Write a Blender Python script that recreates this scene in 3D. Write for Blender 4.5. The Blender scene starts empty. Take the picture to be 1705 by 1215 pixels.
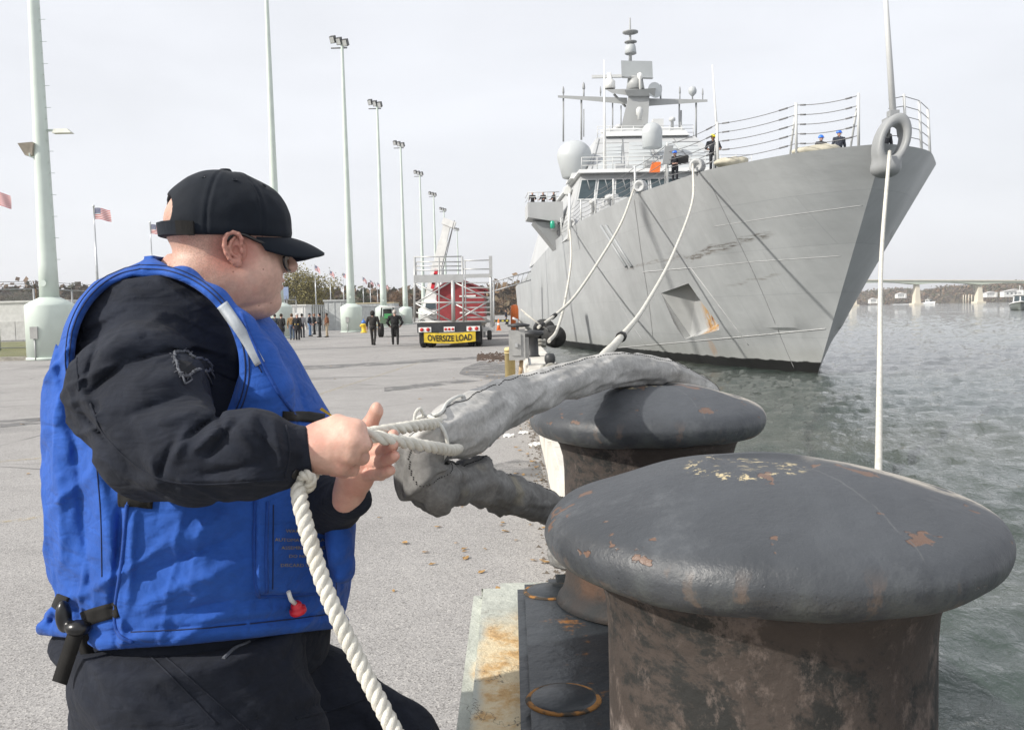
import bpy, bmesh, math, random
import numpy as np
import openvdb
from mathutils import Vector, Matrix, Euler
random.seed(7); RNG = np.random.default_rng(7)
scene = bpy.context.scene
COL = scene.collection
PI = math.pi

# ------------------------------------------------------------------ camera
IW, IH, FPX = 1705.0, 1215.0, 1500.0
CAM = np.array([0.0, 0.0, 1.57])
PIT, ROLL = math.atan((607.5 - 518.0) / FPX), 0.024
FW = np.array([0, math.cos(PIT), -math.sin(PIT)])
_R0 = np.array([1.0, 0, 0]); _U0 = np.cross(_R0, FW)
RT = _R0 * math.cos(ROLL) - _U0 * math.sin(ROLL)
UP = _U0 * math.cos(ROLL) + _R0 * math.sin(ROLL)
cam_d = bpy.data.cameras.new('camera'); cam = bpy.data.objects.new('camera', cam_d); COL.objects.link(cam)
cam_d.sensor_width = 36; cam_d.lens = FPX / IW * 36; cam_d.clip_start = 0.05; cam_d.clip_end = 12000
cam.matrix_world = Matrix(((RT[0], UP[0], -FW[0], CAM[0]), (RT[1], UP[1], -FW[1], CAM[1]), (RT[2], UP[2], -FW[2], CAM[2]), (0, 0, 0, 1)))
scene.camera = cam

# ------------------------------------------------------------------ sky, sun, exposure
SUN_EL, SUN_AZ = math.radians(33), math.radians(24)      # light travels towards +X and a little +Y
w = bpy.data.worlds.new('World'); scene.world = w; w.use_nodes = True
nt = w.node_tree; nt.nodes.clear()
sky = nt.nodes.new('ShaderNodeTexSky'); sky.sky_type = 'NISHITA'; sky.sun_disc = False
sky.sun_elevation = SUN_EL; sky.sun_rotation = -(PI / 2 + SUN_AZ); sky.dust_density = 4.0; sky.air_density = 1.0
mx = nt.nodes.new('ShaderNodeMix'); mx.data_type = 'RGBA'; mx.inputs[0].default_value = 0.86
mx.inputs[7].default_value = (8.55, 8.7, 9.1, 1)
bg = nt.nodes.new('ShaderNodeBackground'); bg.inputs[1].default_value = 0.1
wo = nt.nodes.new('ShaderNodeOutputWorld')
cn = nt.nodes.new('ShaderNodeTexNoise'); cn.inputs['Scale'].default_value = 2.2; cn.inputs['Detail'].default_value = 6; cn.inputs['Distortion'].default_value = .4
cm = nt.nodes.new('ShaderNodeMapping'); cm.inputs[3].default_value = (1, 1, 3.5); ctc = nt.nodes.new('ShaderNodeTexCoord')
nt.links.new(ctc.outputs['Generated'], cm.inputs[0]); nt.links.new(cm.outputs[0], cn.inputs['Vector'])
cr = nt.nodes.new('ShaderNodeMapRange'); cr.inputs[1].default_value = .35; cr.inputs[2].default_value = .7; cr.inputs[3].default_value = .95; cr.inputs[4].default_value = 1.07
nt.links.new(cn.outputs[0], cr.inputs[0]); vm = nt.nodes.new('ShaderNodeVectorMath'); vm.operation = 'SCALE'
nt.links.new(sky.outputs[0], mx.inputs[6]); nt.links.new(mx.outputs[2], vm.inputs[0]); nt.links.new(cr.outputs[0], vm.inputs[3]); nt.links.new(vm.outputs[0], bg.inputs[0])
nt.links.new(bg.outputs[0], wo.inputs[0])
sun_d = bpy.data.lights.new('sun', 'SUN'); sun_d.energy = 4.2; sun_d.angle = math.radians(1.2); sun_d.color = (1, 0.95, 0.87)
sun = bpy.data.objects.new('sun', sun_d); COL.objects.link(sun)
sun_dir = Vector((math.cos(SUN_EL) * math.cos(SUN_AZ), math.cos(SUN_EL) * math.sin(SUN_AZ), -math.sin(SUN_EL)))
sun.rotation_euler = sun_dir.to_track_quat('-Z', 'Y').to_euler()
scene.view_settings.view_transform = 'Standard'; scene.view_settings.look = 'None'
scene.view_settings.exposure = 0.22; scene.view_settings.gamma = 1.0
scene.render.engine = 'CYCLES'
scene.cycles.use_denoising = True
scene.cycles.max_bounces = 8; scene.cycles.transparent_max_bounces = 16

# ------------------------------------------------------------------ placing helpers (real distances)
def ray(x, y): return FW + RT * (x - 852.5) / FPX - UP * (y - 607.5) / FPX
def P(x, y, d):                      # the point seen at (x, y) that lies d metres along the quay
    r = ray(x, y); return CAM + r * (d / r[1])
def G(x, y, z=0.0):                  # the point seen at (x, y) on level z
    r = ray(x, y); return CAM + r * ((z - CAM[2]) / r[2])
def V(*a): return np.array(a, float)

# ------------------------------------------------------------------ objects
def tag(o, label=None, cat=None, group=None, kind=None):
    if label: o['label'] = label
    if cat: o['category'] = cat
    if group: o['group'] = group
    if kind: o['kind'] = kind
    return o
def empty(name, loc=(0, 0, 0), label=None, cat=None, group=None, rz=0.0):
    o = bpy.data.objects.new(name, None); COL.objects.link(o); o.location = loc; o.rotation_euler = (0, 0, rz)
    o.empty_display_size = 0.1
    return tag(o, label, cat, group)
def link_mesh(name, me, mat=None, parent=None, smooth=False):
    if mat is not None:
        for m in (mat if isinstance(mat, (list, tuple)) else [mat]): me.materials.append(m)
    o = bpy.data.objects.new(name, me); COL.objects.link(o)
    if smooth: me.polygons.foreach_set('use_smooth', [True] * len(me.polygons))
    if parent is not None:
        o.parent = parent
    return o
def wmat(o):
    M = Matrix.LocRotScale(o.location, o.rotation_euler, o.scale)
    return wmat(o.parent) @ o.matrix_parent_inverse @ M if o.parent else M
def world_child(o, parent):          # geometry given in world coordinates under a placed parent
    o.parent = parent
    M = wmat(parent)
    o.matrix_parent_inverse = M.inverted()
    return o
def copy_tree(o, parent=None):
    c = o.copy(); COL.objects.link(c); c.parent = parent
    if parent is not None: c.matrix_parent_inverse = o.matrix_parent_inverse.copy()
    for ch in list(o.children): copy_tree(ch, c)
    return c

class MB:
    """collects shapes, then builds ONE mesh object"""
    def __init__(s): s.v = []; s.f = []; s.sm = []; s.mi = []; s.m = 0
    def add(s, verts, faces, smooth=False):
        n = len(s.v); s.v += [tuple(float(c) for c in p) for p in verts]
        s.f += [tuple(i + n for i in f) for f in faces]; s.sm += [smooth] * len(faces); s.mi += [s.m] * len(faces)
        return s
    def box(s, lo, hi, rot=None, c=None):
        lo = V(*lo); hi = V(*hi)
        vs = [V(x, y, z) for z in (lo[2], hi[2]) for y in (lo[1], hi[1]) for x in (lo[0], hi[0])]
        if rot is not None:
            M = np.array(Euler(rot).to_matrix()); cc = (lo + hi) / 2 if c is None else V(*c)
            vs = [M @ (p - cc) + cc for p in vs]
        return s.add(vs, [(0, 2, 3, 1), (4, 5, 7, 6), (0, 1, 5, 4), (2, 6, 7, 3), (0, 4, 6, 2), (1, 3, 7, 5)])
    def hexa(s, b, t):               # four bottom and four top corners in the same turn
        return s.add(list(b) + list(t), [(3, 2, 1, 0), (4, 5, 6, 7), (0, 1, 5, 4), (1, 2, 6, 5), (2, 3, 7, 6), (3, 0, 4, 7)])
    def tube(s, pts, r, n=8, caps=True, closed=False):
        pts = [V(*p) for p in pts]; m = len(pts)
        rs = [r] * m if np.isscalar(r) else list(r)
        vs = []; prev = None
        for i, p in enumerate(pts):
            a = pts[max(i - 1, 0)] if not closed else pts[i - 1]
            b = pts[min(i + 1, m - 1)] if not closed else pts[(i + 1) % m]
            t = b - a; t = t / (np.linalg.norm(t) + 1e-12)
            if prev is None:
                ref = V(0, 0, 1) if abs(t[2]) < 0.9 else V(1, 0, 0)
                u = np.cross(t, ref)
            else: u = prev - t * (prev @ t)
            u /= np.linalg.norm(u) + 1e-12; prev = u; q = np.cross(t, u)
            for k in range(n):
                an = 2 * PI * k / n; vs.append(p + (u * math.cos(an) + q * math.sin(an)) * rs[i])
        fs = []
        for i in range(m if closed else m - 1):
            j = (i + 1) % m
            for k in range(n):
                l = (k + 1) % n; fs.append((i * n + k, i * n + l, j * n + l, j * n + k))
        s.add(vs, fs, True)
        if caps and not closed:
            n0 = len(s.v) - len(vs)
            s.f += [tuple(n0 + k for k in range(n))[::-1], tuple(n0 + (m - 1) * n + k for k in range(n))]
            s.sm += [False, False]; s.mi += [s.m] * 2
        return s
    def lathe(s, prof, c=(0, 0, 0), n=24, smooth=True, axis=None, wob=None):   # prof: (r, z) from bottom to top
        c = V(*c); vs = []
        if axis is None: A = np.eye(3)
        else:
            z = V(*axis); z /= np.linalg.norm(z); x = np.cross(z, V(0, 1, 0) if abs(z[1]) < .9 else V(1, 0, 0)); x /= np.linalg.norm(x)
            A = np.stack([x, np.cross(z, x), z], 1)
        for r, z in prof:
            for k in range(n):
                a = 2 * PI * k / n; vs.append(c + A @ V(r * math.cos(a), r * math.sin(a), z))
        fs = []
        for i in range(len(prof) - 1):
            for k in range(n):
                l = (k + 1) % n; fs.append((i * n + k, i * n + l, (i + 1) * n + l, (i + 1) * n + k))
        s.add(vs, fs, smooth)
        n0 = len(s.v) - len(vs)
        if prof[0][0] > 1e-5: s.f.append(tuple(n0 + k for k in range(n))[::-1]); s.sm.append(False); s.mi.append(s.m)
        if prof[-1][0] > 1e-5: s.f.append(tuple(n0 + (len(prof) - 1) * n + k for k in range(n))); s.sm.append(False); s.mi.append(s.m)
        return s
    def prism(s, poly, d):           # closed polygon (3-D points) pushed along d
        n = len(poly); d = V(*d); vs = [V(*p) for p in poly] + [V(*p) + d for p in poly]
        fs = [tuple(range(n))[::-1], tuple(range(n, 2 * n))] + [(i, (i + 1) % n, (i + 1) % n + n, i + n) for i in range(n)]
        return s.add(vs, fs)
    def build(s, name, mat=None, parent=None, world=False, fix=True):
        me = bpy.data.meshes.new(name); me.from_pydata(s.v, [], s.f)
        me.polygons.foreach_set('use_smooth', s.sm); me.polygons.foreach_set('material_index', s.mi)
        if fix:
            bm = bmesh.new(); bm.from_mesh(me); bmesh.ops.recalc_face_normals(bm, faces=bm.faces); bm.to_mesh(me); bm.free()
        me.update()
        o = link_mesh(name, me, mat)
        if parent is not None:
            world_child(o, parent) if world else setattr(o, 'parent', parent)
        return o

def spline(pts, n):                  # Catmull-Rom through the points
    p = np.array(pts, float); p = np.vstack([2 * p[0] - p[1], p, 2 * p[-1] - p[-2]]); out = []
    segs = len(p) - 3
    for i in range(n):
        u = i / (n - 1) * segs; k = min(int(u), segs - 1); t = u - k
        a, b, c, d = p[k:k + 4]
        out.append(0.5 * (2 * b + (c - a) * t + (2 * a - 5 * b + 4 * c - d) * t * t + (3 * b - a - 3 * c + d) * t ** 3))
    return np.array(out)

def rope(name, pts, r, pitch, mat, parent=None, n=7, step=None, core=0.52, strands=3):
    """laid rope: strands wound round the path"""
    p = np.array(pts); L = np.r_[0, np.cumsum(np.linalg.norm(np.diff(p, axis=0), axis=1))]
    step = step or pitch / 10; m = max(8, int(L[-1] / step)); t = np.linspace(0, L[-1], m)
    q = np.stack([np.interp(t, L, p[:, k]) for k in range(3)], 1)
    T = np.gradient(q, axis=0); T /= np.linalg.norm(T, axis=1)[:, None]
    u = np.cross(T[0], V(0.3, 1, .2)); u /= np.linalg.norm(u); fr = []
    for i in range(m):
        u = u - T[i] * (u @ T[i]); u /= np.linalg.norm(u); fr.append((u.copy(), np.cross(T[i], u)))
    b = MB()
    for k in range(strands):
        ph = 2 * PI * k / strands; path = []
        for i in range(m):
            a = ph + 2 * PI * t[i] / pitch
            path.append(q[i] + (fr[i][0] * math.cos(a) + fr[i][1] * math.sin(a)) * r * core)
        b.tube(path, r * 0.56, n)
    return b.build(name, mat, parent, world=parent is not None, fix=False)

# ------------------------------------------------------------------ smooth solid modelling
def smin(a, b, k): 
    h = np.clip(0.5 + 0.5 * (b - a) / k, 0, 1); return b * (1 - h) + a * h - k * h * (1 - h)
def smax(a, b, k): return -smin(-a, -b, k)
def s_ell(p, c, r, M=None):
    x, y, z = p[0] - c[0], p[1] - c[1], p[2] - c[2]
    if M is not None: x, y, z = (M[0][i] * x + M[1][i] * y + M[2][i] * z for i in range(3))
    k0 = np.sqrt((x / r[0]) ** 2 + (y / r[1]) ** 2 + (z / r[2]) ** 2)
    k1 = np.sqrt((x / r[0] ** 2) ** 2 + (y / r[1] ** 2) ** 2 + (z / r[2] ** 2) ** 2) + 1e-9
    return k0 * (k0 - 1) / k1
def s_cap(p, a, b, ra, rb):
    ba = [b[i] - a[i] for i in range(3)]; d2 = sum(c * c for c in ba) + 1e-12
    h = np.clip(((p[0] - a[0]) * ba[0] + (p[1] - a[1]) * ba[1] + (p[2] - a[2]) * ba[2]) / d2, 0, 1)
    return np.sqrt((p[0] - a[0] - h * ba[0]) ** 2 + (p[1] - a[1] - h * ba[1]) ** 2 + (p[2] - a[2] - h * ba[2]) ** 2) - (ra + (rb - ra) * h)
def s_chain(p, pts, rs, k=0.006):
    d = None
    for i in range(len(pts) - 1):
        e = s_cap(p, pts[i], pts[i + 1], rs[i], rs[i + 1]); d = e if d is None else smin(d, e, k)
    return d
def sdf_arrays(fn, lo, hi, vox):
    lo = V(*lo); hi = V(*hi); n = np.ceil((hi - lo) / vox).astype(int) + 1
    ax = [(lo[i] + vox * np.arange(n[i])).astype(np.float32) for i in range(3)]
    g = np.meshgrid(*ax, indexing='ij')
    d = np.asarray(fn(g), np.float32)
    d = np.clip(d / vox, -4, 4)
    gr = openvdb.FloatGrid(); gr.background = 4.0; gr.copyFromArray(np.ascontiguousarray(d))
    v, q = gr.convertToQuads(0.0)
    return v.astype(float) * vox + lo, q[:, ::-1].astype(int)
def mesh_np(name, v, q):
    me = bpy.data.meshes.new(name); me.vertices.add(len(v)); me.vertices.foreach_set('co', np.ascontiguousarray(v, np.float32).ravel())
    me.loops.add(q.size); me.loops.foreach_set('vertex_index', np.ascontiguousarray(q, np.int32).ravel())
    me.polygons.add(len(q)); me.polygons.foreach_set('loop_start', np.arange(len(q), dtype=np.int32) * q.shape[1])
    me.update(calc_edges=True); me.validate(); return me
def largest(v, q):                   # drop stray islands
    lab = np.arange(len(v)); e = np.vstack([q[:, [0, 1]], q[:, [1, 2]], q[:, [2, 3]], q[:, [3, 0]]])
    for _ in range(400):
        old = lab.copy(); m_ = np.minimum(lab[e[:, 0]], lab[e[:, 1]])
        np.minimum.at(lab, e[:, 0], m_); np.minimum.at(lab, e[:, 1], m_); lab = lab[lab]; lab = lab[lab]
        if (lab == old).all(): break
    ids, cnt = np.unique(lab, return_counts=True); k = lab == ids[np.argmax(cnt)]; new = np.cumsum(k) - 1; qq = q[k[q[:, 0]]]
    return v[k], new[qq]
def sdf(name, fn, lo, hi, vox, mat=None, parent=None, world=True, keep=False):
    v, q = sdf_arrays(fn, lo, hi, vox)
    if keep: v, q = largest(v, q)
    me = mesh_np(name, v, q)
    o = link_mesh(name, me, mat, None, True)
    if parent is not None:
        world_child(o, parent) if world else setattr(o, 'parent', parent)
    return o
def vnoise(p, s, seed=0):            # smooth value noise on arrays
    r = np.random.default_rng(seed); T = r.random(4096).astype(np.float32) * 2 - 1
    x, y, z = p[0] / s, p[1] / s, p[2] / s
    xi, yi, zi = np.floor(x).astype(np.int64), np.floor(y).astype(np.int64), np.floor(z).astype(np.int64)
    fx, fy, fz = x - xi, y - yi, z - zi
    fx, fy, fz = (t * t * (3 - 2 * t) for t in (fx, fy, fz))
    def h(a, b, c): return T[(a * 73856093 ^ b * 19349663 ^ c * 83492791) & 4095]
    o = 0
    for i in (0, 1):
        for j in (0, 1):
            for k in (0, 1):
                o = o + h(xi + i, yi + j, zi + k) * (fx if i else 1 - fx) * (fy if j else 1 - fy) * (fz if k else 1 - fz)
    return o

# ------------------------------------------------------------------ materials
def _n(nt, t, **kw):
    n = nt.nodes.new(t)
    for k, v in kw.items(): setattr(n, k, v)
    return n
class Mat:
    """a principled material with procedural colour mixing and relief"""
    def __init__(s, name, col, rough=0.6, metal=0.0, spec=0.5, coord='Object'):
        s.m = bpy.data.materials.new(name); s.m.use_nodes = True; s.nt = s.m.node_tree
        s.b = s.nt.nodes['Principled BSDF']; s.b.inputs['Roughness'].default_value = rough; s.b.inputs['Metallic'].default_value = metal
        s.b.inputs['Specular IOR Level'].default_value = spec
        s.tc = _n(s.nt, 'ShaderNodeTexCoord'); s.co = s.tc.outputs[coord]
        rgb = _n(s.nt, 'ShaderNodeRGB'); rgb.outputs[0].default_value = (*col, 1); s.c = rgb.outputs[0]; s.h = None
        s.L(s.c, s.b.inputs['Base Color'])
    def L(s, a, b): s.nt.links.new(a, b)
    def map(s, scale=(1, 1, 1), rot=(0, 0, 0), loc=(0, 0, 0)):
        m = _n(s.nt, 'ShaderNodeMapping'); m.inputs[1].default_value = loc; m.inputs[2].default_value = rot; m.inputs[3].default_value = scale
        s.L(s.co, m.inputs[0]); return m.outputs[0]
    def noise(s, scale, detail=4, rough=0.55, co=None, dist=0.0):
        n = _n(s.nt, 'ShaderNodeTexNoise'); n.inputs['Scale'].default_value = scale; n.inputs['Detail'].default_value = detail
        n.inputs['Roughness'].default_value = rough; n.inputs['Distortion'].default_value = dist
        s.L(co if co is not None else s.co, n.inputs['Vector']); return n.outputs[0]
    def voro(s, scale, feature='F1', co=None, out=0):
        n = _n(s.nt, 'ShaderNodeTexVoronoi', feature=feature); n.inputs['Scale'].default_value = scale
        s.L(co if co is not None else s.co, n.inputs['Vector']); return n.outputs[out]
    def ramp(s, fac, a, b, lo=0.0, hi=1.0):
        n = _n(s.nt, 'ShaderNodeMapRange'); n.interpolation_type = 'SMOOTHSTEP'
        n.inputs[1].default_value = a; n.inputs[2].default_value = b; n.inputs[3].default_value = lo; n.inputs[4].default_value = hi
        s.L(fac, n.inputs[0]); return n.outputs[0]
    def math(s, op, a, b=0.0):
        n = _n(s.nt, 'ShaderNodeMath', operation=op)
        for i, x in enumerate((a, b)):
            if isinstance(x, (int, float)): n.inputs[i].default_value = x
            else: s.L(x, n.inputs[i])
        return n.outputs[0]
    def sep(s, co=None):
        n = _n(s.nt, 'ShaderNodeSeparateXYZ'); s.L(co if co is not None else s.co, n.inputs[0]); return n.outputs
    def mix(s, col, fac, mode='MIX'):
        n = _n(s.nt, 'ShaderNodeMix', data_type='RGBA', blend_type=mode)
        if isinstance(fac, (int, float)): n.inputs[0].default_value = fac
        else: s.L(fac, n.inputs[0])
        s.L(s.c, n.inputs[6])
        if isinstance(col, tuple): n.inputs[7].default_value = (*col, 1)
        else: s.L(col, n.inputs[7])
        s.c = n.outputs[2]; s.L(s.c, s.b.inputs['Base Color']); return s
    def bump(s, fac, strength=0.3, dist=0.01):
        n = _n(s.nt, 'ShaderNodeBump'); n.inputs['Strength'].default_value = strength; n.inputs['Distance'].default_value = dist
        s.L(fac, n.inputs['Height'])
        if s.h is not None: s.L(s.h, n.inputs['Normal'])
        s.h = n.outputs[0]; s.L(s.h, s.b.inputs['Normal']); return s
    def rough(s, fac): s.L(fac, s.b.inputs['Roughness']); return s
    def vary(s, scale, dark=0.8, light=1.15, detail=5, co=None):   # gentle uneven tone
        n = s.noise(scale, detail, 0.6, co); f = s.ramp(n, 0.3, 0.7, dark, light)
        c = _n(s.nt, 'ShaderNodeCombineColor'); [s.L(f, c.inputs[i]) for i in range(3)]
        return s.mix(c.outputs[0], 1.0, 'MULTIPLY')
def simple(name, col, rough=0.6, metal=0.0, var=0.12, scale=3.0, bump=0.0, bscale=60.0):
    m = Mat(name, col, rough, metal)
    if var: m.vary(scale, 1 - var, 1 + var)
    if bump: m.bump(m.noise(bscale, 3), bump, 0.01)
    return m.m
# ================================================================== setting
WATER_Z = -1.7
# ---- asphalt apron
m = Mat('asphalt', (0.31, 0.30, 0.292), 0.9, spec=0.25)
m.vary(0.35, 0.90, 1.08, 6); m.vary(2.2, 0.95, 1.05, 5)
tar = m.ramp(m.noise(0.16, 6, 0.6, m.map((0.6, 1.9, 1)), 0.6), 0.57, 0.66)
m.mix((0.14, 0.14, 0.14), m.math('MULTIPLY', tar, 0.6))
st2 = m.ramp(m.noise(0.9, 7, 0.65, m.map((.35, 1.4, 1), loc=(4, 2, 0)), 1.2), 0.56, 0.68)
m.mix((0.17, 0.165, 0.16), m.math('MULTIPLY', st2, 0.45))
sp = m.voro(135, 'F1', out=1); sv = _n(m.nt, 'ShaderNodeSeparateColor'); m.L(sp, sv.inputs[0])
m.mix((0.09, 0.085, 0.08), m.ramp(sv.outputs[0], 0.66, 0.9, 0, 0.55))
m.mix((0.55, 0.53, 0.50), m.ramp(sv.outputs[1], 0.72, 0.95, 0, 0.5))
ck = m.voro(0.22, 'DISTANCE_TO_EDGE', m.map((1, 0.8, 1)))
ckm = m.math('MULTIPLY', m.ramp(ck, 0.0, 0.006, 1, 0), m.ramp(m.noise(0.25, 3), 0.5, 0.62))
m.mix((0.08, 0.08, 0.08), m.math('MULTIPLY', ckm, 0.8))
m.bump(m.voro(135), 0.35, 0.005)
M_ASPH = m.m
b = MB(); b.add([(-1500, -30, 0), (0.98, -30, 0), (0.98, 260, 0), (-60, 3000, 0), (-1500, 3000, 0)], [(0, 1, 2, 3, 4)])
tag(b.build('ground', M_ASPH), kind='structure')

# worn yellow parking lines
m = Mat('worn_yellow_paint', (0.50, 0.42, 0.26), 0.85)
nz = m.ramp(m.noise(14, 6, 0.7), 0.42, 0.62)
tr = _n(m.nt, 'ShaderNodeBsdfTransparent'); ms = _n(m.nt, 'ShaderNodeMixShader')
m.L(m.math('MULTIPLY', nz, 0.45), ms.inputs[0]); m.L(tr.outputs[0], ms.inputs[1]); m.L(m.b.outputs[0], ms.inputs[2])
m.L(ms.outputs[0], m.nt.nodes['Material Output'].inputs[0]); M_YLINE = m.m
for (a, c) in (((-60, 876), (330, 832)), ((330, 735), (760, 716)), ((-40, 772), (200, 752)), ((520, 660), (700, 603))):
    p, q = G(*a), G(*c); d = q - p; d /= np.linalg.norm(d); n = V(-d[1], d[0], 0) * 0.055
    o = MB().add([p - n + V(0, 0, .004), q - n + V(0, 0, .004), q + n + V(0, 0, .004), p + n + V(0, 0, .004)], [(0, 1, 2, 3)]).build('painted_line', M_YLINE)
    tag(o, kind='structure')

# ---- lawn beyond the kerb on the left
mg = Mat('lawn_grass', (0.16, 0.17, 0.06), 0.95); mg.vary(0.5, 0.75, 1.2, 6); mg.mix((0.26, 0.22, 0.11), mg.ramp(mg.noise(0.9, 5), 0.45, 0.7, 0, 0.7)); mg.bump(mg.noise(30, 4), 0.6, 0.05)
M_GRASS = mg.m
b = MB()
b.add([(-900, 38.0, .03), (-18.2, 38.0, .03), (-18.6, 75, .03), (-900, 75, .03)], [(0, 1, 2, 3)])
tag(b.build('lawn', M_GRASS), kind='structure')
m = Mat('kerb_concrete', (0.36, 0.34, 0.30), 0.9); m.vary(4, .75, 1.15); m.mix((0.12, 0.11, 0.09), m.ramp(m.noise(2.2, 6), .5, .75, 0, .6)); m.bump(m.noise(40, 4), .4, .01); M_KERB = m.m
b = MB(); b.box((-90, 37.6, -.05), (-18.0, 38.0, .16)); b.box((-18.4, 38.0, -.05), (-18.0, 75, .16))
tag(b.build('lawn_kerb', M_KERB), kind='structure')

# ---- quay wall and the pale kerb along its edge
m = Mat('quay_concrete', (0.62, 0.59, 0.53), 0.88)
m.vary(1.6, .82, 1.1, 6); m.mix((0.30, 0.27, 0.23), m.ramp(m.noise(1.1, 7, .65), .52, .72, 0, .75)); m.mix((0.30, 0.17, 0.08), m.ramp(m.noise(2.7, 5), .66, .78, 0, .6)); m.bump(m.noise(30, 5), .35, .02)
M_QUAY = m.m
b = MB(); b.box((0.55, -30, -6), (0.985, 262, -0.004)); tag(b.build('quay_wall', M_QUAY), kind='structure')
kr = empty('quay_kerb'); tag(kr, kind='structure')
me = None
for i in range(40):
    y0 = 3.25 + i * 5.0
    if me is None:
        bm = bmesh.new(); bmesh.ops.create_cube(bm, size=1.0)
        for v in bm.verts: v.co = Vector((0.31 + (v.co.x + .5) * 0.70, (v.co.y + .5) * 4.97, (v.co.z + .5) * 0.40))
        bmesh.ops.bevel(bm, geom=bm.edges[:] , offset=0.035, segments=2, affect='EDGES')
        me = bpy.data.meshes.new('kerb_block'); bm.to_mesh(me); bm.free(); me.materials.append(M_QUAY)
    o = bpy.data.objects.new('kerb_block', me); COL.objects.link(o); o.parent = kr; o.location = (random.uniform(-.006, .006), y0, -.002 + random.uniform(-.004, .004))

# ---- water
def wave_h(x, y):
    r = np.random.default_rng(3); h = np.zeros_like(x)
    for i in range(46):
        lam = 0.28 * (4.2 / .28) ** (i / 45); th = r.normal(-1.9, 0.55); k = 2 * PI / lam
        ph = r.random() * 7; A = 0.0066 * lam ** 0.85
        s = np.sin(k * (x * math.cos(th) + y * math.sin(th)) + ph)
        h += A * (1 - np.abs(s)) * 1.5 + A * s * .4
    return h - h.mean()
m = Mat('river_water', (0.034, 0.050, 0.044), 0.03, spec=0.5, coord='Object')
m.b.inputs['IOR'].default_value = 1.48
m.mix((0.055, 0.065, 0.050), m.ramp(m.noise(0.05, 3), .4, .6))
m.bump(m.noise(2.2, 4, .6, m.map((1, .75, 1)), .5), 0.7, 0.11); m.bump(m.noise(9, 4, .65, m.map((1, .7, 1)), .4), 0.85, 0.04)
M_WATER = m.m
ys = [-6.0]
while ys[-1] < 260: ys.append(ys[-1] + max(0.10, 0.008 * abs(ys[-1]) ** 1.12 + .05))
ys = np.array(ys + [600, 1500, 6000.]); us = np.linspace(0, 1, 330)
vs = []
for y in ys:
    w_ = max(10.0, y * 0.75 + 8)
    if y > 262: vs.append(np.stack([-5200 + us * (5200 + 5200), np.full_like(us, y)], 1))
    else: vs.append(np.stack([0.9 + us * w_, np.full_like(us, y)], 1))
g = np.array(vs); hh = wave_h(g[..., 0], g[..., 1])
amp = np.clip(1.2 - g[..., 1] / 260, 0, 1); hh *= np.clip(amp, 0, 1)
vv = np.dstack([g, WATER_Z + hh]).reshape(-1, 3); nc = len(us); nr = len(ys)
idx = np.arange(nr * nc).reshape(nr, nc)
q = np.stack([idx[:-1, :-1], idx[:-1, 1:], idx[1:, 1:], idx[1:, :-1]], -1).reshape(-1, 4)
tag(link_mesh('water', mesh_np('water', vv, q), M_WATER, None, True), kind='structure')
b = MB(); 
b.add([(y0, a, z) for (y0, a, z) in ((100, -40, WATER_Z - .3), (6000, -40, WATER_Z - .3), (6000, 1500, WATER_Z - .3), (100, 1500, WATER_Z - .3))], [(0, 1, 2, 3)])
tag(b.build('water_far_side', M_WATER), kind='structure')
# ================================================================== the warship
TH = math.radians(2.5); BOW = V(14.75, 35.6, 0)
AFT = V(-math.sin(TH), math.cos(TH), 0); STB = V(-math.cos(TH), -math.sin(TH), 0)
ship = empty('warship', (BOW[0], BOW[1], WATER_Z), 'large grey warship with a tall mast moored bow first along the quay', 'warship')
def SW(s, bb, z): return BOW + AFT * s + STB * bb + V(0, 0, z)      # aft, to starboard, up
ZD = 7.75
DKX = [0, .5, 2, 6.3, 15.4, 31.7, 45, 60, 118]; DKB = [0, 1.25, 2.9, 5.4, 7.1, 8.25, 8.7, 8.75, 8.75]
WLX = [0, 1.5, 6.9, 20, 41, 52, 112]; WLB = [0, .62, 2.6, 5.3, 7.9, 8.3, 8.3]
def b_dk(u): return float(np.interp(u, DKX, DKB))
# smoother curves
_uu = np.r_[np.linspace(0, 3, 13) , np.linspace(3.6, 20, 28), np.linspace(22, 118, 40)]
def _smooth(xs, ys, it=3):
    fine = np.linspace(0, 120, 2401); w_ = np.interp(fine, xs, ys)
    for _ in range(90 * it): w_[1:-1] = .25 * w_[:-2] + .5 * w_[1:-1] + .25 * w_[2:]
    v = np.interp(_uu, fine, w_)
    v[0] = 0; return v
_bd, _bw = _smooth(DKX, DKB, 3), _smooth(WLX, WLB, 6)
def bdk(s): return float(np.interp(s, _uu, _bd))
def sheer(s): return float(np.interp(s, [0, 12, 30, 50, 70, 82, 118], [ZD, 7.85, 8.0, 7.6, 7.0, 6.2, 5.6]))
def stem(z): return 6.9 * (ZD - z) / (ZD - WATER_Z)
HL = [-.14, -.02, .06, .14, .215, .23, .3, .38, .46, .54, .62, .70, .78, .86, .94, 1.0]
def hullpt(iu, h, side):
    u = _uu[iu]; zt = sheer(u * .97); zz = WATER_Z + h * (zt - WATER_Z)
    hc = max(h, 0)
    # chine runs down from the stem
    zc = np.interp(u, [0, 30], [.45, -1.75])
    f = hc ** 1.12
    bb = _bw[iu] * (1 - f) + _bd[iu] * f
    if h < 0: bb *= 1 + h * 1.2
    kn = 0.16 * min(1, u / 2.0)
    bb += kn * float(np.clip((zz - zc) / .22, 0, 1)) - kn * f
    s = stem(zz) * (1 if u < 60 else max(0, (118 - u) / 58)) + u * (1 - stem(zz) / 140)
    return SW(s, side * bb, zz), s
vs, fs, uvs = [], [], []
nu, nh = len(_uu), len(HL)
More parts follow.
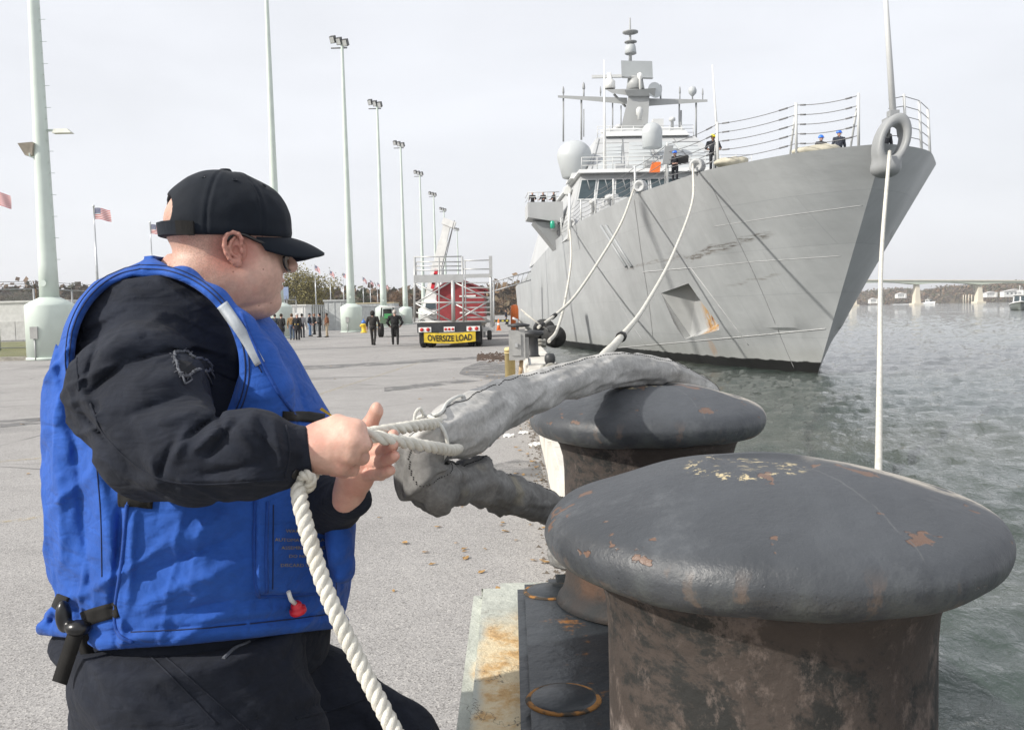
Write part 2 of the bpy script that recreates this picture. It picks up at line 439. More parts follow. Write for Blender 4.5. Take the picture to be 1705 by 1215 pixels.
for side in (1, -1):
    n0 = len(vs)
    for i in range(nu):
        for h in HL:
            p, s = hullpt(i, h, side); vs.append(p); uvs.append((s, p[2]))
    for i in range(nu - 1):
        for j in range(nh - 1):
            a = n0 + i * nh + j; qd = (a, a + nh, a + nh + 1, a + 1); fs.append(qd if side > 0 else qd[::-1])
n1 = nu * nh
for i in range(nu - 1):                                  # foredeck and bottom close the hull
    fs.append((i * nh + nh - 1, (i + 1) * nh + nh - 1, n1 + (i + 1) * nh + nh - 1, n1 + i * nh + nh - 1))
    fs.append((i * nh, n1 + i * nh, n1 + (i + 1) * nh, (i + 1) * nh))
e = (nu - 1) * nh
for j in range(nh - 1): fs.append((e + j, e + j + 1, n1 + e + j + 1, n1 + e + j))

def navy(name, base, seam=True):
    m = Mat(name, base, 0.48, spec=0.4)
    m.vary(0.22, .93, 1.06, 5); m.vary(1.7, .965, 1.03, 6, m.map((1, 1, .25)))
    return m
m = Mat('hull_grey', (0.405, 0.42, 0.428), 0.42, spec=0.45, coord='UV')
uv = m.sep()
cx = _n(m.nt, 'ShaderNodeCombineXYZ'); m.L(uv[0], cx.inputs[0]); m.L(uv[1], cx.inputs[1])
bk = _n(m.nt, 'ShaderNodeTexBrick'); bk.offset = .5; bk.inputs['Color1'].default_value = (1.0, 1.0, 1.0, 1); bk.inputs['Color2'].default_value = (.93, .935, .94, 1)
bk.inputs['Mortar'].default_value = (.80, .81, .82, 1); bk.inputs['Scale'].default_value = 1; bk.inputs['Brick Width'].default_value = 6.2; bk.inputs['Row Height'].default_value = 2.05
bk.inputs['Mortar Size'].default_value = .018; bk.inputs['Mortar Smooth'].default_value = .6
m.L(cx.outputs[0], bk.inputs['Vector']); m.bump(m.noise(.9, 3, .5, m.map((1, 1.6, 1))), .18, .12); m.bump(bk.outputs[1], -.25, .02); m.mix(bk.outputs[0], 0.8, 'MULTIPLY')
m.vary(.35, .90, 1.06, 6); m.vary(1.2, .96, 1.02, 6, m.map((2.2, .3, 1)))
# dark boot topping at the water, weed and slime above it
zr = m.math('ADD', uv[1], m.math('MULTIPLY', m.math('SUBTRACT', m.noise(1.5, 5), .5), .25))
m.mix((0.20, 0.20, 0.16), m.ramp(zr, WATER_Z + 1.5, WATER_Z + .7, 0, .25))
m.mix((0.012, 0.012, 0.012), m.ramp(zr, WATER_Z + .50, WATER_Z + .56, 1, 0))
# scrape marks along the bow
def streak(s0, s1, z0, z1, wd, col, amt, sc=(1.2, 9, 1)):
    t = m.ramp(uv[0], s0, s1, 0, 1); zl = m.math('ADD', m.math('MULTIPLY', m.math('SUBTRACT', uv[0], s0), (z1 - z0) / (s1 - s0)), z0)
    d = m.math('ABSOLUTE', m.math('SUBTRACT', m.math('ADD', uv[1], m.math('MULTIPLY', m.math('SUBTRACT', m.noise(.6, 3), .5), .5)), zl))
    f = m.math('MULTIPLY', m.ramp(d, wd * .3, wd, 1, 0), m.math('MULTIPLY', m.ramp(uv[0], s0 - .4, s0 + .6, 0, 1), m.ramp(uv[0], s1 - .8, s1 + .4, 1, 0)))
    f = m.math('MULTIPLY', f, m.ramp(m.noise(1.0, 6, .7, m.map(sc)), .42, .6))
    m.mix(col, m.math('MULTIPLY', f, amt))
streak(5.2, 12.2, 4.75, 4.1, .20, (.10, .085, .07), .9)
streak(8, 22, 4.3, 4.0, .12, (.16, .14, .12), .6)
streak(6, 9.6, 3.0, 2.55, .1, (.2, .19, .17), .6)
# rust running out of the anchor pocket
def rust(sc, zc, hw, hz, amt):
    dx = m.math('DIVIDE', m.math('SUBTRACT', uv[0], sc), hw); dz = m.math('DIVIDE', m.math('SUBTRACT', uv[1], zc), hz)
    d = m.math('ADD', m.math('MULTIPLY', dx, dx), m.math('MULTIPLY', dz, dz))
    f = m.math('MULTIPLY', m.ramp(d, .25, 1.0, 1, 0), m.ramp(m.noise(1.0, 6, .65, m.map((3.2, .45, 1))), .38, .50))
    m.mix((0.42, 0.20, 0.035), m.math('MULTIPLY', f, amt))
    f2 = m.math('MULTIPLY', m.ramp(d, .1, .7, 1, 0), m.ramp(m.noise(1.0, 6, .7, m.map((4.5, .9, 1), loc=(3, 1, 0))), .54, .62))
    m.mix((0.20, 0.06, 0.015), m.math('MULTIPLY', f2, amt * .9))
RUST = (rust, m)
M_HULL_B = m
# ---- make the hull, cut the anchor pocket into it
me = bpy.data.meshes.new('hull'); me.from_pydata([tuple(p) for p in vs], [], fs); me.update()
hull = link_mesh('hull', me, None)
bm = bmesh.new(); bm.from_mesh(me); bmesh.ops.remove_doubles(bm, verts=bm.verts, dist=1e-4); bmesh.ops.recalc_face_normals(bm, faces=bm.faces); bm.to_mesh(me); bm.free()
from mathutils.bvhtree import BVHTree
_hb = BVHTree.FromPolygons([tuple(p) for p in vs], fs)
def hull_at(px, py, lift=0.0):                           # hull point seen at a pixel
    h = _hb.ray_cast(Vector(CAM), Vector(ray(px, py)).normalized())
    if h[0] is None: return None
    n = np.array(h[1]); n = n if n @ (CAM - np.array(h[0])) > 0 else -n
    return np.array(h[0]) + n * lift
def hull_line(pts, n=40, lift=0.0):
    q = spline([(a, b_, 0) for a, b_ in pts], n)[:, :2] if len(pts) > 3 else np.vstack([np.linspace(pts[i], pts[i + 1], n // (len(pts) - 1)) for i in range(len(pts) - 1)])
    c = [hull_at(x, y, lift) for x, y in q]; return [x for x in c if x is not None]
def ship_s(p): return float((p - BOW) @ AFT), float((p - BOW) @ STB)
K = [hull_at(1101, 488), hull_at(1156, 466), hull_at(1207, 536), hull_at(1198, 549), hull_at(1146, 562)]
nrm = np.cross(K[2] - K[0], K[1] - K[4]); nrm /= np.linalg.norm(nrm)
if nrm @ (CAM - K[0]) < 0: nrm = -nrm
DPK = [.02, 1.6, 1.25, .05, .85]
pd_ = ray(1156, 512); pd_ = pd_ / np.linalg.norm(pd_); pd_ = pd_ * 1.0 - nrm * .12
Ki = [k + pd_ * d * 1.15 for k, d in zip(K, DPK)]; Ko = [k + nrm * 1.0 for k in K]
cut = MB().add(Ki + Ko, [(0, 1, 4), (1, 2, 4), (2, 3, 4), (5, 9, 8, 7, 6), (0, 5, 6, 1), (1, 6, 7, 2), (2, 7, 8, 3), (3, 8, 9, 4), (4, 9, 5, 0)])
PKC = .5 * Ki[2] + .25 * Ki[4] + .25 * K[3] + V(0, 0, .25)
m = Mat('pocket_paint', (0.44, 0.45, 0.45), .5); m.vary(.8, .9, 1.05)
dv = _n(m.nt, 'ShaderNodeVectorMath', operation='DISTANCE'); m.L(m.map((1, 1, .35)), dv.inputs[0]); dv.inputs[1].default_value = tuple(PKC * V(1, 1, .35))
near_ = m.ramp(dv.outputs['Value'], .65, 1.45, 1, 0)
m.mix((0.46, 0.25, 0.05), m.math('MULTIPLY', near_, m.ramp(m.noise(1.0, 6, .65, m.map((5, 5, .35))), .40, .54, 0, .95)))
m.mix((0.19, 0.065, 0.02), m.math('MULTIPLY', near_, m.ramp(m.noise(1.0, 6, .7, m.map((6, 6, .9), loc=(3, 1, 0))), .52, .60, 0, .95)))
M_POCKET = m.m
cut.mi = [1] * len(cut.f); hull.data.materials.append(M_HULL_B.m); hull.data.materials.append(M_POCKET)
cuto = cut.build('cutter', [M_HULL_B.m, M_POCKET])
md = hull.modifiers.new('b', 'BOOLEAN'); md.object = cuto; md.operation = 'DIFFERENCE'; md.solver = 'EXACT'
dg = bpy.context.evaluated_depsgraph_get(); me2 = bpy.data.meshes.new_from_object(hull.evaluated_get(dg))
hull.modifiers.clear(); hull.data = me2; me2.name = 'hull'
bpy.data.objects.remove(cuto)
sI = [ship_s(k)[0] for k in K]
m = M_HULL_B
rust(.45 * sI[4] + .55 * sI[3], K[4][2] - .5, .5, .6, .3)
uvl = me2.uv_layers.new(name='UVMap'); co = np.empty(len(me2.vertices) * 3); me2.vertices.foreach_get('co', co); co = co.reshape(-1, 3)
li = np.empty(len(me2.loops), int); me2.loops.foreach_get('vertex_index', li)
ss = (co - BOW) @ AFT; uvl.data.foreach_set('uv', np.stack([ss[li], co[li, 2]], 1).ravel())
me2.polygons.foreach_set('use_smooth', [True] * len(me2.polygons)); me2.set_sharp_from_angle(angle=math.radians(14))
world_child(hull, ship)
M_HULL = M_HULL_B.m
M_NAVY = navy('superstructure_grey', (0.45, 0.46, 0.465)).m
M_NAVYL = navy('pale_grey_paint', (0.58, 0.59, 0.585)).m
M_NAVYD = navy('darker_grey_paint', (0.30, 0.31, 0.315)).m
M_DOME = simple('radome_grey', (0.46, 0.485, 0.495), .45, var=.05, scale=.6)
M_WHITE = simple('white_paint', (0.78, 0.78, 0.76), .5, var=.06)
M_BLACK = simple('black_rubber', (0.018, 0.018, 0.018), .7, var=.2)
M_GLASS = simple('tinted_bridge_glass', (0.045, 0.065, 0.075), .06, var=.1)
M_ORANGE = simple('orange_plastic', (0.75, 0.17, 0.03), .5)
M_STEEL = simple('grey_steel', (0.42, 0.43, 0.43), .4, .3)
M_WIRE = simple('dark_wire', (0.16, 0.16, 0.165), .5)
def sp_(name, b, mat, par=None): return b.build(name, mat, par or ship, world=True)
def seam(pts, r=.03):
    r *= .6
    q = hull_line(pts, 40, r * .2)
    if len(q) > 1: sp_('weld_seam', MB().tube(q, r, 5), M_HULL_D)
M_HULL_D = simple('hull_seam_grey', (0.27, 0.275, 0.28), .5, var=.1)
M_HULL_L = simple('hull_strake_pale', (0.45, 0.455, 0.455), .5, var=.1)
seam([(1180, 300), (1215, 372), (1262, 470), (1308, 580), (1322, 612)])
seam([(1056, 332), (1068, 422), (1080, 500), (1087, 560)], .03)
seam([(960, 388), (1000, 450), (1046, 530), (1075, 575)], .03)
# pale doubler edges round the anchor pocket
def strake(pts, r):
    q = hull_line(pts, 45, r * .25)
    if len(q) > 1: sp_('hull_strake', MB().tube(q, r, 5), M_HULL_L)
strake([(1070, 453), (1150, 446)], .022); strake([(1150, 446), (1246, 574)], .022)
strake([(1004, 581), (1120, 571), (1240, 560), (1375, 547)], .024)
strake([(1150, 447), (1250, 436), (1400, 426)], .012)
strake([(1190, 377), (1300, 360), (1436, 342)], .012)
# twin draught guard tubes on the side
for dx in (0, 9):
    q = [hull_at(1003 + dx, 376), hull_at(1045 + dx, 444)]
    if q[0] is not None and q[1] is not None: sp_('guide_tube', MB().tube([q[0] - STB * -.1, q[1] - STB * -.1], .09, 8), M_HULL)

# ---- deck things: railing stanchions and wires
def deck_xy(s, side, inset=.12): return SW(s, side * (bdk(s) - inset), sheer(s))
def proj(p):
    q = np.asarray(p) - CAM; d = q @ FW; return 852.5 + FPX * (q @ RT) / d, 607.5 - FPX * (q @ UP) / d
def s_for_px(px, side, lo=.2, hi=70):
    for s in np.linspace(lo, hi, 1400):
        x = proj(deck_xy(s, side))[0]
        if (side > 0 and x <= px) or (side < 0 and x >= px): return float(s)
    return None
posts = [s_for_px(p, 1) for p in (1430, 1328, 1196, 1112, 1058, 1022, 992, 968, 950, 935, 922)]
posts = [s for s in posts if s]
rails = []
HR = 2.05
for i, s in enumerate(posts):
    a = deck_xy(s, 1); hh = HR if i < 4 else 1.6
    bq = MB().tube([a, a + V(0, 0, hh)], .06, 8)
    if i < 4: bq.tube([a + AFT * .9 + STB * -.05, a + V(0, 0, hh * .92)], .045, 8)
    o = sp_('stanchion', bq, M_NAVYL); rails.append((a, hh))
for k in range(5):
    pts = []
    for i in range(len(rails) - 1):
        a, b2 = rails[i], rails[i + 1]
        for t in np.linspace(0, 1, 9)[:-1]:
            fr = .2 + .19 * k
            p = a[0] * (1 - t) + b2[0] * t + V(0, 0, (a[1] * (1 - t) + b2[1] * t) * fr - .10 * 4 * t * (1 - t)); pts.append(p)
    pts.append(rails[-1][0] + V(0, 0, rails[-1][1] * (.2 + .19 * k)))
    # forward end drops to the chock
    sp_('rail_wire', MB().tube(pts, .017, 5), M_WIRE)
    # darker turnbuckles near each post
tb = []
for i in range(3):
    for k in range(5):
        a, b2 = rails[i], rails[i + 1]; t = .13
        for t in ((.1, .2), (.84, .93)):
            if i == 2 and t[0] > .5: continue
            pp = [a[0] * (1 - x) + b2[0] * x + V(0, 0, (a[1] * (1 - x) + b2[1] * x) * (.2 + .19 * k) - .4 * x * (1 - x)) for x in t]
            sp_('turnbuckle', MB().tube(pp, .036, 6), M_WIRE)
pr = []
for s in (.75, 1.6, 3.2):
    a = deck_xy(s, -1); sp_('stanchion', MB().tube([a, a + V(-.1, .0, HR * (.95 if s > 1 else 1))], .06, 8), M_NAVYL); pr.append(a + V(-.1, 0, 0))
for k in range(5):
    c0 = SW(.4, -.35, ZD)
    pts = [c0 + V(0, 0, HR * (.2 + .19 * k) * .9)] + [p + V(0, 0, HR * (.2 + .19 * k)) for p in pr]
    sp_('rail_wire', MB().tube(pts, .017, 5), M_WIRE)
# ---- bow chock: an upright rounded ring at the stem head, with lip and foot
CH = P(1484, 236, 35.25)
def f_chock(p):
    x, y, z = p[0] - CH[0], p[1] - CH[1], p[2] - CH[2]
    x = x - .22 * z                                      # leans outwards with the flare
    rx, rz = .50, .82
    k = np.sqrt((x / rx) ** 2 + (z / rz) ** 2); d = (k - 1) * np.minimum(rx, rz) * (1.05)
    ring = np.sqrt(d ** 2 + np.maximum(np.abs(y) - .26, 0) ** 2) - .14
    foot = s_ell(p, CH + V(-.15, .15, -1.02), (.55, .6, .34))
    return smin(ring, foot, .3)
sdf('bow_chock', f_chock, CH + V(-1.4, -1.0, -1.6), CH + V(1.4, 1.2, 1.4), .05, M_NAVYD, ship)
js = P(1487, 190, 35.6); jt = P(1471, -60, 35.9)
o = sp_('jackstaff', MB().tube([js, js * .4 + jt * .6, jt], [.13, .10, .08], 10), M_NAVYL)
jb = MB(); jb.box(js + V(-.32, -.3, -.34), js + V(.32, .3, -.16)); jb.tube([js + V(-.2, 0, -.9), js + V(-.15, 0, -.2)], .08, 8); jb.tube([js + V(.25, 0, -.9), js + V(.15, 0, -.2)], .08, 8); jb.box(js + V(-.18, -.18, -.16), js + V(.18, .18, .12))
sp_('jackstaff_foot', jb, M_NAVYD)

# ---- superstructure.  Blocks given by the pixels of their corners and their distance
def blk(name, front, back, mat, par=None):               # lists of (px, py, Y)
    a = [P(*c) for c in front]; c = [P(*c2) for c2 in back]
    return sp_(name, MB().hexa(a, c), mat, par)
def SS(s, bb, z): return SW(s, bb, z)
def frustum(name, s0, s1, b0, b1, z0, z1, s0t, s1t, b0t, b1t, mat, par=None):
    bot = [SS(s0, b0, z0), SS(s0, b1, z0), SS(s1, b1, z0), SS(s1, b0, z0)]
    top = [SS(s0t, b0t, z1), SS(s0t, b1t, z1), SS(s1t, b1t, z1), SS(s1t, b0t, z1)]
    o = sp_(name, MB().hexa(bot, top), mat, par)
    return o
# main deckhouse: sloping sides, bridge front with raked windows
frustum('deckhouse', 36, 84, 8.55, -8.55, 7.2, 12.6, 39.5, 82, 7.0, -7.0, M_NAVY)
frustum('bridge_brow', 38.6, 60, 7.35, -7.35, 12.62, 12.95, 38.9, 60, 7.2, -7.2, M_NAVYL)
frustum('upper_deckhouse', 41.5, 70, 6.3, -6.3, 12.96, 17.1, 47.5, 66, 4.5, -4.5, M_NAVY)
frustum('mast_house', 47, 62, 3.9, -3.9, 17.12, 18.0, 48, 61, 3.5, -3.5, M_NAVYL)
# foredeck breakwater and gun plinth
frustum('breakwater', 27, 29, 7.6, -7.6, 7.8, 8.7, 28, 28.6, 7.4, -7.4, M_NAVY)
# bridge windows: each a pane in a frame, set on the raked front
def front_pt(bb, fz):                                    # point on the deckhouse front
    z = 7.2 + fz * 5.4; s = 36 + 3.5 * fz; return SS(s - .03, bb * (1 - .18 * fz), z)
bw = np.linspace(8.5, -8.4, 11)
for i in range(10):
    b0, b1 = bw[i] - .16, bw[i + 1] + .16
    quad = [front_pt(b0, .60), front_pt(b1, .60), front_pt(b1, .90), front_pt(b0, .90)]
    n_ = np.cross(quad[1] - quad[0], quad[3] - quad[0]); n_ /= np.linalg.norm(n_)
    if n_ @ (CAM - quad[0]) < 0: n_ = -n_
    fr = MB()
    cc = sum(quad) / 4
    big = [cc + (p - cc) * 1.13 for p in quad]
    fr.hexa([p - n_ * .05 for p in big], [p + n_ * .05 for p in big]); fo = sp_('bridge_window', fr, M_NAVYL)
    pa = MB().hexa([p + n_ * .052 for p in quad], [p + n_ * .07 for p in quad]); sp_('pane', pa, M_GLASS, fo)
    wp = MB().tube([cc + n_ * .1 + V(0, 0, .75), cc + n_ * .1 + (quad[1] - quad[0]) * .18 + V(0, 0, -.1)], .035, 5); sp_('wiper', wp, M_NAVYD, fo)
# starboard side windows just round the corner
# facade panels on the upper house
def up_pt(bb, fz): 
    z = 12.96 + fz * 4.14; s = 41.5 + 6 * fz; return SS(s - .03, bb * (1 - .285 * fz), z)
for (b0, b1, f0, f1) in ((5.6, 3.4, .1, .78), (2.7, .2, .08, .82), (-.6, -3.0, .08, .82), (-3.6, -5.6, .1, .78)):
    quad = [up_pt(b0, f0), up_pt(b1, f0), up_pt(b1 * .93, f1), up_pt(b0 * .85, f1)]
    n_ = np.cross(quad[1] - quad[0], quad[3] - quad[0]); n_ /= np.linalg.norm(n_)
    if n_ @ (CAM - quad[0]) < 0: n_ = -n_
    po = sp_('facade_panel', MB().hexa([p - n_ * .05 for p in quad], [p + n_ * .07 for p in quad]), M_DOME)
    for k in range(1, 7):
        t = k / 7; a = quad[0] * (1 - t) + quad[3] * t; c = quad[1] * (1 - t) + quad[2] * t
        sp_('panel_rib', MB().tube([a + n_ * .08, c + n_ * .08], .03, 4), M_NAVY, po)
# bridge wing on the near side
wg = MB()
wq = [SS(44.5, 8.0, 9.2), SS(44.5, 11.1, 9.75), SS(48.5, 11.1, 9.75), SS(48.5, 8.0, 9.2)]
wt = [V(p[0], p[1], 11.05) for p in wq]; wg.hexa(wq, wt); wing = sp_('bridge_wing', wg, M_NAVY)
sp_('wing_bracket', MB().hexa([SS(45, 8.1, 6.6), SS(45, 8.4, 6.6), SS(48, 8.4, 6.6), SS(48, 8.1, 6.6)], [SS(45, 7.9, 9.28), SS(45, 10.6, 9.4), SS(48, 10.6, 9.4), SS(48, 7.9, 9.28)]), M_NAVYD, wing)
gl = SS(44.2, 9.0, 9.0); lo = sp_('navigation_light', MB().lathe([(.16, -.3), (.2, -.25), (.2, .25), (.12, .35)], gl, 10), simple('green_lamp_glass', (.02, .35, .22), .2), wing)
sp_('lamp_housing', MB().box(gl + V(-.1, .25, -.45), gl + V(.45, .6, .45)), M_NAVYD, wing)
wr = MB()
for bb in (8.6, 9.4, 10.2, 11.0): wr.tube([SS(44.6, bb, 11.1), SS(44.6, bb, 11.9)], .04, 5)
wr.tube([SS(44.6, 8.3, 11.9), SS(44.6, 11.05, 11.9), SS(48.4, 11.05, 11.9)], .04, 5); wr.tube([SS(44.6, 8.3, 11.5), SS(44.6, 11.05, 11.5), SS(48.4, 11.05, 11.5)], .03, 5)
sp_('wing_rail', wr, M_NAVYL, wing)
sp_('searchlight', MB().lathe([(.16, -.35), (.38, -.3), (.4, .3), (.3, .34)], SS(44.2, 7.6, 11.9), 12, axis=(-.2, -1, .1)), M_NAVYL, wing)
# radomes
def dome(name, px, py0, py1, wpx, Y, waist=.72, mat=M_DOME):
    bot, top = P(px, py1, Y), P(px, py0, Y); R = wpx / 2 * Y / FPX; H = top[2] - bot[2]
    prof = [(R * waist * .9, 0), (R * waist, .02 * H), (R * .97, H * .48), (R, H * .54), (R, H * .6)]
    for a in np.linspace(.12, 1, 9): prof.append((R * math.cos(a * PI / 2) + 1e-6, H * .6 + H * .4 * math.sin(a * PI / 2)))
    return sp_(name, MB().lathe(prof, bot, 28), mat)
dome('radome', 957, 234, 297, 57, 79)
frustum('radome_pedestal', 42.2, 46, 7.6, 3.9, 12.7, 13.2, 42.4, 45.8, 7.4, 4.1, M_NAVYL)
dome('radome', 1086, 204, 247, 34, 79, .95)
dome('radome', 1142, 223, 244, 16, 84, .9)
# ---- the mast
M_MAST = navy('mast_grey', (0.36, 0.37, 0.37)).m
YM = 88.0
def mp(px, py, d=0): return P(px, py, YM + d)
mast = sp_('mast', MB().hexa([mp(1032, 222, -1.6), mp(1078, 222, -1.6), mp(1078, 222, 2.6), mp(1032, 222, 2.6)],
                            [mp(1048, 152, -1.0), mp(1082, 150, -1.0), mp(1082, 150, 1.6), mp(1048, 152, 1.6)]), M_MAST)
def mpart(name, b, mat=M_MAST): return b.build(name, mat, mast, world=True)
mb = MB().hexa([mp(1044, 160, -1.4), mp(1090, 160, -1.4), mp(1090, 160, 1.6), mp(1044, 160, 1.6)], [mp(1040, 150, -1.8), mp(1092, 147, -1.8), mp(1092, 147, 2), mp(1040, 150, 2)]); mpart('mast_head', mb)
mb = MB().hexa([mp(1020, 156, -1), mp(1062, 161, -1), mp(1062, 161, 1), mp(1020, 156, 1)], [mp(1008, 149, -1), mp(1062, 148, -1), mp(1062, 148, 1), mp(1008, 149, 1)]); mpart('radar_platform', mb)
mb = MB().hexa([mp(1038, 215, -3), mp(1072, 212, -3), mp(1066, 212, 0), mp(1044, 214, 0)], [mp(1040, 210, -3), mp(1072, 208, -3), mp(1066, 208, 0), mp(1044, 210, 0)]); mpart('mast_step', mb)
for (x0, y0, y0b, x1, y1, y1b) in ((929, 159, 163, 1044, 163, 174), (1178, 166, 170, 1078, 164, 177)):
    mb = MB().hexa([mp(x0, y0b, -.25), mp(x1, y1b, -.4), mp(x1, y1b, .4), mp(x0, y0b, .25)], [mp(x0, y0, -.25), mp(x1, y1, -.4), mp(x1, y1, .4), mp(x0, y0, .25)]); mpart('yardarm', mb)
mpart('yard_brace', MB().tube([mp(1022, 157), mp(1042, 178)], .12, 6))
# panel radar, its post, top pole and discs
mb = MB().hexa([mp(1035, 127, -.5), mp(1087, 129, -.5), mp(1087, 129, .1), mp(1035, 127, .1)], [mp(1034, 101, -.9), mp(1086, 102, -.9), mp(1086, 102, -.3), mp(1034, 101, -.3)]); pr_ = mpart('radar_panel', mb, M_DOME)
mb = MB().hexa([mp(1036, 130.5, -.6), mp(1086, 132.5, -.6), mp(1086, 132.5, .2), mp(1036, 130.5, .2)], [mp(1035, 127.3, -.7), mp(1088, 129.3, -.7), mp(1088, 129.3, .2), mp(1035, 127.3, .2)]); mpart('radar_foot', mb)
mpart('radar_post', MB().lathe([(.9, 0), (.7, 1.2)], mp(1058, 150), 12))
tp = MB().tube([mp(1049.5, 102), mp(1049, 30)], [.16, .07], 8); mpart('top_pole', tp)
def mdisc(px, py, prof, mat=M_NAVYD): mpart('antenna_disc', MB().lathe(prof, mp(px, py), 18), mat)
mdisc(1049.5, 55, [(.25, -.15), (.75, 0), (.76, .1), (.2, .22)]); mdisc(1050, 88, [(.45, -.1), (.56, 0), (.5, .55), (.42, .72)], M_DOME); mdisc(1050, 71, [(.3, -.05), (.6, 0), (.6, .08), (.1, .1)]); mdisc(1050, 89.5, [(.5, -.05), (.58, 0), (.5, .06)])
# navigation radar bar on its platform
mpart('radar_bar', MB().box(mp(985.5, 130.5) + V(0, -.15, 0), mp(1040, 129) * V(1, 0, 1) + V(0, YM + .15, .25), ), M_NAVYL)
mpart('radar_pedestal', MB().lathe([(.55, 0), (.55, .7), (.3, .9), (.2, 1.5)], mp(1015, 148), 10), M_WHITE)
mpart('mast_horn', MB().lathe([(.2, 0), (.3, .3), (.75, .9)], mp(1083, 154, -.5), 14, axis=(.35, -1, 0)), M_DOME)
mpart('mast_lamp', MB().lathe([(.2, 0), (.2, .4), (.32, .5), (.32, 1.0), (.15, 1.2)], mp(1065, 200, -2.2), 12), M_NAVYL)
mpart('mast_lamp', MB().lathe([(.12, 0), (.12, 1.0), (.25, 1.15), (.25, 1.5), (.1, 1.6)], mp(1066, 150, -1.2), 10), M_WHITE)
# hanging and standing aerials on the yards
for (px, ya, yb, r) in ((938, 150, 164, .07), (972, 143, 165, .09), (1000, 150, 160, .05), (1100, 147, 165, .09), (1132, 150, 166, .06), (1153, 152, 166, .07), (1170, 153, 167, .05)):
    ob = MB().tube([mp(px, ya), mp(px, yb)], r, 6); ob.lathe([(r * 1.3, 0), (r * 1.6, .15), (r * 1.3, .5), (.02, .7)], mp(px, ya + 6), 8); mpart('aerial', ob, M_NAVYD)
for (px, ya, yb, r) in ((938, 163, 236, .09), (968, 165, 233, .10), (972, 182, 228, .06), (1020, 172, 218, .07), (1034, 176, 215, .06), (1131, 172, 230, .08), (1134, 184, 234, .09), (1159, 170, 238, .09)):
    mpart('aerial', MB().tube([mp(px, ya), mp(px, yb)], r, 6), M_NAVYD)
mpart('yard_ball', MB().lathe([(.1, -.2), (.38, .1), (.42, .35), (.3, .65), (.05, .75)], mp(1153, 157), 10), M_DOME)
# whip aerials from the bridge roof
sp_('whip_aerial', MB().tube([P(1007, 291, 76), P(1006, 100, 76)], [.17, .05], 6), M_WHITE)
sp_('whip_aerial', MB().tube([P(1195, 236, 60), P(1186, 108, 60)], [.10, .03], 6), M_WHITE)
sp_('whip_aerial', MB().tube([P(948, 400, 68), P(948, 322, 68)], [.16, .10], 6), M_WHITE)
# upper works rail and small fittings
ur = MB()
for bb in np.linspace(7.0, -7.0, 12): ur.tube([SS(38.9, bb, 12.95), SS(38.9, bb, 13.9)], .035, 5)
for z in (13.25, 13.6, 13.9): ur.tube([SS(38.9, 7.0, z), SS(38.9, -7.0, z)], .025, 5)
sp_('roof_rail', ur, M_NAVYL)
ur = MB()
for bb in np.linspace(4.4, -4.4, 9): ur.tube([SS(47.6, bb, 17.1), SS(47.6, bb, 18.1)], .04, 5)
for z in (17.45, 17.8, 18.1): ur.tube([SS(47.6, 4.4, z), SS(47.6, -4.4, z)], .028, 5)
sp_('roof_rail', ur, M_NAVYL)
rnd = random.Random(4)
for k in range(18):                                      # deck clutter along the near edge and on roofs
    if k < 8: s = rnd.uniform(22, 37); c = SS(s, bdk(s) - rnd.uniform(.5, 1.6), sheer(s) - .02)
    else: s = rnd.uniform(49, 58); c = SS(s, rnd.uniform(-3.4, 3.4), 18.0)
    wv = rnd.uniform(.2, .5); hv = rnd.uniform(.4, 1.1)
    if rnd.random() < .5: sp_('deck_locker', MB().box(c + V(-wv, -wv, 0), c + V(wv, wv, hv)), M_NAVYL)
    else: sp_('vent_post', MB().lathe([(.14, 0), (.14, hv), (.3, hv + .05), (.3, hv + .3), (.12, hv + .4)], c, 10), M_NAVYL)
# fairleads on the deck edge
for px, sc in ((1163, .55), (1068, .5), (955, .45)):
    s = s_for_px(px, 1); c = deck_xy(s, 1, .1) + V(0, 0, .45)
    sp_('fairlead', MB().lathe([(.16, -.3), (.30, -.26), (.36, -.05), (.30, .2), (.34, .28), (.22, .30), (.14, .1)], c - V(0, 0, .12), 16, axis=(-.6, -1, 0)), M_NAVY)
# orange life ring and grey signal board by the rail
lr = P(1091, 279, 70); sp_('life_ring_bag', MB().hexa([lr + V(-.45, 0, -.35), lr + V(.35, 0, -.35), lr + V(.35, .3, -.35), lr + V(-.45, .3, -.35)], [lr + V(-.2, 0, .42), lr + V(.45, 0, .42), lr + V(.45, .3, .42), lr + V(-.2, .3, .42)]), M_ORANGE)
sbd = P(1111, 258, 46); sp_('signal_board', MB().hexa([sbd + V(-.25, 0, -.45), sbd + V(.15, 0, -.45), sbd + V(.15, .1, -.45), sbd + V(-.25, .1, -.45)], [sbd + V(-.1, 0, .45), sbd + V(.32, 0, .45), sbd + V(.32, .1, .45), sbd + V(-.1, .1, .45)]), M_NAVYD)
# pale folded canvas on the foredeck edge
for px, wpx, Y in ((1358, 40, 37.8), (1215, 26, 41)):
    c = P(px, 252 if px > 1300 else 271, Y)
    sdf('deck_canvas', lambda p, c=c, w_=wpx: smin(s_ell(p, c, (w_ / 1500 * Y, .5, .22)), s_ell(p, c + V(.4, 0, .08), (w_ / 2400 * Y, .4, .2)), .1) + .03 * vnoise(p, .2, 3), c + V(-1.6, -.8, -.5), c + V(1.6, .8, .6), .05, simple('canvas_cream', (.5, .47, .38), .9), ship)

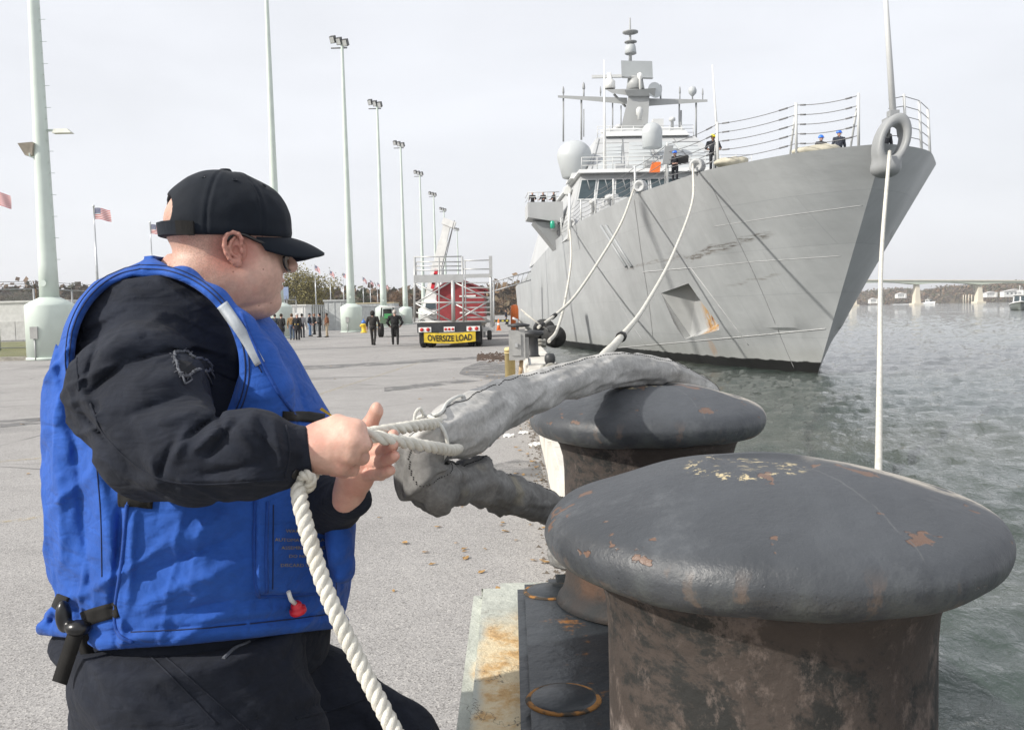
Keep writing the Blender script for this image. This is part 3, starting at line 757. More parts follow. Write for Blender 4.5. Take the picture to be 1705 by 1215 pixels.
# more fittings on the upper works
rnd = random.Random(9)
for k in range(14):
    fz = rnd.uniform(.08, .5); bb = rnd.uniform(-7.5, 7.9); c = front_pt(bb, fz); wv = rnd.uniform(.12, .35); hv = rnd.uniform(.15, .5)
    sp_('wall_fitting', MB().box(c + V(-wv, -.22, -hv), c + V(wv, .1, hv)), M_NAVYD if k % 3 else M_NAVYL)
for k in range(12):
    bb = rnd.uniform(-6.6, 6.8); c = SS(39.6 + rnd.random(), bb, 12.95); hv = rnd.uniform(.3, .9); wv = rnd.uniform(.12, .4)
    sp_('roof_box', MB().box(c + V(-wv, -wv, 0), c + V(wv, wv, hv)), M_NAVYD if k % 2 else M_NAVY)
for bb in (6.9, 6.0, -5.2): sp_('vertical_pipe', MB().tube([front_pt(bb, .02), front_pt(bb, .57)], .07, 6), M_NAVYL)
for bb in (5.95, 3.05, -.2, -3.3): sp_('facade_rail', MB().tube([up_pt(bb, .02), up_pt(bb, .95)], .05, 6), M_NAVYD)
for z in (13.9, 15.2, 16.4):
    f_ = (z - 12.96) / 4.14; sp_('facade_rail', MB().tube([up_pt(6.2, f_), up_pt(-6.2, f_)], .04, 5), M_NAVYD)
dr_ = [front_pt(4.9, .04), front_pt(3.9, .04), front_pt(3.9, .44), front_pt(4.9, .44)]
sp_('door', MB().hexa([p + V(0, -.02, 0) for p in dr_], [p + V(0, -.12, 0) for p in dr_]), M_NAVYD)
# ================================================================== bitts in the foreground
def bollard_paint(name, cap=True):
    m = Mat(name, (0.048, 0.053, 0.060), 0.5, spec=0.5)
    m.vary(2.5, .8, 1.25, 6); m.vary(14, .9, 1.12, 5)
    sep = m.sep()
    # pale crust worn through on the crown and to the right
    rr = m.math('SQRT', m.math('ADD', m.math('POWER', m.math('SUBTRACT', sep[0], -0.03), 2.0), m.math('POWER', m.math('SUBTRACT', sep[1], -.02), 2.0)))
    ring = m.math('MULTIPLY', m.ramp(rr, .045, .062, 0, 1), m.ramp(rr, .085, .072, 0, 1))
    isl = m.ramp(m.noise(60, 6, .7), .54, .60)
    m.mix((0.52, 0.43, 0.25), m.math('MULTIPLY', m.math('ADD', m.math('MULTIPLY', ring, 1.0), m.ramp(rr, .075, .05, 0, .35)), isl))
    r0_ = m.math('SQRT', m.math('ADD', m.math('POWER', sep[0], 2.0), m.math('POWER', sep[1], 2.0))); an_ = m.math('ARCTAN2', sep[1], sep[0])
    wd_ = m.math('ADD', m.math('ADD', m.math('MULTIPLY', sep[0], .42), m.math('MULTIPLY', sep[1], .91)), m.math('MULTIPLY', m.math('SUBTRACT', m.noise(9, 4), .5), .08))
    scar = m.math('MULTIPLY', m.ramp(wd_, .015, .06, 0, 1), m.ramp(sep[0], .05, .11, 0, 1))
    m.mix((0.44, 0.40, 0.34), m.math('MULTIPLY', scar, m.ramp(m.noise(24, 7, .72), .34, .54, 0, 1.0)))
    m.mix((0.14, 0.15, 0.16), m.ramp(m.noise(6, 7, .7, m.map((1, 1, 1), loc=(2, 5, 1))), .54, .72, 0, .45))
    chips = m.ramp(m.noise(12, 4, .55, m.map((1, 1, 1.6), loc=(.3, .1, 0))), .635, .65)
    m.mix((0.15, 0.085, 0.055), m.math('MULTIPLY', chips, .85))
    rimf = m.math('MULTIPLY', m.ramp(sep[2], .035, -.01, 0, 1), m.ramp(m.noise(26, 4, .6, m.map((1, 1, .5))), .56, .64))
    m.mix((0.17, 0.12, 0.09), m.math('MULTIPLY', rimf, .55))
    m.mix((0.09, 0.10, 0.10), m.math('MULTIPLY', m.ramp(sep[2], .03, -.03, 0, 1), m.ramp(m.noise(30, 4, .6, m.map((1, 1, .25))), .4, .7)))
    crack = m.math('ABSOLUTE', m.math('SUBTRACT', m.math('ADD', sep[0], m.math('MULTIPLY', sep[1], .22)), m.math('ADD', .035, m.math('MULTIPLY', m.math('SUBTRACT', m.noise(7, 3), .5), .05))))
    cf = m.math('MULTIPLY', m.ramp(crack, .0006, .002, 1, 0), m.ramp(sep[1], .03, -.02, 0, 1))
    m.mix((0.10, 0.105, 0.11), m.math('MULTIPLY', m.math('MULTIPLY', cf, m.ramp(m.noise(13, 3), .42, .55)), .75))
    m.rough(m.ramp(m.noise(7, 6, .65), .3, .7, .40, .62))
    m.bump(m.noise(11, 6, .6, m.map((1, 1, 1))), .30, .02); m.bump(m.noise(70, 5, .7), .30, .004); m.bump(m.ramp(m.voro(85), .05, .16), .25, .002); m.bump(m.math('MULTIPLY', chips, -1.0), .6, .002)
    wr = _n(m.nt, 'ShaderNodeTexWave'); wr.inputs['Scale'].default_value = 9; wr.inputs['Distortion'].default_value = 6; wr.inputs['Detail'].default_value = 3; m.L(m.map((.6, 1.4, 1)), wr.inputs[0])
    m.bump(m.math('MULTIPLY', wr.outputs[1], m.ramp(m.noise(3.2, 2), .5, .65)), .22, .005)
    return m.m
M_CAP = bollard_paint('bitt_cap_paint')
def post_mat():
    m = Mat('bitt_post_rust', (0.056, 0.045, 0.039), 0.75, spec=.35)
    m.vary(6, .75, 1.25, 6)
    m.mix((0.016, 0.018, 0.018), m.ramp(m.noise(5.5, 8, .75, None, .4), .47, .56, 0, .88))
    m.mix((0.15, 0.12, 0.105), m.ramp(m.noise(12, 8, .78, m.map((1, 1, .6))), .53, .64, 0, .7))
    sp = m.sep(); zz = sp[2]
    m.mix((0.10, 0.052, 0.03), m.math('MULTIPLY', m.ramp(zz, -.28, -.42, 0, .8), m.ramp(m.noise(12, 5), .42, .6, 0, .9)))
    m.mix((0.022, 0.024, 0.026), m.math('MULTIPLY', m.ramp(zz, -.40, -.44, 0, 1), m.ramp(m.noise(8, 5), .40, .55, 0, .85)))
    band = m.ramp(m.math('ABSOLUTE', m.math('ADD', zz, m.math('ADD', .245, m.math('MULTIPLY', m.math('SUBTRACT', m.noise(3, 3), .5), .12)))), .004, .02, 1, 0)
    m.mix((0.26, 0.22, 0.20), m.math('MULTIPLY', band, m.ramp(m.noise(22, 5), .42, .62, 0, .8)))
    m.bump(m.noise(45, 6, .65), .45, .006); m.bump(m.noise(7, 4), .25, .02)
    return m.m
M_POST = post_mat()
m = Mat('base_plate_paint', (0.026, 0.031, 0.036), .42); m.vary(5, .8, 1.2)
m.mix((0.30, 0.13, 0.03), m.ramp(m.noise(6.5, 6, .65), .60, .68, 0, .85)); m.mix((.5, .46, .38), m.ramp(m.noise(11, 4), .72, .76, 0, .8)); m.bump(m.noise(14, 6), .45, .015); m.bump(m.noise(90, 3), .2, .003)
M_PLATE = m.m
ZC = 1.27                                                # rim level
bitts = empty('mooring_bitts', (.34, 1.77, .80), 'pair of dark grey mushroom capped mooring bitts on a rusty plate', 'bollard')
b = MB(); RB = []
bm = bmesh.new(); bmesh.ops.create_cube(bm, size=1)
for v in bm.verts: v.co = Vector((.37 + v.co.x * .74, 1.68 + v.co.y * 1.80, .765 + v.co.z * .09))
ve = [e for e in bm.edges if abs(e.verts[0].co.z - e.verts[1].co.z) > .01]; bmesh.ops.bevel(bm, geom=ve, offset=.09, segments=6, affect='EDGES')
te = [e for e in bm.edges if all(v.co.z > .80 for v in e.verts)]; bmesh.ops.bevel(bm, geom=te, offset=.02, segments=4, affect='EDGES')
me = bpy.data.meshes.new('base_plate'); bm.to_mesh(me); bm.free(); bp = link_mesh('base_plate', me, M_PLATE, None, True); me.set_sharp_from_angle(angle=.6); world_child(bp, bitts)
M_PLUG = simple('plug_paint', (0.024, 0.029, 0.034), .4, var=.2, scale=30, bump=.3, bscale=25)
m = Mat('rust_ring', (0.30, 0.14, 0.035), .85); m.mix((0.05, .04, .03), m.ramp(m.noise(25, 5), .45, .55)); M_RING = m.m
for (x, y) in ((.085, 1.72), (.085, 1.30), (.09, 2.40), (.60, 1.75), (.085, .98)):
    po = MB().lathe([(.066, 0), (.066, .003), (.058, .008), (.02, .011), (0.0001, .0112)], (x, y, .8102), 28).build('bolt_plug', M_PLUG, bitts, world=True)
    MB().lathe([(.075, 0), (.071, .004), (.066, .004)], (x, y, .8101), 28).build('rust_rim', M_RING, po, world=True)
def bitt(cx, cy, zc):
    R = .30
    prof = [(0.252, -.468), (.238, -.455), (.229, -.435), (.224, -.41), (.222, -.30), (.222, -.13), (.225, -.09), (.234, -.060), (.25, -.036)]
    po = MB().lathe([(r * (.97), z) for r, z in prof], (0, 0, 0), 72).build('post', M_POST)
    po.location = (cx, cy, zc); po.rotation_euler = (0, 0, .0)
    po.parent = bitts; po.matrix_parent_inverse = Matrix.Translation(bitts.location).inverted()
    prof = [(.23, -.038), (.262, -.037), (.280, -.030), (.2935, -.017), (.30, .0), (.2985, .013), (.2915, .026), (.279, .036), (.255, .047), (.215, .061), (.165, .077), (.115, .088), (.078, .093), (.070, .0915), (.06, .0885), (.03, .0885), (.0003, .089)]
    pf = []
    P_ = spline([(r, 0, z) for r, z in prof], 60)
    cb = MB().lathe([(max(p[0], .0002), p[2]) for p in P_], (0, 0, 0), 120)
    r0 = np.random.default_rng(int(cy * 100)); ph = r0.random(6) * 7
    cb.v = [(x * (1 + .006 * math.sin(3 * math.atan2(y, x) + ph[0]) + .003 * math.sin(7 * math.atan2(y, x) + ph[1])), y * (1 + .006 * math.sin(3 * math.atan2(y, x) + ph[0])), z + .0025 * math.sin(14 * x + ph[2]) * math.sin(17 * y + ph[3]) + .001 * math.sin(45 * x + 20 * y + ph[4])) for x, y, z in cb.v]
    co = cb.build('cap', M_CAP); co.parent = po
    return po
near_post = bitt(.340, 1.215, ZC - .006); far_post = bitt(.345, 2.325, ZC + .012)
near_post['label'] = 'near bitt with a broad dented cap'; far_post['label'] = 'far bitt with the grey sleeve across its cap'
# concrete plinth under the bitts
m = Mat('plinth_concrete', (0.45, 0.47, 0.42), .85); m.vary(5, .8, 1.12, 6); sp = m.sep()
yel = m.math('MULTIPLY', m.ramp(m.math('ADD', sep_x := sp[0], m.math('MULTIPLY', m.math('SUBTRACT', m.noise(6, 4), .5), .09)), -.11, -.075, 0, 1), m.ramp(m.math('ADD', sp[1], m.math('MULTIPLY', m.math('SUBTRACT', m.noise(5, 4), .5), .4)), 2.42, 2.15, 0, 1))
m.mix((0.66, 0.55, 0.36), m.math('MULTIPLY', yel, .95)); m.mix((0.50, 0.27, 0.07), m.math('MULTIPLY', yel, m.ramp(m.noise(9, 7, .7), .46, .64, 0, .85)))
ab_ = m.math('ABSOLUTE', m.math('SUBTRACT', m.noise(4.2, 6, .6, m.map((1, .7, 1)), .3), .5)); m.mix((0.09, 0.08, 0.065), m.math('MULTIPLY', m.ramp(ab_, 0, .006, .85, 0), m.ramp(m.noise(2.5, 2), .42, .55))); m.mix((.22, .2, .17), m.ramp(m.noise(9, 6, .7), .58, .72, 0, .7))
m.bump(m.noise(18, 6, .65), .6, .02); M_PLINTH = m.m
bm = bmesh.new(); bmesh.ops.create_cube(bm, size=1)
for v in bm.verts: v.co = Vector((.335 + v.co.x * .93, 1.60 + v.co.y * 2.16, .375 + v.co.z * .77))
ve = [e for e in bm.edges if abs(e.verts[0].co.z - e.verts[1].co.z) > .01]; bmesh.ops.bevel(bm, geom=ve, offset=.05, segments=4, affect='EDGES')
te = [e for e in bm.edges if all(v.co.z > .70 for v in e.verts)]; bmesh.ops.bevel(bm, geom=te, offset=.03, segments=4, affect='EDGES')
me = bpy.data.meshes.new('plinth'); bm.to_mesh(me); bm.free(); pl = link_mesh('bollard_plinth', me, M_PLINTH, None, True); me.set_sharp_from_angle(angle=.6)
tag(pl, kind='structure')
# ================================================================== the sailor in the foreground
from mathutils.bvhtree import BVHTree
def fabric(name, col, sheen=.4, rough=.85, weave=900, wr=.25, var=.1):
    m = Mat(name, col, rough, spec=.25); m.vary(9, 1 - var, 1 + var, 6); m.vary(60, 1 - var * .5, 1 + var * .6, 3)
    m.b.inputs['Sheen Weight'].default_value = sheen * .15; m.b.inputs['Sheen Roughness'].default_value = .5
    if var > .07 and weave == 900:
        for sc_, rt, st in ((6.0, .5, .26), (11.0, -.4, .16)):
            r_ = m.math('ABSOLUTE', m.math('SUBTRACT', m.noise(sc_, 2, .45, m.map((1, 1, 2.4), (0, rt, 0)), .9), .5)); m.bump(m.ramp(r_, 0, .10), st, .007)
    m.bump(m.noise(weave, 2, .5), .35, .0012); m.bump(m.noise(34, 6, .62, None, .6), wr, .012)
    return m.m
M_VEST = fabric('blue_vest_cloth', (0.020, 0.085, 0.365), var=.11)
M_VESTD = fabric('blue_vest_piping', (0.014, 0.060, 0.28), var=.08)
M_NAVYC = fabric('navy_coverall_cloth', (0.0135, 0.0165, 0.0255), .12, .92, var=.18)
M_CAPC = fabric('navy_cap_twill', (0.0050, 0.0085, 0.0150), .35, .8, 1400, .06, .1)
M_WEB = fabric('black_webbing', (0.010, 0.0095, 0.009), .3, .8, 500, .05, .1)
M_REFL = fabric('silver_reflective_tape', (0.34, 0.37, 0.40), 0, .45, 700, .1, .1)
M_STITCH = simple('dark_thread', (0.01, 0.02, 0.07), .9, var=.1)
M_FRAY = simple('frayed_grey_thread', (0.105, 0.112, 0.13), .95, var=.2, scale=200)
M_YEL = simple('yellow_lining', (0.55, 0.36, 0.03), .8)
M_RED = simple('red_plastic', (0.62, 0.02, 0.035), .4, var=.05)
M_PRINT = simple('faded_gold_print', (0.30, 0.24, 0.09), .8, var=.3, scale=400)
EARW = P(393, 414, 1.43)
m = Mat('skin', (0.60, 0.375, 0.295), .5, spec=.4)
m.b.inputs['Subsurface Weight'].default_value = .10; m.b.inputs['Subsurface Radius'].default_value = (.012, .004, .002); m.b.inputs['Subsurface Scale'].default_value = .6
m.vary(22, .88, 1.08, 6); m.vary(140, .93, 1.05, 4)
m.mix((0.56, 0.235, 0.18), m.ramp(m.noise(14, 6, .6), .44, .70, 0, .6))
dv = _n(m.nt, 'ShaderNodeVectorMath', operation='DISTANCE'); m.L(m.co, dv.inputs[0]); dv.inputs[1].default_value = tuple(EARW + V(-.005, .0, 0))
m.mix((0.46, 0.13, 0.10), m.ramp(dv.outputs['Value'], .022, .05, .55, 0))
# close-cropped hair on the back of the head
dv2 = _n(m.nt, 'ShaderNodeVectorMath', operation='DISTANCE'); m.L(m.co, dv2.inputs[0]); dv2.inputs[1].default_value = tuple(P(320, 392, 1.42))
hm = m.math('MULTIPLY', m.ramp(dv2.outputs['Value'], .06, .105, 1, 0), m.ramp(m.noise(420, 2), .45, .6, .2, .8))
m.mix((0.27, 0.175, 0.125), m.math('MULTIPLY', hm, .55))
m.mix((0.22, 0.12, 0.09), m.ramp(m.voro(95), .035, .05, .22, 0))
mole = m.ramp(m.voro(33), .045, .06, .6, 0); m.mix((0.17, 0.07, 0.045), mole)
m.bump(m.noise(420, 3, .7), .22, .0012); m.bump(m.noise(90, 5, .6), .25, .003)
M_SKIN = m.m

sailor = empty('person', (P(330, 900, 1.5)[0], 1.5, 0), 'sailor in blue flotation vest and dark cap hauling on a white rope', 'person')
def PX(p):                                               # pixel coordinates of arrays of points (for tracing folds)
    q = [p[i] - CAM[i] for i in range(3)]
    d = q[1] * FW[1] + q[2] * FW[2]
    return (852.5 + FPX * (q[0] * RT[0] + q[1] * RT[1] + q[2] * RT[2]) / d, 607.5 - FPX * (q[0] * UP[0] + q[1] * UP[1] + q[2] * UP[2]) / d)
def folds(px, py, L):
    o = 0
    for (x0, y0, x1, y1, wd, am) in L:
        dx, dy = x1 - x0, y1 - y0; t = np.clip(((px - x0) * dx + (py - y0) * dy) / (dx * dx + dy * dy), 0, 1)
        d2 = (px - x0 - t * dx) ** 2 + (py - y0 - t * dy) ** 2
        o = o + am * .001 * (np.exp(-d2 / (wd * wd)) if am > 0 else 1.25 * np.exp(-np.sqrt(d2 + 1) / (.62 * wd))) * (1 - .55 * (2 * t - 1) ** 2)
    return o
def ridged(p, ang, along, across, seed):                 # creases that run in one direction
    c, s_ = math.cos(ang), math.sin(ang); u = p[0] * c + p[2] * s_; v = -p[0] * s_ + p[2] * c
    return np.maximum(0, 1 - 2.6 * np.abs(vnoise([u / along + .35 * vnoise(p, .08, seed + 9), v / across, p[1] / along], 1.0, seed))) - .35
# ---- vest and torso: stacked sections
SEC = [(438, 228, 318), (452, 205, 335), (470, 168, 352), (500, 136, 385), (540, 110, 425), (600, 90, 470), (650, 78, 505), (700, 72, 540), (760, 71, 566),
       (820, 73, 580), (900, 80, 588), (950, 84, 583), (985, 80, 578), (1010, 66, 575), (1036, 46, 572), (1056, 60, 570), (1090, 120, 566), (1120, 140, 560)]
YT = 1.50; A_T = math.radians(-24)
_z = np.array([P(330, s[0], YT)[2] for s in SEC])[::-1]
_xl = np.array([P(s[1], s[0], YT)[0] for s in SEC])[::-1]; _xr = np.array([P(s[2], s[0], YT)[0] for s in SEC])[::-1]
_rr = np.interp([s[0] for s in SEC], [438, 470, 520, 620, 760, 1120], [2.0, 2.05, 1.62, 1.25, 1.12, 1.05])[::-1]
def sec_d(p, off=0.0, n=2.35):
    z = p[2]; xl = np.interp(z, _z, _xl); xr = np.interp(z, _z, _xr); r = np.interp(z, _z, _rr)
    xc = (xl + xr) / 2 + .020; hs = (xr - xl) / 2 * .875 + off
    c, s = math.cos(A_T), math.sin(A_T)
    A = hs / np.sqrt(c * c + (r * s) ** 2); B = A * r
    u = (p[0] - xc) * c + (p[1] - YT) * s; v = -(p[0] - xc) * s + (p[1] - YT) * c
    k = ((np.abs(u) / A) ** n + (np.abs(v) / B) ** n) ** (1 / n)
    return (k - 1) * A * .92
VF = [(120, 690, 150, 980, 16, -7), (92, 700, 100, 960, 12, 5), (160, 760, 190, 960, 14, 6), (205, 860, 190, 1010, 8, -9), (222, 850, 214, 1010, 7, 6),
      (250, 1000, 420, 930, 14, 7), (230, 960, 400, 890, 13, -6), (300, 900, 420, 850, 16, 6), (240, 1030, 460, 985, 12, -6), (260, 880, 420, 1010, 30, 4),
      (470, 700, 440, 590, 10, -8), (455, 720, 425, 610, 8, 7), (495, 700, 470, 610, 9, 6), (510, 690, 488, 620, 8, -7), (430, 690, 405, 600, 10, 5),
      (300, 460, 420, 600, 8, 5), (330, 465, 470, 640, 7, -6), (350, 470, 500, 660, 9, 6), (90, 640, 110, 760, 12, 4),
      (570, 830, 585, 950, 8, -8), (560, 820, 575, 980, 7, 7), (110, 1000, 60, 1040, 10, 6), (90, 985, 85, 1050, 9, -6), (128, 1010, 150, 1070, 10, -7), (300, 1040, 560, 1000, 9, 4)]
ARM_C = P(250, 600, 1.27); ARM_R = (.122, .139)
NECK_T, NECK_B = P(345, 420, 1.44), P(312, 560, 1.52)
def arm_ell(p, px=None, py=None):                       # armhole as it opens towards the near side
    if px is None: px, py = PX(p)
    dx_ = px - 256 - .06 * (py - 600); k = np.sqrt((dx_ / np.where(dx_ < 0, 131, 142)) ** 2 + ((py - 604) / 146) ** 2)
    return (k - 1) * 142 * p[1] / FPX
STRAPS = [[(P(225, 470, 1.46), .018), (P(262, 462, 1.43), .020), (P(305, 472, 1.385), .022), (P(352, 506, 1.36), .024), (P(395, 552, 1.35), .027), (P(425, 600, 1.35), .032), (P(440, 650, 1.355), .040), (P(440, 720, 1.36), .05)],
          [(P(300, 462, 1.56), .022), (P(360, 500, 1.60), .026), (P(420, 560, 1.60), .032), (P(462, 630, 1.56), .04)]]
def hem(px, py): return np.interp(px, [30, 60, 118, 140, 165, 230, 300, 420, 520, 600], [1046, 1056, 1062, 1068, 1083, 1078, 1074, 1062, 1050, 1042])
def f_vest(p):
    d = sec_d(p)
    px, py = PX(p)
    near = np.clip((1.55 - p[1]) / .08, 0, 1)
    d = d - folds(px, py, VF) * 1.25 * near - .0012 * vnoise(p, .035, 5) - .004 * vnoise(p, .10, 6) - .0058 * ridged(p, .55, .16, .045, 51) * near - .0032 * ridged(p, 1.35, .10, .028, 52) * near
    # front pocket flap stands proud
    pk = np.clip((px - 424) / 5, 0, 1) * np.clip((566 - px) / 8, 0, 1) * np.clip((992 - (px - 424) * .0 - py) / 6, 0, 1) * np.clip((py - 800) / 12, 0, 1)
    d = d - .011 * pk * near
    # rolled edge of the side panel
    d = d - .005 * np.exp(-((px - np.interp(py, [830, 1000, 1060], [212, 196, 204])) / 5) ** 2) * near * (py > 835) + .004 * np.exp(-((px - np.interp(py, [830, 1000, 1060], [202, 186, 194])) / 4) ** 2) * near * (py > 835)
    a = arm_ell(p, px, py); cutf = smax(a, p[1] - 1.47, .02)
    d = d - .007 * np.exp(-((a - .012) / .008) ** 2) * near + .004 * np.exp(-((a - .026) / .005) ** 2) * near
    d = smax(d, -cutf, .008)
    nk = s_cap(p, NECK_T, NECK_B, .072, .082); d = smax(d, -nk, .008)
    for tr in STRAPS:
        e = s_chain(p, [c for c, r in tr], [r for c, r in tr], .02); e = smax(e, -s_cap(p, NECK_T, NECK_B, .050, .055), .008); e = smax(e, -cutf, .008); d = smin(d, e, .018)
    hz = (py - hem(px, py)) * p[1] / FPX
    d = d - .005 * np.exp(-((hz + .012) / .007) ** 2) + .003 * np.exp(-((hz + .026) / .004) ** 2)
    return smax(d, hz, .008)
vest = sdf('vest', f_vest, P(20, 1125, 1.5) + V(-.03, -.36, 0), P(640, 425, 1.5) + V(.03, .36, 0), .0040, M_VEST, sailor, keep=True)

# ---- overall top: chest underneath, right sleeve, left sleeve
def Rp(px, Y): return px * Y / FPX
ARM = [(244, 600, 1.40, 92), (232, 655, 1.30, 106), (262, 732, 1.21, 92), (325, 762, 1.16, 75), (420, 756, 1.15, 67), (500, 752, 1.17, 44)]
SF = [(150, 655, 205, 605, 13, -9), (205, 605, 290, 583, 12, -11), (290, 583, 345, 588, 10, -7), (155, 600, 225, 560, 18, 6), (225, 640, 340, 612, 20, 7),
      (130, 560, 210, 520, 20, -4), (180, 480, 280, 520, 22, 4), (215, 690, 300, 660, 13, -6), (235, 710, 330, 680, 13, 6), (300, 735, 365, 690, 8, -9), (325, 748, 378, 700, 8, 8), (345, 760, 396, 702, 8, -8),
      (380, 705, 420, 740, 9, 6), (362, 690, 372, 720, 7, -8), (285, 765, 315, 715, 9, 6), (265, 790, 290, 735, 10, -7), (430, 700, 445, 760, 9, -5), (455, 705, 470, 770, 8, 5), (245, 760, 262, 800, 9, 5), (340, 790, 440, 770, 11, -5), (300, 800, 470, 800, 9, 4),
      (140, 690, 185, 740, 8, -8), (128, 640, 160, 700, 9, 6), (345, 600, 372, 650, 12, -5), (165, 560, 140, 640, 9, -6)]
def f_top(p):
    px, py = PX(p)
    d = None
    for i in range(len(ARM) - 1):
        a, b_ = ARM[i], ARM[i + 1]
        e = s_cap(p, P(*a[:3]), P(*b_[:3]), Rp(a[3], a[2]), Rp(b_[3], b_[2])); d = e if d is None else smin(d, e, .028)
    d = smin(d, smin(s_ell(p, P(248, 580, 1.41), (.108, .075, .112)), smin(smin(s_ell(p, P(190, 600, 1.42), (.07, .05, .10)), s_ell(p, P(305, 625, 1.42), (.095, .062, .10)), .03), s_ell(p, P(318, 560, 1.43), (.075, .058, .085)), .03), .03), .03)
    d = d - folds(px, py, SF) * 1.45 - .0010 * vnoise(p, .03, 8) - .003 * vnoise(p, .075, 9) - .0052 * ridged(p, .25, .11, .035, 53) - .0036 * ridged(p, -.6, .08, .024, 54)
    d = smax(d, (px - 508 - (py - 750) * .12) * .00078, .004)
    cuff = s_cap(p, P(487, 754, 1.168), P(508, 752, 1.168), Rp(46, 1.168), Rp(44, 1.168)); cuff = smax(cuff, (px - 516 - (py - 750) * .12) * .00078, .004); cuff = smax(cuff, (470 - px) * .00078, .004)
    return smin(d, cuff, .004)
top = sdf('coverall_sleeve', f_top, P(90, 850, 1.3) + V(0, -.30, 0), P(545, 430, 1.3) + V(0, .2, 0), .0030, M_NAVYC, sailor, keep=True)
LARM = [(400, 600, 1.72, .095), (470, 790, 1.62, .07), (550, 836, 1.40, .043), (580, 828, 1.315, .034)]
lsl = sdf('coverall_sleeve', lambda p: s_chain(p, [P(*a[:3]) for a in LARM], [a[3] for a in LARM], .03) - .003 * vnoise(p, .03, 4), P(360, 880, 1.62) + V(-.1, -.42, -.05), P(600, 520, 1.5) + V(.06, .3, .1), .006, M_NAVYC, sailor)
def f_torso(p):
    return smax(smax(sec_d(p, -.022), s_cap(p, P(300, 600, 1.5), P(320, 1060, 1.5), .5, .5), .01), -s_cap(p, NECK_T, P(318, 500, 1.47), .066, .07), .006)
sdf('coverall_body', f_torso, P(60, 1115, 1.5) + V(0, -.3, 0), P(600, 445, 1.5) + V(0, .3, 0), .009, M_NAVYC, sailor)

# ---- trousers
PF = [(260, 1090, 420, 1215, 10, -4), (225, 1110, 330, 1200, 9, -5), (245, 1105, 350, 1195, 8, 4), (180, 1120, 250, 1215, 12, 6), (390, 1085, 440, 1060, 10, 8), (420, 1085, 470, 1062, 9, -6), (480, 1170, 620, 1130, 14, 7), (470, 1190, 610, 1150, 10, -6), (330, 1110, 470, 1190, 18, 6), (520, 1070, 600, 1140, 16, -6), (380, 1140, 470, 1230, 14, -6), (300, 1180, 360, 1230, 10, 5)]
HIP_N, HIP_F = P(318, 1115, 1.36), P(360, 1105, 1.62)
KN_N, KN_F = V(-.30, 1.30, .72), V(-.245, 1.55, .79)
AN_N, AN_F = V(-.40, 1.30, .11), V(-.27, 1.60, .11)
def f_pants(p):
    px, py = PX(p)
    d = smin(s_cap(p, P(320, 1040, 1.46), P(330, 1120, 1.48), .19, .185), s_ell(p, P(262, 1130, 1.50), (.11, .18, .12)), .06)
    for h, k, a in ((HIP_N, KN_N, AN_N), (HIP_F, KN_F, AN_F)):
        d = smin(d, s_chain(p, [h, k, a], [.150, .100, .080], .03), .05)
    d = d - folds(px, py, PF) * np.clip((1.5 - p[1]) / .06, 0, 1) - .003 * vnoise(p, .06, 12) - .0065 * ridged(p, -.75, .15, .045, 55) - .0036 * ridged(p, .2, .1, .03, 56)
    d = smax(d, (1036 - py) * .001 , .01)
    return smax(d, .06 - p[2], .01)
trs = sdf('trousers', f_pants, (P(120, 1215, 1.4)[0] - .12, 1.02, .0), (.10, 1.85, P(300, 1020, 1.5)[2]), .0075, M_NAVYC, sailor)
for a in (AN_N, AN_F):
    f = lambda p, a=a: smax(smin(s_cap(p, a + V(0, 0, .05), a + V(.0, 0, -.05), .055, .05), s_cap(p, a + V(-.02, 0, -.06), a + V(.17, .03, -.068), .05, .042), .03), .002 - p[2], .006)
    sdf('boot', f, a + V(-.12, -.12, -.115), a + V(.28, .14, .14), .006, simple('black_boot_leather', (.012, .012, .012), .45, var=.2), sailor)

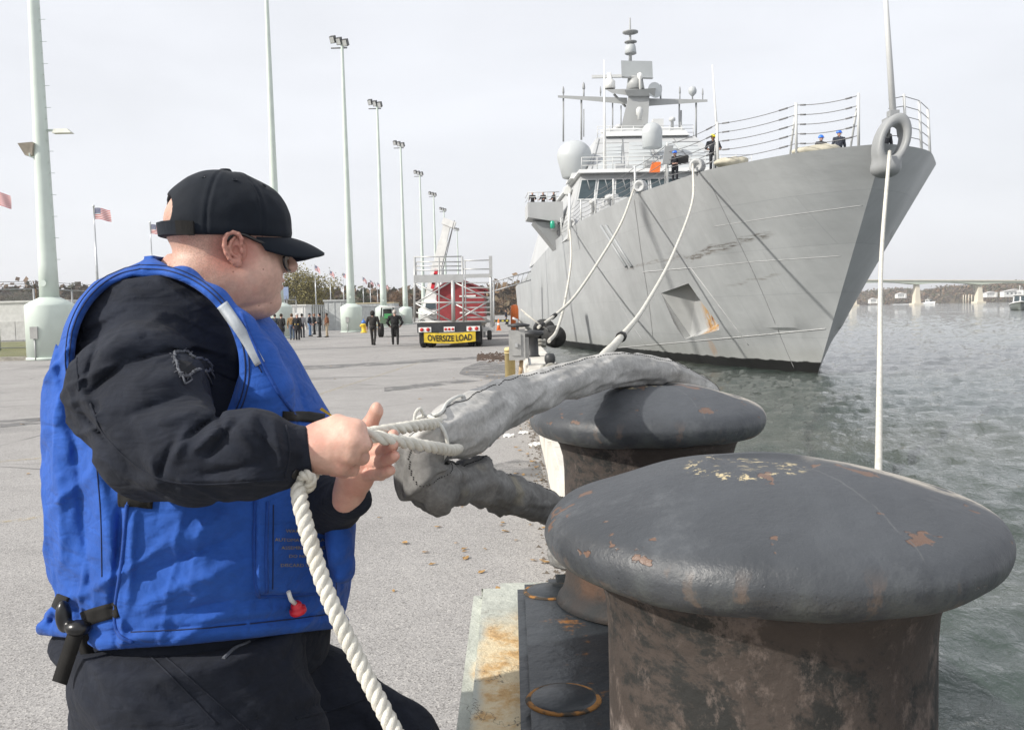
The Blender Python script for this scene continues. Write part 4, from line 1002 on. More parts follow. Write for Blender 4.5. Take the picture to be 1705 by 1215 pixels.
# ---- head, neck and hands: one body mesh
YAW_H, PITCH_H = math.radians(27), math.radians(5); HS = .865
RH = np.array(Euler((0, PITCH_H, YAW_H)).to_matrix())
EAR_L = V(0.0, -.084, 0.0); HO = EARW - RH @ EAR_L * HS
def hl(p):                                               # world arrays to head coordinates
    q = [p[i] - HO[i] for i in range(3)]
    return [(RH[0][i] * q[0] + RH[1][i] * q[1] + RH[2][i] * q[2]) / HS for i in range(3)]
def hw(v): return HO + RH @ V(*v) * HS
def skull(q, g=0): return smin(s_ell(q, (-.014, 0, .048), (.104 + g, .081 + g, .086 + g)), s_ell(q, (.035, 0, .03), (.066 + g, .070 + g, .07 + g)), .03)
def f_head(p):
    q = hl(p); m_ = [q[0], -np.abs(q[1]), q[2]]
    d = skull(q)
    d = smin(d, s_ell(q, (.040, 0, -.015), (.062, .063, .085)), .03)
    d = smin(d, s_ell(m_, (.045, -.040, -.040), (.046, .037, .045)), .03)
    d = smin(d, s_ell(q, (.040, 0, -.072), (.054, .055, .036)), .025)
    d = smin(d, s_ell(m_, (.005, -.048, -.060), (.043, .027, .038)), .026)
    d = smin(d, s_ell(q, (.083, 0, -.090), (.022, .026, .021)), .016)
    d = smin(d, s_ell(q, (.030, 0, -.102), (.054, .050, .026)), .028)
    d = smin(d, s_cap(q, (-.036, 0, -.05), (-.060, 0, -.23), .070, .076), .022)
    d = smin(d, s_ell(q, (-.078, 0, -.068), (.034, .058, .040)), .022)
    d = smin(d, s_ell(m_, (.072, -.035, .032), (.024, .03, .013)), .012)
    d = smin(d, s_cap(q, (.096, 0, .016), (.121, 0, -.016), .008, .0135), .010)
    d = smin(d, s_ell(m_, (.111, -.0125, -.021), (.013, .009, .010)), .007)
    d = smax(d, -s_ell(m_, (.104, -.032, .010), (.016, .02, .013)), .012)
    d = smin(d, s_ell(m_, (.082, -.032, .008), (.015, .016, .014)), .008)
    d = smin(d, s_ell(q, (.098, 0, -.047), (.012, .022, .007)), .006); d = smin(d, s_ell(q, (.095, 0, -.059), (.013, .020, .008)), .006)
    d = smax(d, -s_ell(q, (.112, 0, -.0525), (.012, .028, .0022)), .003)
    d = smax(d, -s_ell(m_, (.112, -.008, -.030), (.006, .004, .004)), .002)
    # skin folds at the nape and under the jaw
    d = d + .0035 * np.exp(-(((q[2] + .052 + .25 * (q[0] + .08)) / .004) ** 2)) * np.clip((-.05 - q[0]) / .03, 0, 1)
    d = d + .003 * np.exp(-(((q[2] + .104 - .30 * (q[0] - .03)) / .006) ** 2)) * np.clip((q[0] + .02) / .03, 0, 1) * np.clip((.08 - q[0]) / .02, 0, 1)
    return d
hv, hq = sdf_arrays(f_head, HO + V(-.19, -.15, -.26), HO + V(.17, .17, .16), .0026)
def f_ear(p):
    q = hl(p); e = [q[0] - EAR_L[0], q[1] - EAR_L[1], q[2] - EAR_L[2]]
    ca, sa = math.cos(-.22), math.sin(-.22)                # stands out behind, leans back
    x = e[0]; y = e[1]; z = e[2]
    x, z = x * math.cos(.16) + z * math.sin(.16), -x * math.sin(.16) + z * math.cos(.16)
    x, y = x * ca + y * sa, -x * sa + y * ca
    e = [x, y, z]
    d = s_ell(e, (-.003, .0035, .001), (.0150, .0042, .0270))
    arc = [(.004, .001, -.001), (.010, -.001, .007), (.0115, -.003, .017), (.007, -.0045, .0255), (-.002, -.0055, .030), (-.0115, -.0055, .0275), (-.0175, -.005, .0185), (-.0195, -.0045, .006), (-.0175, -.004, -.007), (-.013, -.0025, -.017), (-.007, -.001, -.0245)]
    d = smin(d, s_chain(e, arc, [.0025, .0030, .0036, .0040, .0043, .0044, .0044, .0042, .0040, .0040, .0045], .002), .0025)
    d = smin(d, s_chain(e, [(.000, -.001, .021), (-.007, -.003, .013), (-.0105, -.0035, .003), (-.0085, -.003, -.008), (-.001, -.002, -.0145)], [.0026, .0030, .0034, .0032, .0030], .002), .0025)
    d = smin(d, s_ell(e, (-.001, 0, -.0255), (.0082, .0045, .0095)), .004)
    d = smax(d, -s_ell(e, (.000, -.003, -.003), (.0068, .0085, .0090)), .002)
    d = smin(d, s_ell(e, (.0095, .001, -.005), (.0040, .0040, .0065)), .002)
    d = smin(d, s_ell(e, (.004, .014, -.001), (.015, .010, .025)), .003)
    return d
ev, eq = sdf_arrays(f_ear, EARW + V(-.036, -.028, -.045), EARW + V(.036, .032, .045), .0011)
def f_rhand(p):
    W = P(498, 750, 1.172)
    mcp = [P(578, 716, 1.158), P(588, 734, 1.150), P(583, 756, 1.152), P(566, 775, 1.160)]
    d = s_cap(p, W, P(530, 748, 1.168), .027, .028)
    for a, r in zip(mcp, (.0145, .015, .014, .0125)): d = smin(d, s_cap(p, P(530, 748, 1.168), a, .022, r), .012)
    d = smin(d, s_ell(p, P(552, 744, 1.175), (.036, .022, .034)), .014)
    for i, a in enumerate(mcp):
        px = [578, 588, 583, 566][i]; py = [716, 734, 756, 775][i]; y0 = a[1]
        pip = P(px + 19, py + 5, y0 + .022); dip = P(px + 8, py + 9, y0 + .048); tip = P(px - 12, py + 8, y0 + .047)
        d = smin(d, s_chain(p, [a, pip, dip, tip], [.0120, .0102, .0092, .0082], .003), .0028)
        kn = P(px + 1, py, y0 - .004); d = smin(d, s_ell(p, kn, (.009, .008, .0085)), .006)
    th = [P(528, 728, 1.180), P(562, 709, 1.172), P(594, 714, 1.158), P(606, 741, 1.150)]
    d = smin(d, s_chain(p, th, [.019, .0145, .0118, .0095], .006), .008)
    return d
rv, rq = sdf_arrays(f_rhand, P(490, 835, 1.17) + V(0, -.07, 0), P(632, 682, 1.17) + V(0, .1, 0), .0016)
def f_lhand(p):
    W = P(578, 830, 1.300)
    mcp = [P(621, 738, 1.262), P(624, 753, 1.258), P(618, 771, 1.258), P(606, 789, 1.264)]
    d = s_cap(p, W, P(588, 800, 1.285), .023, .025)
    for a, r in zip(mcp, (.0125, .0125, .012, .0115)): d = smin(d, s_cap(p, P(592, 796, 1.282), a, .019, r), .010)
    d = smin(d, s_ell(p, P(600, 768, 1.268), (.018, .016, .024)), .012)           # ball of the thumb
    d = smin(d, s_ell(p, P(602, 798, 1.272), (.014, .014, .015)), .010)
    d = smax(d, -s_ell(p, P(613, 770, 1.236), (.016, .014, .02)), .010)
    pip = [P(645, 730, 1.225), P(646, 747, 1.216), P(643, 766, 1.218), P(634, 789, 1.230)]
    dip = [P(652, 726, 1.210), P(653, 743, 1.200), P(652, 762, 1.202), P(643, 786, 1.215)]
    tip = [P(655, 723, 1.200), P(655, 740, 1.188), P(657, 759, 1.190), P(650, 783, 1.206)]
    for i in range(4):
        d = smin(d, s_chain(p, [mcp[i], pip[i], dip[i], tip[i]], [.0108, .0086, .0078, .0070], .0015), .0016)
        for j, r in ((pip[i], .0090),): d = smin(d, s_ell(p, j, (r, r, r)), .002)
    th = [P(592, 786, 1.282), P(603, 742, 1.272), P(615, 708, 1.268), P(626, 686, 1.262)]
    d = smin(d, s_chain(p, th, [.018, .0145, .0112, .0100], .005), .009)
    return smin(d, s_ell(p, P(627, 682, 1.259), (.0085, .009, .011)), .004)
lv, lq = sdf_arrays(f_lhand, P(545, 865, 1.28) + V(-.01, -.11, 0), P(680, 662, 1.28) + V(0, .07, 0), .0016)
# body under the clothes joins head and hands
def f_core(p):
    d = s_cap(p, P(315, 600, 1.52), P(330, 1060, 1.5), .12, .13)
    d = smin(d, s_cap(p, P(322, 470, 1.49), P(318, 600, 1.52), .06, .10), .03)
    d = smin(d, s_chain(p, [P(290, 590, 1.47), P(248, 650, 1.3), P(270, 745, 1.2), P(330, 762, 1.165), P(508, 750, 1.172)], [.07, .055, .042, .04, .025], .03), .03)
    return smin(d, s_chain(p, [P(370, 560, 1.6), P(400, 620, 1.7), P(470, 790, 1.62), P(550, 836, 1.40), P(580, 829, 1.3)], [.07, .05, .042, .024, .022], .03), .03)
cv, cq = sdf_arrays(f_core, P(150, 1180, 1.5) + V(0, -.42, 0), P(620, 420, 1.5) + V(.02, .3, 0), .009)
vs_, qs_, o_ = [], [], 0
for v, q in ((hv, hq), (ev, eq), (rv, rq), (lv, lq), (cv, cq)): vs_.append(v); qs_.append(q + o_); o_ += len(v)
body = link_mesh('body', mesh_np('body', np.vstack(vs_), np.vstack(qs_)), M_SKIN, None, True); world_child(body, sailor)
# thumb and finger nails
M_NAIL = simple('fingernail', (0.55, 0.34, 0.28), .3, var=.05)
# ---- cap
def f_cap(p):
    q = hl(p)
    d = smin(s_ell(q, (-.012, 0, .048), (.114, .092, .104)), s_ell(q, (.045, 0, .050), (.068, .078, .078)), .03)
    az = np.arctan2(q[1], q[0] + .005); rr_ = np.sqrt(q[0] ** 2 + q[1] ** 2) + .01
    for a in (0, PI / 3, -PI / 3, 2 * PI / 3, -2 * PI / 3, PI):
        da = np.abs(np.angle(np.exp(1j * (az - a)))) * rr_; d = d + .0016 * np.exp(-(da / .003) ** 2) - .0010 * np.exp(-((da - .007) / .005) ** 2)
    d = d - .0022 * vnoise(q, .045, 21) * np.clip((q[2] - .03) / .05, 0, 1) - .0008 * vnoise(q, .016, 22)
    d = d - .003 * np.exp(-(((q[0] - .035) * .9 + (q[2] - .10) * .3) / .012) ** 2) * np.clip((q[2] - .06) / .03, 0, 1)
    low = (.025 + .075 * q[0]) - q[2]
    d = d - .0014 * np.exp(-((low + .010) / .009) ** 2)
    d = smax(d, low, .003)
    op = s_ell(q, (-.135, 0, .058), (.06, .050, .040)); op = smax(op, (.044) - q[2], .003)
    return smax(d, -op, .003)
cap = sdf('cap', f_cap, HO + V(-.15, -.13, -.01), HO + V(.15, .15, .19), .0024, M_CAPC, sailor)
def cap_pt(az, z, g=.002):                               # a point on the cap's outer surface
    for r in np.linspace(.06, .14, 161):
        q = (r * math.cos(az) - .005, r * math.sin(az), z)
        a = [np.array([c]) for c in q]
        d = smin(s_ell(a, (-.012, 0, .048), (.114, .092, .104)), s_ell(a, (.045, 0, .050), (.068, .078, .078)), .03)[0]
        if d > g: return V(*q)
b = MB(); n = 31; ring = []
for i in range(n):                                       # strap across the opening at the back
    az = PI - .62 + 1.24 * i / (n - 1); ring.append([hw(cap_pt(az, z, g)) for z, g in ((.018, .004), (.041, .004), (.041, -.001), (.018, -.001))])
vv = [p for r in ring for p in r]; ff = []
for i in range(n - 1):
    for k in range(4): ff.append((i * 4 + k, i * 4 + (k + 1) % 4, (i + 1) * 4 + (k + 1) % 4, (i + 1) * 4 + k))
ff += [(0, 1, 2, 3), tuple((n - 1) * 4 + k for k in (3, 2, 1, 0))]
b.add(vv, ff, False).build('adjuster_strap', M_CAPC, cap, world=True)
b = MB(); 
ring = []
for i in range(4):
    az = -PI + .56 + .10 * i; ring.append([hw(cap_pt(az, z, g)) for z, g in ((.017, .0065), (.042, .0065), (.042, .003), (.017, .003))])
vv = [p for r in ring for p in r]; ff = []
for i in range(3):
    for k in range(4): ff.append((i * 4 + k, i * 4 + (k + 1) % 4, (i + 1) * 4 + (k + 1) % 4, (i + 1) * 4 + k))
ff += [(0, 1, 2, 3), (15, 14, 13, 12)]
b.add(vv, ff).build('strap_keeper', M_WEB, cap, world=True)
MB().lathe([(.010, -.003), (.0105, 0), (.008, .003), (.0002, .004)], hw((-.012, 0, .152)), 16).build('button', M_CAPC, cap, world=True)
for az in (-.62, -1.55, -2.4): 
    c = cap_pt(az, .128, .0008); nn = V(c[0] + .01, c[1], .10); nn /= np.linalg.norm(nn)
    MB().tube([hw(c + .004 * (V(-math.sin(az), math.cos(az), 0) * math.cos(t) + np.cross(nn, V(-math.sin(az), math.cos(az), 0)) * math.sin(t))) for t in np.linspace(0, 2 * PI, 13)[:-1]], .0010, 5, closed=True).build('eyelet', M_CAPC, cap, world=True)
nb, mb_ = 33, 10; vt = []; 
for lay in (0, 1):
    for i in range(nb):
        ph = -1.12 + 2.24 * i / (nb - 1); c0 = cap_pt(ph, .034, -.004 + .0)
        L_ = .073 * max(0.0, math.cos(ph * 1.36)) ** .45
        for j in range(mb_):
            t = j / (mb_ - 1); x = c0[0] + L_ * t * (.85 + .15 * math.cos(ph)); y = c0[1] * (1 + .06 * t)
            z = .037 + .028 * x * .3 - .26 * (x - .095) * t - 5.6 * y * y * (.30 + .70 * t) - (.0045 if lay else 0)
            vt.append(hw((x, y, z)))
ff = []; s1 = nb * mb_
for i in range(nb - 1):
    for j in range(mb_ - 1):
        a = i * mb_ + j; ff.append((a, a + mb_, a + mb_ + 1, a + 1)); ff.append((s1 + a, s1 + a + 1, s1 + a + mb_ + 1, s1 + a + mb_))
for i in range(nb - 1): a = i * mb_ + mb_ - 1; ff.append((a, a + mb_, s1 + a + mb_, s1 + a))
for i in (0, nb - 1):
    for j in range(mb_ - 1): a = i * mb_ + j; ff.append((a, a + 1, s1 + a + 1, s1 + a))
MB().add(vt, ff, True).build('visor', M_CAPC, cap, world=True)
# ---- glasses
M_FRAME = simple('black_glasses_frame', (0.012, 0.011, 0.011), .3, var=.1)
m = Mat('clear_lens', (0.75, 0.78, 0.76), .03); tr = _n(m.nt, 'ShaderNodeBsdfTransparent'); ms = _n(m.nt, 'ShaderNodeMixShader'); tr.inputs[0].default_value = (.62, .63, .6, 1); gl_ = _n(m.nt, 'ShaderNodeBsdfGlossy'); gl_.inputs['Roughness'].default_value = .04
ms.inputs[0].default_value = .14; m.L(tr.outputs[0], ms.inputs[1]); m.L(gl_.outputs[0], ms.inputs[2]); m.L(ms.outputs[0], m.nt.nodes['Material Output'].inputs[0]); M_LENS = m.m
def lens_ring(sd, k=1.0):
    o = []
    for t in np.linspace(0, 2 * PI, 29)[:-1]:
        y = .034 + k * .032 * math.cos(t); z = -.008 + k * (.0215 * math.sin(t) - .002 * math.cos(t)); x = .117 - 6.5 * (y - .01) ** 2 * 1.25 + .08 * z
        o.append(hw((x, sd * y, z)))
    return o
gl = MB()
for sd in (-1, 1):
    gl.tube(lens_ring(sd), .0020, 8, closed=True)
    gl.tube([hw(v) for v in spline([(.101, sd * .063, -.002), (.088, sd * .075, .004), (.040, sd * .084, .017), (.010, sd * .0875, .0265), (-.008, sd * .086, .024), (-.018, sd * .084, .012)], 24)], [.0030] * 24, 8)
gl.tube([hw((.1155, -.008, .006)), hw((.119, 0, .008)), hw((.1155, .008, .006))], .0022, 8)
glasses = gl.build('glasses', M_FRAME, sailor, world=True)
for sd in (-1, 1):
    r_ = lens_ring(sd, .98); c_ = sum(r_) / len(r_); MB().add(r_ + [c_], [(i, (i + 1) % 28, 28) for i in range(28)], True).build('lens', M_LENS, glasses, world=True)
for sd in (-1, 1):
    e_ = MB().lathe([(.0118 * math.sin(a) + 1e-5, -.0118 * math.cos(a)) for a in np.linspace(0, PI, 14)], hw((.0845, sd * .032, .009)), 20, axis=tuple(RH @ V(1, 0, 0))).build('eye', simple('eye_white', (.7, .68, .66), .15, var=0), sailor, world=True)
    MB().lathe([(.0056, .0105), (.0052, .0112), (.0001, .0120)], hw((.0845, sd * .032, .009)), 16, axis=tuple(RH @ V(1, 0, 0))).build('iris', simple('iris_brown', (.05, .03, .02), .1, var=0), e_, world=True)

# ---- trimmings that lie on the cloth
def bvh(o):
    me = o.data; co = np.empty(len(me.vertices) * 3); me.vertices.foreach_get('co', co)
    return BVHTree.FromPolygons([tuple(c) for c in co.reshape(-1, 3)], [tuple(p.vertices) for p in me.polygons])
BV, BS, BTR = bvh(vest), bvh(top), bvh(trs)
def on(tree, px, py, lift=.0):
    h = tree.ray_cast(Vector(CAM), Vector(ray(px, py)).normalized())
    if h[0] is None: return None, None
    n_ = np.array(h[1]); n_ = n_ if n_ @ (CAM - np.array(h[0])) > 0 else -n_
    return np.array(h[0]) + n_ * lift, n_
def cord_on(name, tree, pts, r, mat, par, n=24, lift=.0):
    c = [on(tree, x, y, lift)[0] for x, y in spline([(a, b_, 0) for a, b_ in pts], n)[:, :2]]; c = [x for x in c if x is not None]
    if len(c) > 2: return MB().tube(c, r, 6).build(name, mat, par, world=True)
def ribbon_on(name, tree, pts, hwid, mat, par, n=20, th=.003, lift=.0005, m_=5):
    q = spline([(a, b_, 0) for a, b_ in pts], n)[:, :2]; rows = []
    for i in range(n):
        t = q[min(i + 1, n - 1)] - q[max(i - 1, 0)]; t = t / (np.linalg.norm(t) + 1e-9); nn = V(-t[1], t[0])
        row = []
        for j in range(m_):
            x = q[i] + nn * hwid * (2 * j / (m_ - 1) - 1); c, nr = on(tree, x[0], x[1])
            row.append(None if c is None else (c, nr))
        if all(r is not None for r in row): rows.append(row)
    if len(rows) < 2: return None
    vt = [c + nr * (lift + th) for row in rows for c, nr in row] + [c - nr * .002 for row in rows for c, nr in row]
    k = len(rows); f = []; s1 = k * m_
    for i in range(k - 1):
        for j in range(m_ - 1):
            a = i * m_ + j; f.append((a, a + 1, a + m_ + 1, a + m_)); f.append((s1 + a, s1 + a + m_, s1 + a + m_ + 1, s1 + a + 1))
        for j in (0, m_ - 1): a = i * m_ + j; f.append((a, a + m_, s1 + a + m_, s1 + a))
    for i in (0, k - 1):
        for j in range(m_ - 1): a = i * m_ + j; f.append((a, a + 1, s1 + a + 1, s1 + a))
    return MB().add(vt, f, True).build(name, mat, par, world=True)
ribbon_on('reflective_strip', BV, [(370, 507), (402, 553), (433, 606)], 8.5, M_REFL, vest, 24, .0015)
for pts, w_ in (([(470, 692), (505, 694), (538, 698)], 8), ([(198, 822), (225, 823), (256, 826)], 21), ([(72, 988), (92, 998), (112, 1006)], 12), ([(140, 1030), (165, 1022), (196, 1014)], 13)):
    ribbon_on('webbing_strap', BV, pts, w_, M_WEB, vest, 14, .003)
# piping and seams
for pts in ([(426, 830), (424, 900), (426, 965), (431, 992)], [(212, 840), (204, 930), (192, 1020), (200, 1058), (222, 1068)], [(428, 992), (480, 990), (540, 986)],
            [(445, 835), (443, 910), (444, 985)], [(400, 520), (430, 590), (462, 650), (490, 690)]):
    cord_on('piping', BV, pts, .0030, M_VESTD, vest, 30, .0005)
for pts in ([(218, 1052), (330, 1046), (470, 1032), (560, 1020)], [(160, 760), (168, 860), (170, 960)], [(455, 840), (454, 980)], [(540, 850), (556, 920), (560, 990)], [(372, 515), (408, 566), (436, 620)]):
    cord_on('stitching', BV, pts, .0010, M_STITCH, vest, 40, .0003)
for kk in (1.075, 1.12):
    for a0, a1 in ((-175, -95), (-95, -10), (-10, 30), (150, 185)):
        cord_on('stitching', BV, [(256 + .06 * (146 * kk * math.sin(t)) + (142 if math.cos(t) > 0 else 131) * kk * math.cos(t), 604 + 146 * kk * math.sin(t)) for t in np.radians(np.linspace(a0, a1, 6))], .0011, M_STITCH, vest, 40, .0004)
cord_on('sleeve_seam', BS, [(150, 672), (172, 720), (210, 762), (262, 796), (330, 806), (420, 802), (478, 798)], .0016, M_NAVYC, top, 40)
cord_on('sleeve_seam', BS, [(476, 708), (482, 750), (474, 796)], .0016, M_NAVYC, top, 16)
cord_on('sleeve_seam', BS, [(140, 545), (128, 600), (132, 650)], .0018, M_NAVYC, top, 16)
c, nr = on(BS, 491, 789)
if c is not None:
    bt = MB().lathe([(.0062, -.001), (.0064, .0012), (.005, .0022), (.0035, .0014), (.0001, .0014)], c, 18, axis=tuple(nr)).build('cuff_button', simple('black_button', (.012, .011, .011), .3), top, world=True)
# the torn patch on the upper sleeve: ragged rim with loose threads
rim = [(291, 588), (300, 585), (312, 588), (322, 596), (334, 598), (346, 603), (350, 612), (344, 618), (330, 616), (318, 622), (308, 628), (298, 622), (293, 604)]
cc = [on(BS, x, y, .002)[0] for x, y in rim]
if all(x is not None for x in cc):
    tear = MB(); rg = random.Random(2)
    loop = spline(cc + [cc[0]], 120); loop = [p + V(rg.uniform(-1, 1), rg.uniform(-1.5, .2), rg.uniform(-1, 1)) * .0016 for p in loop]
    tear.tube(loop, .0019, 5)
    for i in range(90):
        p = loop[rg.randrange(120)]; q_ = p + V(rg.uniform(-.006, .006), rg.uniform(-.005, -.001), rg.uniform(-.006, .004)); tear.tube([p, (p + q_) / 2 + V(0, -.002, .001), q_], .0006, 4)
    for a_, b_ in (((300, 622), (306, 640)), ((306, 640), (318, 632)), ((346, 612), (358, 636)), ((340, 618), (352, 642))):
        p, q_ = on(BS, *a_, .002)[0], on(BS, *b_, .002)[0]
        if p is not None and q_ is not None: tear.tube(spline([p, (p + q_) / 2 + V(.002, -.003, 0), q_], 8), .0013, 5)
    MB().add([on(BS, x, y, .0012)[0] for x, y in rim] + [on(BS, 318, 606, .0012)[0]], [(i, (i + 1) % len(rim), len(rim)) for i in range(len(rim))]).build('torn_hole', simple('dark_lining', (.006, .007, .010), .95, var=0), top, world=True)
    tear.build('torn_edge', M_FRAY, top, world=True)
# trousers details
cord_on('trouser_seam', BTR, [(262, 1082), (330, 1140), (420, 1220)], .0014, M_NAVYC, trs, 30)
cord_on('trouser_seam', BTR, [(236, 1078), (300, 1140), (362, 1205)], .0014, M_NAVYC, trs, 30)
cord_on('pocket_edge', BTR, [(372, 1096), (392, 1078), (414, 1068), (420, 1052)], .0030, M_FRAY, trs, 20)
cord_on('pocket_edge', BTR, [(492, 1196), (560, 1180), (622, 1158)], .0022, M_NAVYC, trs, 20)
# inflator: short white hose with a red knob
def toward(px, py, d): c = on(BV, px, py)[0]; w_ = CAM - c; return c + w_ / np.linalg.norm(w_) * d
c0, c1 = toward(480, 984, .006), toward(493, 1006, .022)
inf = MB().tube([c0, (c0 + c1) / 2 + V(0, -.008, 0), c1], .0035, 8).build('oral_inflator', simple('white_hose', (.7, .7, .68), .5), vest, world=True)
ax = c1 - c0; ax /= np.linalg.norm(ax); ax = ax * .8 + V(0, -.35, 0)
MB().lathe([(.006, -.004), (.0085, 0), (.0085, .006), (.0125, .0065), (.013, .013), (.0115, .015), (.004, .0152), (.0035, .013), (.0001, .013)], c1, 20, axis=tuple(ax)).build('inflator_knob', M_RED, inf, world=True)
# faded lettering on the pocket
def letter_on(txt, px, py, hpx, tree, par):
    cu = bpy.data.curves.new('lettering', 'FONT'); cu.body = txt; cu.size = 1.0; cu.align_x = 'CENTER'; cu.extrude = 0; cu.resolution_u = 2
    to = bpy.data.objects.new('tmp', cu); COL.objects.link(to); dg = bpy.context.evaluated_depsgraph_get(); dg.update(); me = bpy.data.meshes.new_from_object(to.evaluated_get(dg)); bpy.data.objects.remove(to)
    for v in me.vertices:
        c, nr = on(tree, px + v.co.x * hpx * 1.25, py - v.co.y * hpx, .0022)
        if c is not None: v.co = Vector(c)
    o = link_mesh('lettering', me, M_PRINT); world_child(o, par)
for txt, x, y in (('WARNING', 497, 886), ('AUTOMATIC INFLATION', 509, 901), ('ASSEMBLY INSIDE', 503, 914), ('DO NOT', 498, 928), ('DISCARD UNIT', 497, 943)): letter_on(txt, x, y, 7.5, BV, vest)
# buckle and hanging strap at the back
bkl = P(108, 1028, 1.26); M_BUCK = simple('black_plastic', (.01, .01, .011), .3)
def f_buckle(p): return smin(s_ell(p, P(106, 1026, 1.29), (.011, .012, .024)), s_ell(p, P(130, 1045, 1.28), (.018, .014, .012)), .01)
sdf('buckle', f_buckle, P(60, 1100, 1.28) + V(0, -.06, 0), P(170, 980, 1.28) + V(0, .06, 0), .0025, M_BUCK, vest)
def strap3(name, pts, hwid, mat, par):
    q = spline(pts, 24); a = []; 
    for i in range(24):
        t = q[min(i + 1, 23)] - q[max(i - 1, 0)]; s_ = np.cross(t, V(0, 1, 0)); s_ /= np.linalg.norm(s_); n_ = np.cross(s_, t); n_ /= np.linalg.norm(n_)
        a.append([q[i] - s_ * hwid + n_ * .001, q[i] + s_ * hwid + n_ * .001, q[i] + s_ * hwid - n_ * .001, q[i] - s_ * hwid - n_ * .001])
    f = [(i * 4 + k, i * 4 + (k + 1) % 4, i * 4 + 4 + (k + 1) % 4, i * 4 + 4 + k) for i in range(23) for k in range(4)] + [(0, 1, 2, 3), (95, 94, 93, 92)]
    return MB().add([p for r in a for p in r], f, True).build(name, mat, par, world=True)
strap3('webbing_strap', [P(128, 1046, 1.275), P(118, 1078, 1.27), P(108, 1108, 1.28), P(99, 1136, 1.28)], .011, M_WEB, vest)
strap3('webbing_strap', [P(132, 1048, 1.28), P(145, 1085, 1.30), P(165, 1140, 1.32), P(215, 1215, 1.30), P(260, 1300, 1.28)], .010, M_WEB, vest)
# yellow lining peeping out by the far lapel, dark strap end low on the far side
MB().hexa([P(532, 682, 1.40), P(558, 697, 1.40), P(558, 697, 1.41), P(532, 682, 1.41)], [P(536, 678, 1.40), P(552, 690, 1.40), P(552, 690, 1.41), P(536, 678, 1.41)]).build('lining_tab', M_YEL, vest, world=True)
sdf('side_pocket', lambda p: smin(s_ell(p, P(566, 900, 1.40), (.022, .05, .05)), s_ell(p, P(572, 945, 1.40), (.016, .04, .022)), .01) - .003 * vnoise(p, .02, 3), P(520, 990, 1.4) + V(0, -.1, 0), P(620, 820, 1.4) + V(0, .1, 0), .004, M_VEST, vest)

# ================================================================== ropes and the canvas sleeve
m = Mat('white_rope', (0.66, 0.64, 0.57), .85); m.vary(40, .85, 1.08); m.mix((.42, .36, .26), m.ramp(m.noise(18, 5), .55, .75, 0, .5)); m.bump(m.noise(500, 2, .6, m.map((1, 1, 1))), .5, .002); M_ROPE = m.m
ln = empty('hauling_rope', tuple(P(560, 760, 1.15)), 'white three strand rope held in both hands and trailing past the trousers', 'rope')
loop = [P(590, 732, 1.185), P(606, 723, 1.185), P(640, 717, 1.215), P(680, 711, 1.265), P(715, 706, 1.335), P(742, 704, 1.42), P(764, 716, 1.51), P(768, 738, 1.49), P(756, 749, 1.36), P(725, 745, 1.265), P(690, 739, 1.225), P(655, 733, 1.190), P(622, 726, 1.178), P(596, 728, 1.19)]
rope('bight', spline(loop, 120), .0086, .052, M_ROPE, ln)
tail = [P(575, 742, 1.195), P(545, 766, 1.205), P(520, 788, 1.19), P(500, 806, 1.150), P(499, 830, 1.125), P(508, 870, 1.11), P(522, 920, 1.10), P(542, 980, 1.09), P(568, 1040, 1.08), P(602, 1110, 1.07), P(648, 1200, 1.05), P(690, 1290, 1.03), P(700, 1450, 1.03), P(660, 1750, 1.05), V(-.26, 1.02, .06), V(-.32, .9, .014), V(-.5, .82, .014), V(-.6, .98, .014), V(-.45, 1.1, .014)]
rope('tail', spline(tail, 260), .0104, .038, M_ROPE, ln)
kn = [P(497, 800, 1.15), P(508, 790, 1.135), P(519, 797, 1.135), P(514, 812, 1.14), P(500, 812, 1.15)]
rope('knot', spline(kn, 40), .0068, .026, M_ROPE, ln)
# canvas sleeve
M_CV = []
for cvn, cvc in (('grey_canvas', (0.42, 0.415, 0.40)), ('darker_canvas', (0.19, 0.188, 0.182))):  # second tone is a darker canvas for the lower sleeve
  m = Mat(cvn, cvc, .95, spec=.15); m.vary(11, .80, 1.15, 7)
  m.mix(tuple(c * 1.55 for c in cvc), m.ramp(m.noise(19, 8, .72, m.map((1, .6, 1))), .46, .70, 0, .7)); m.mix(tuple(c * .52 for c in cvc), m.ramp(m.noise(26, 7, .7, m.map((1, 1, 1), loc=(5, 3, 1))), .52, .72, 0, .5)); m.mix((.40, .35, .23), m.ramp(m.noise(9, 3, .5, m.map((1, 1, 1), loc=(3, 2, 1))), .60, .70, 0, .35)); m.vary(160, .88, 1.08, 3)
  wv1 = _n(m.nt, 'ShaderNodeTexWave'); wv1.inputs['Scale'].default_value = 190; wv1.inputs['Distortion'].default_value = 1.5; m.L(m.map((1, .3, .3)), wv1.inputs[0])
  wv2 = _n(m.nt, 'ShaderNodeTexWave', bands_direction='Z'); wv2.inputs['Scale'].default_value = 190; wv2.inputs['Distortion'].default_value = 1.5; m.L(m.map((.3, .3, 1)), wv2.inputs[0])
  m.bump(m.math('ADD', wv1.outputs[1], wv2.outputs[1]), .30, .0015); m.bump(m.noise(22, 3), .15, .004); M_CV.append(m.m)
M_CANVAS = M_CV[0]
hawser = empty('mooring_line_eye', (.1, 1.8, .9), 'eye of a mooring line in a grey canvas chafing sleeve draped over the bitts', 'mooring line')
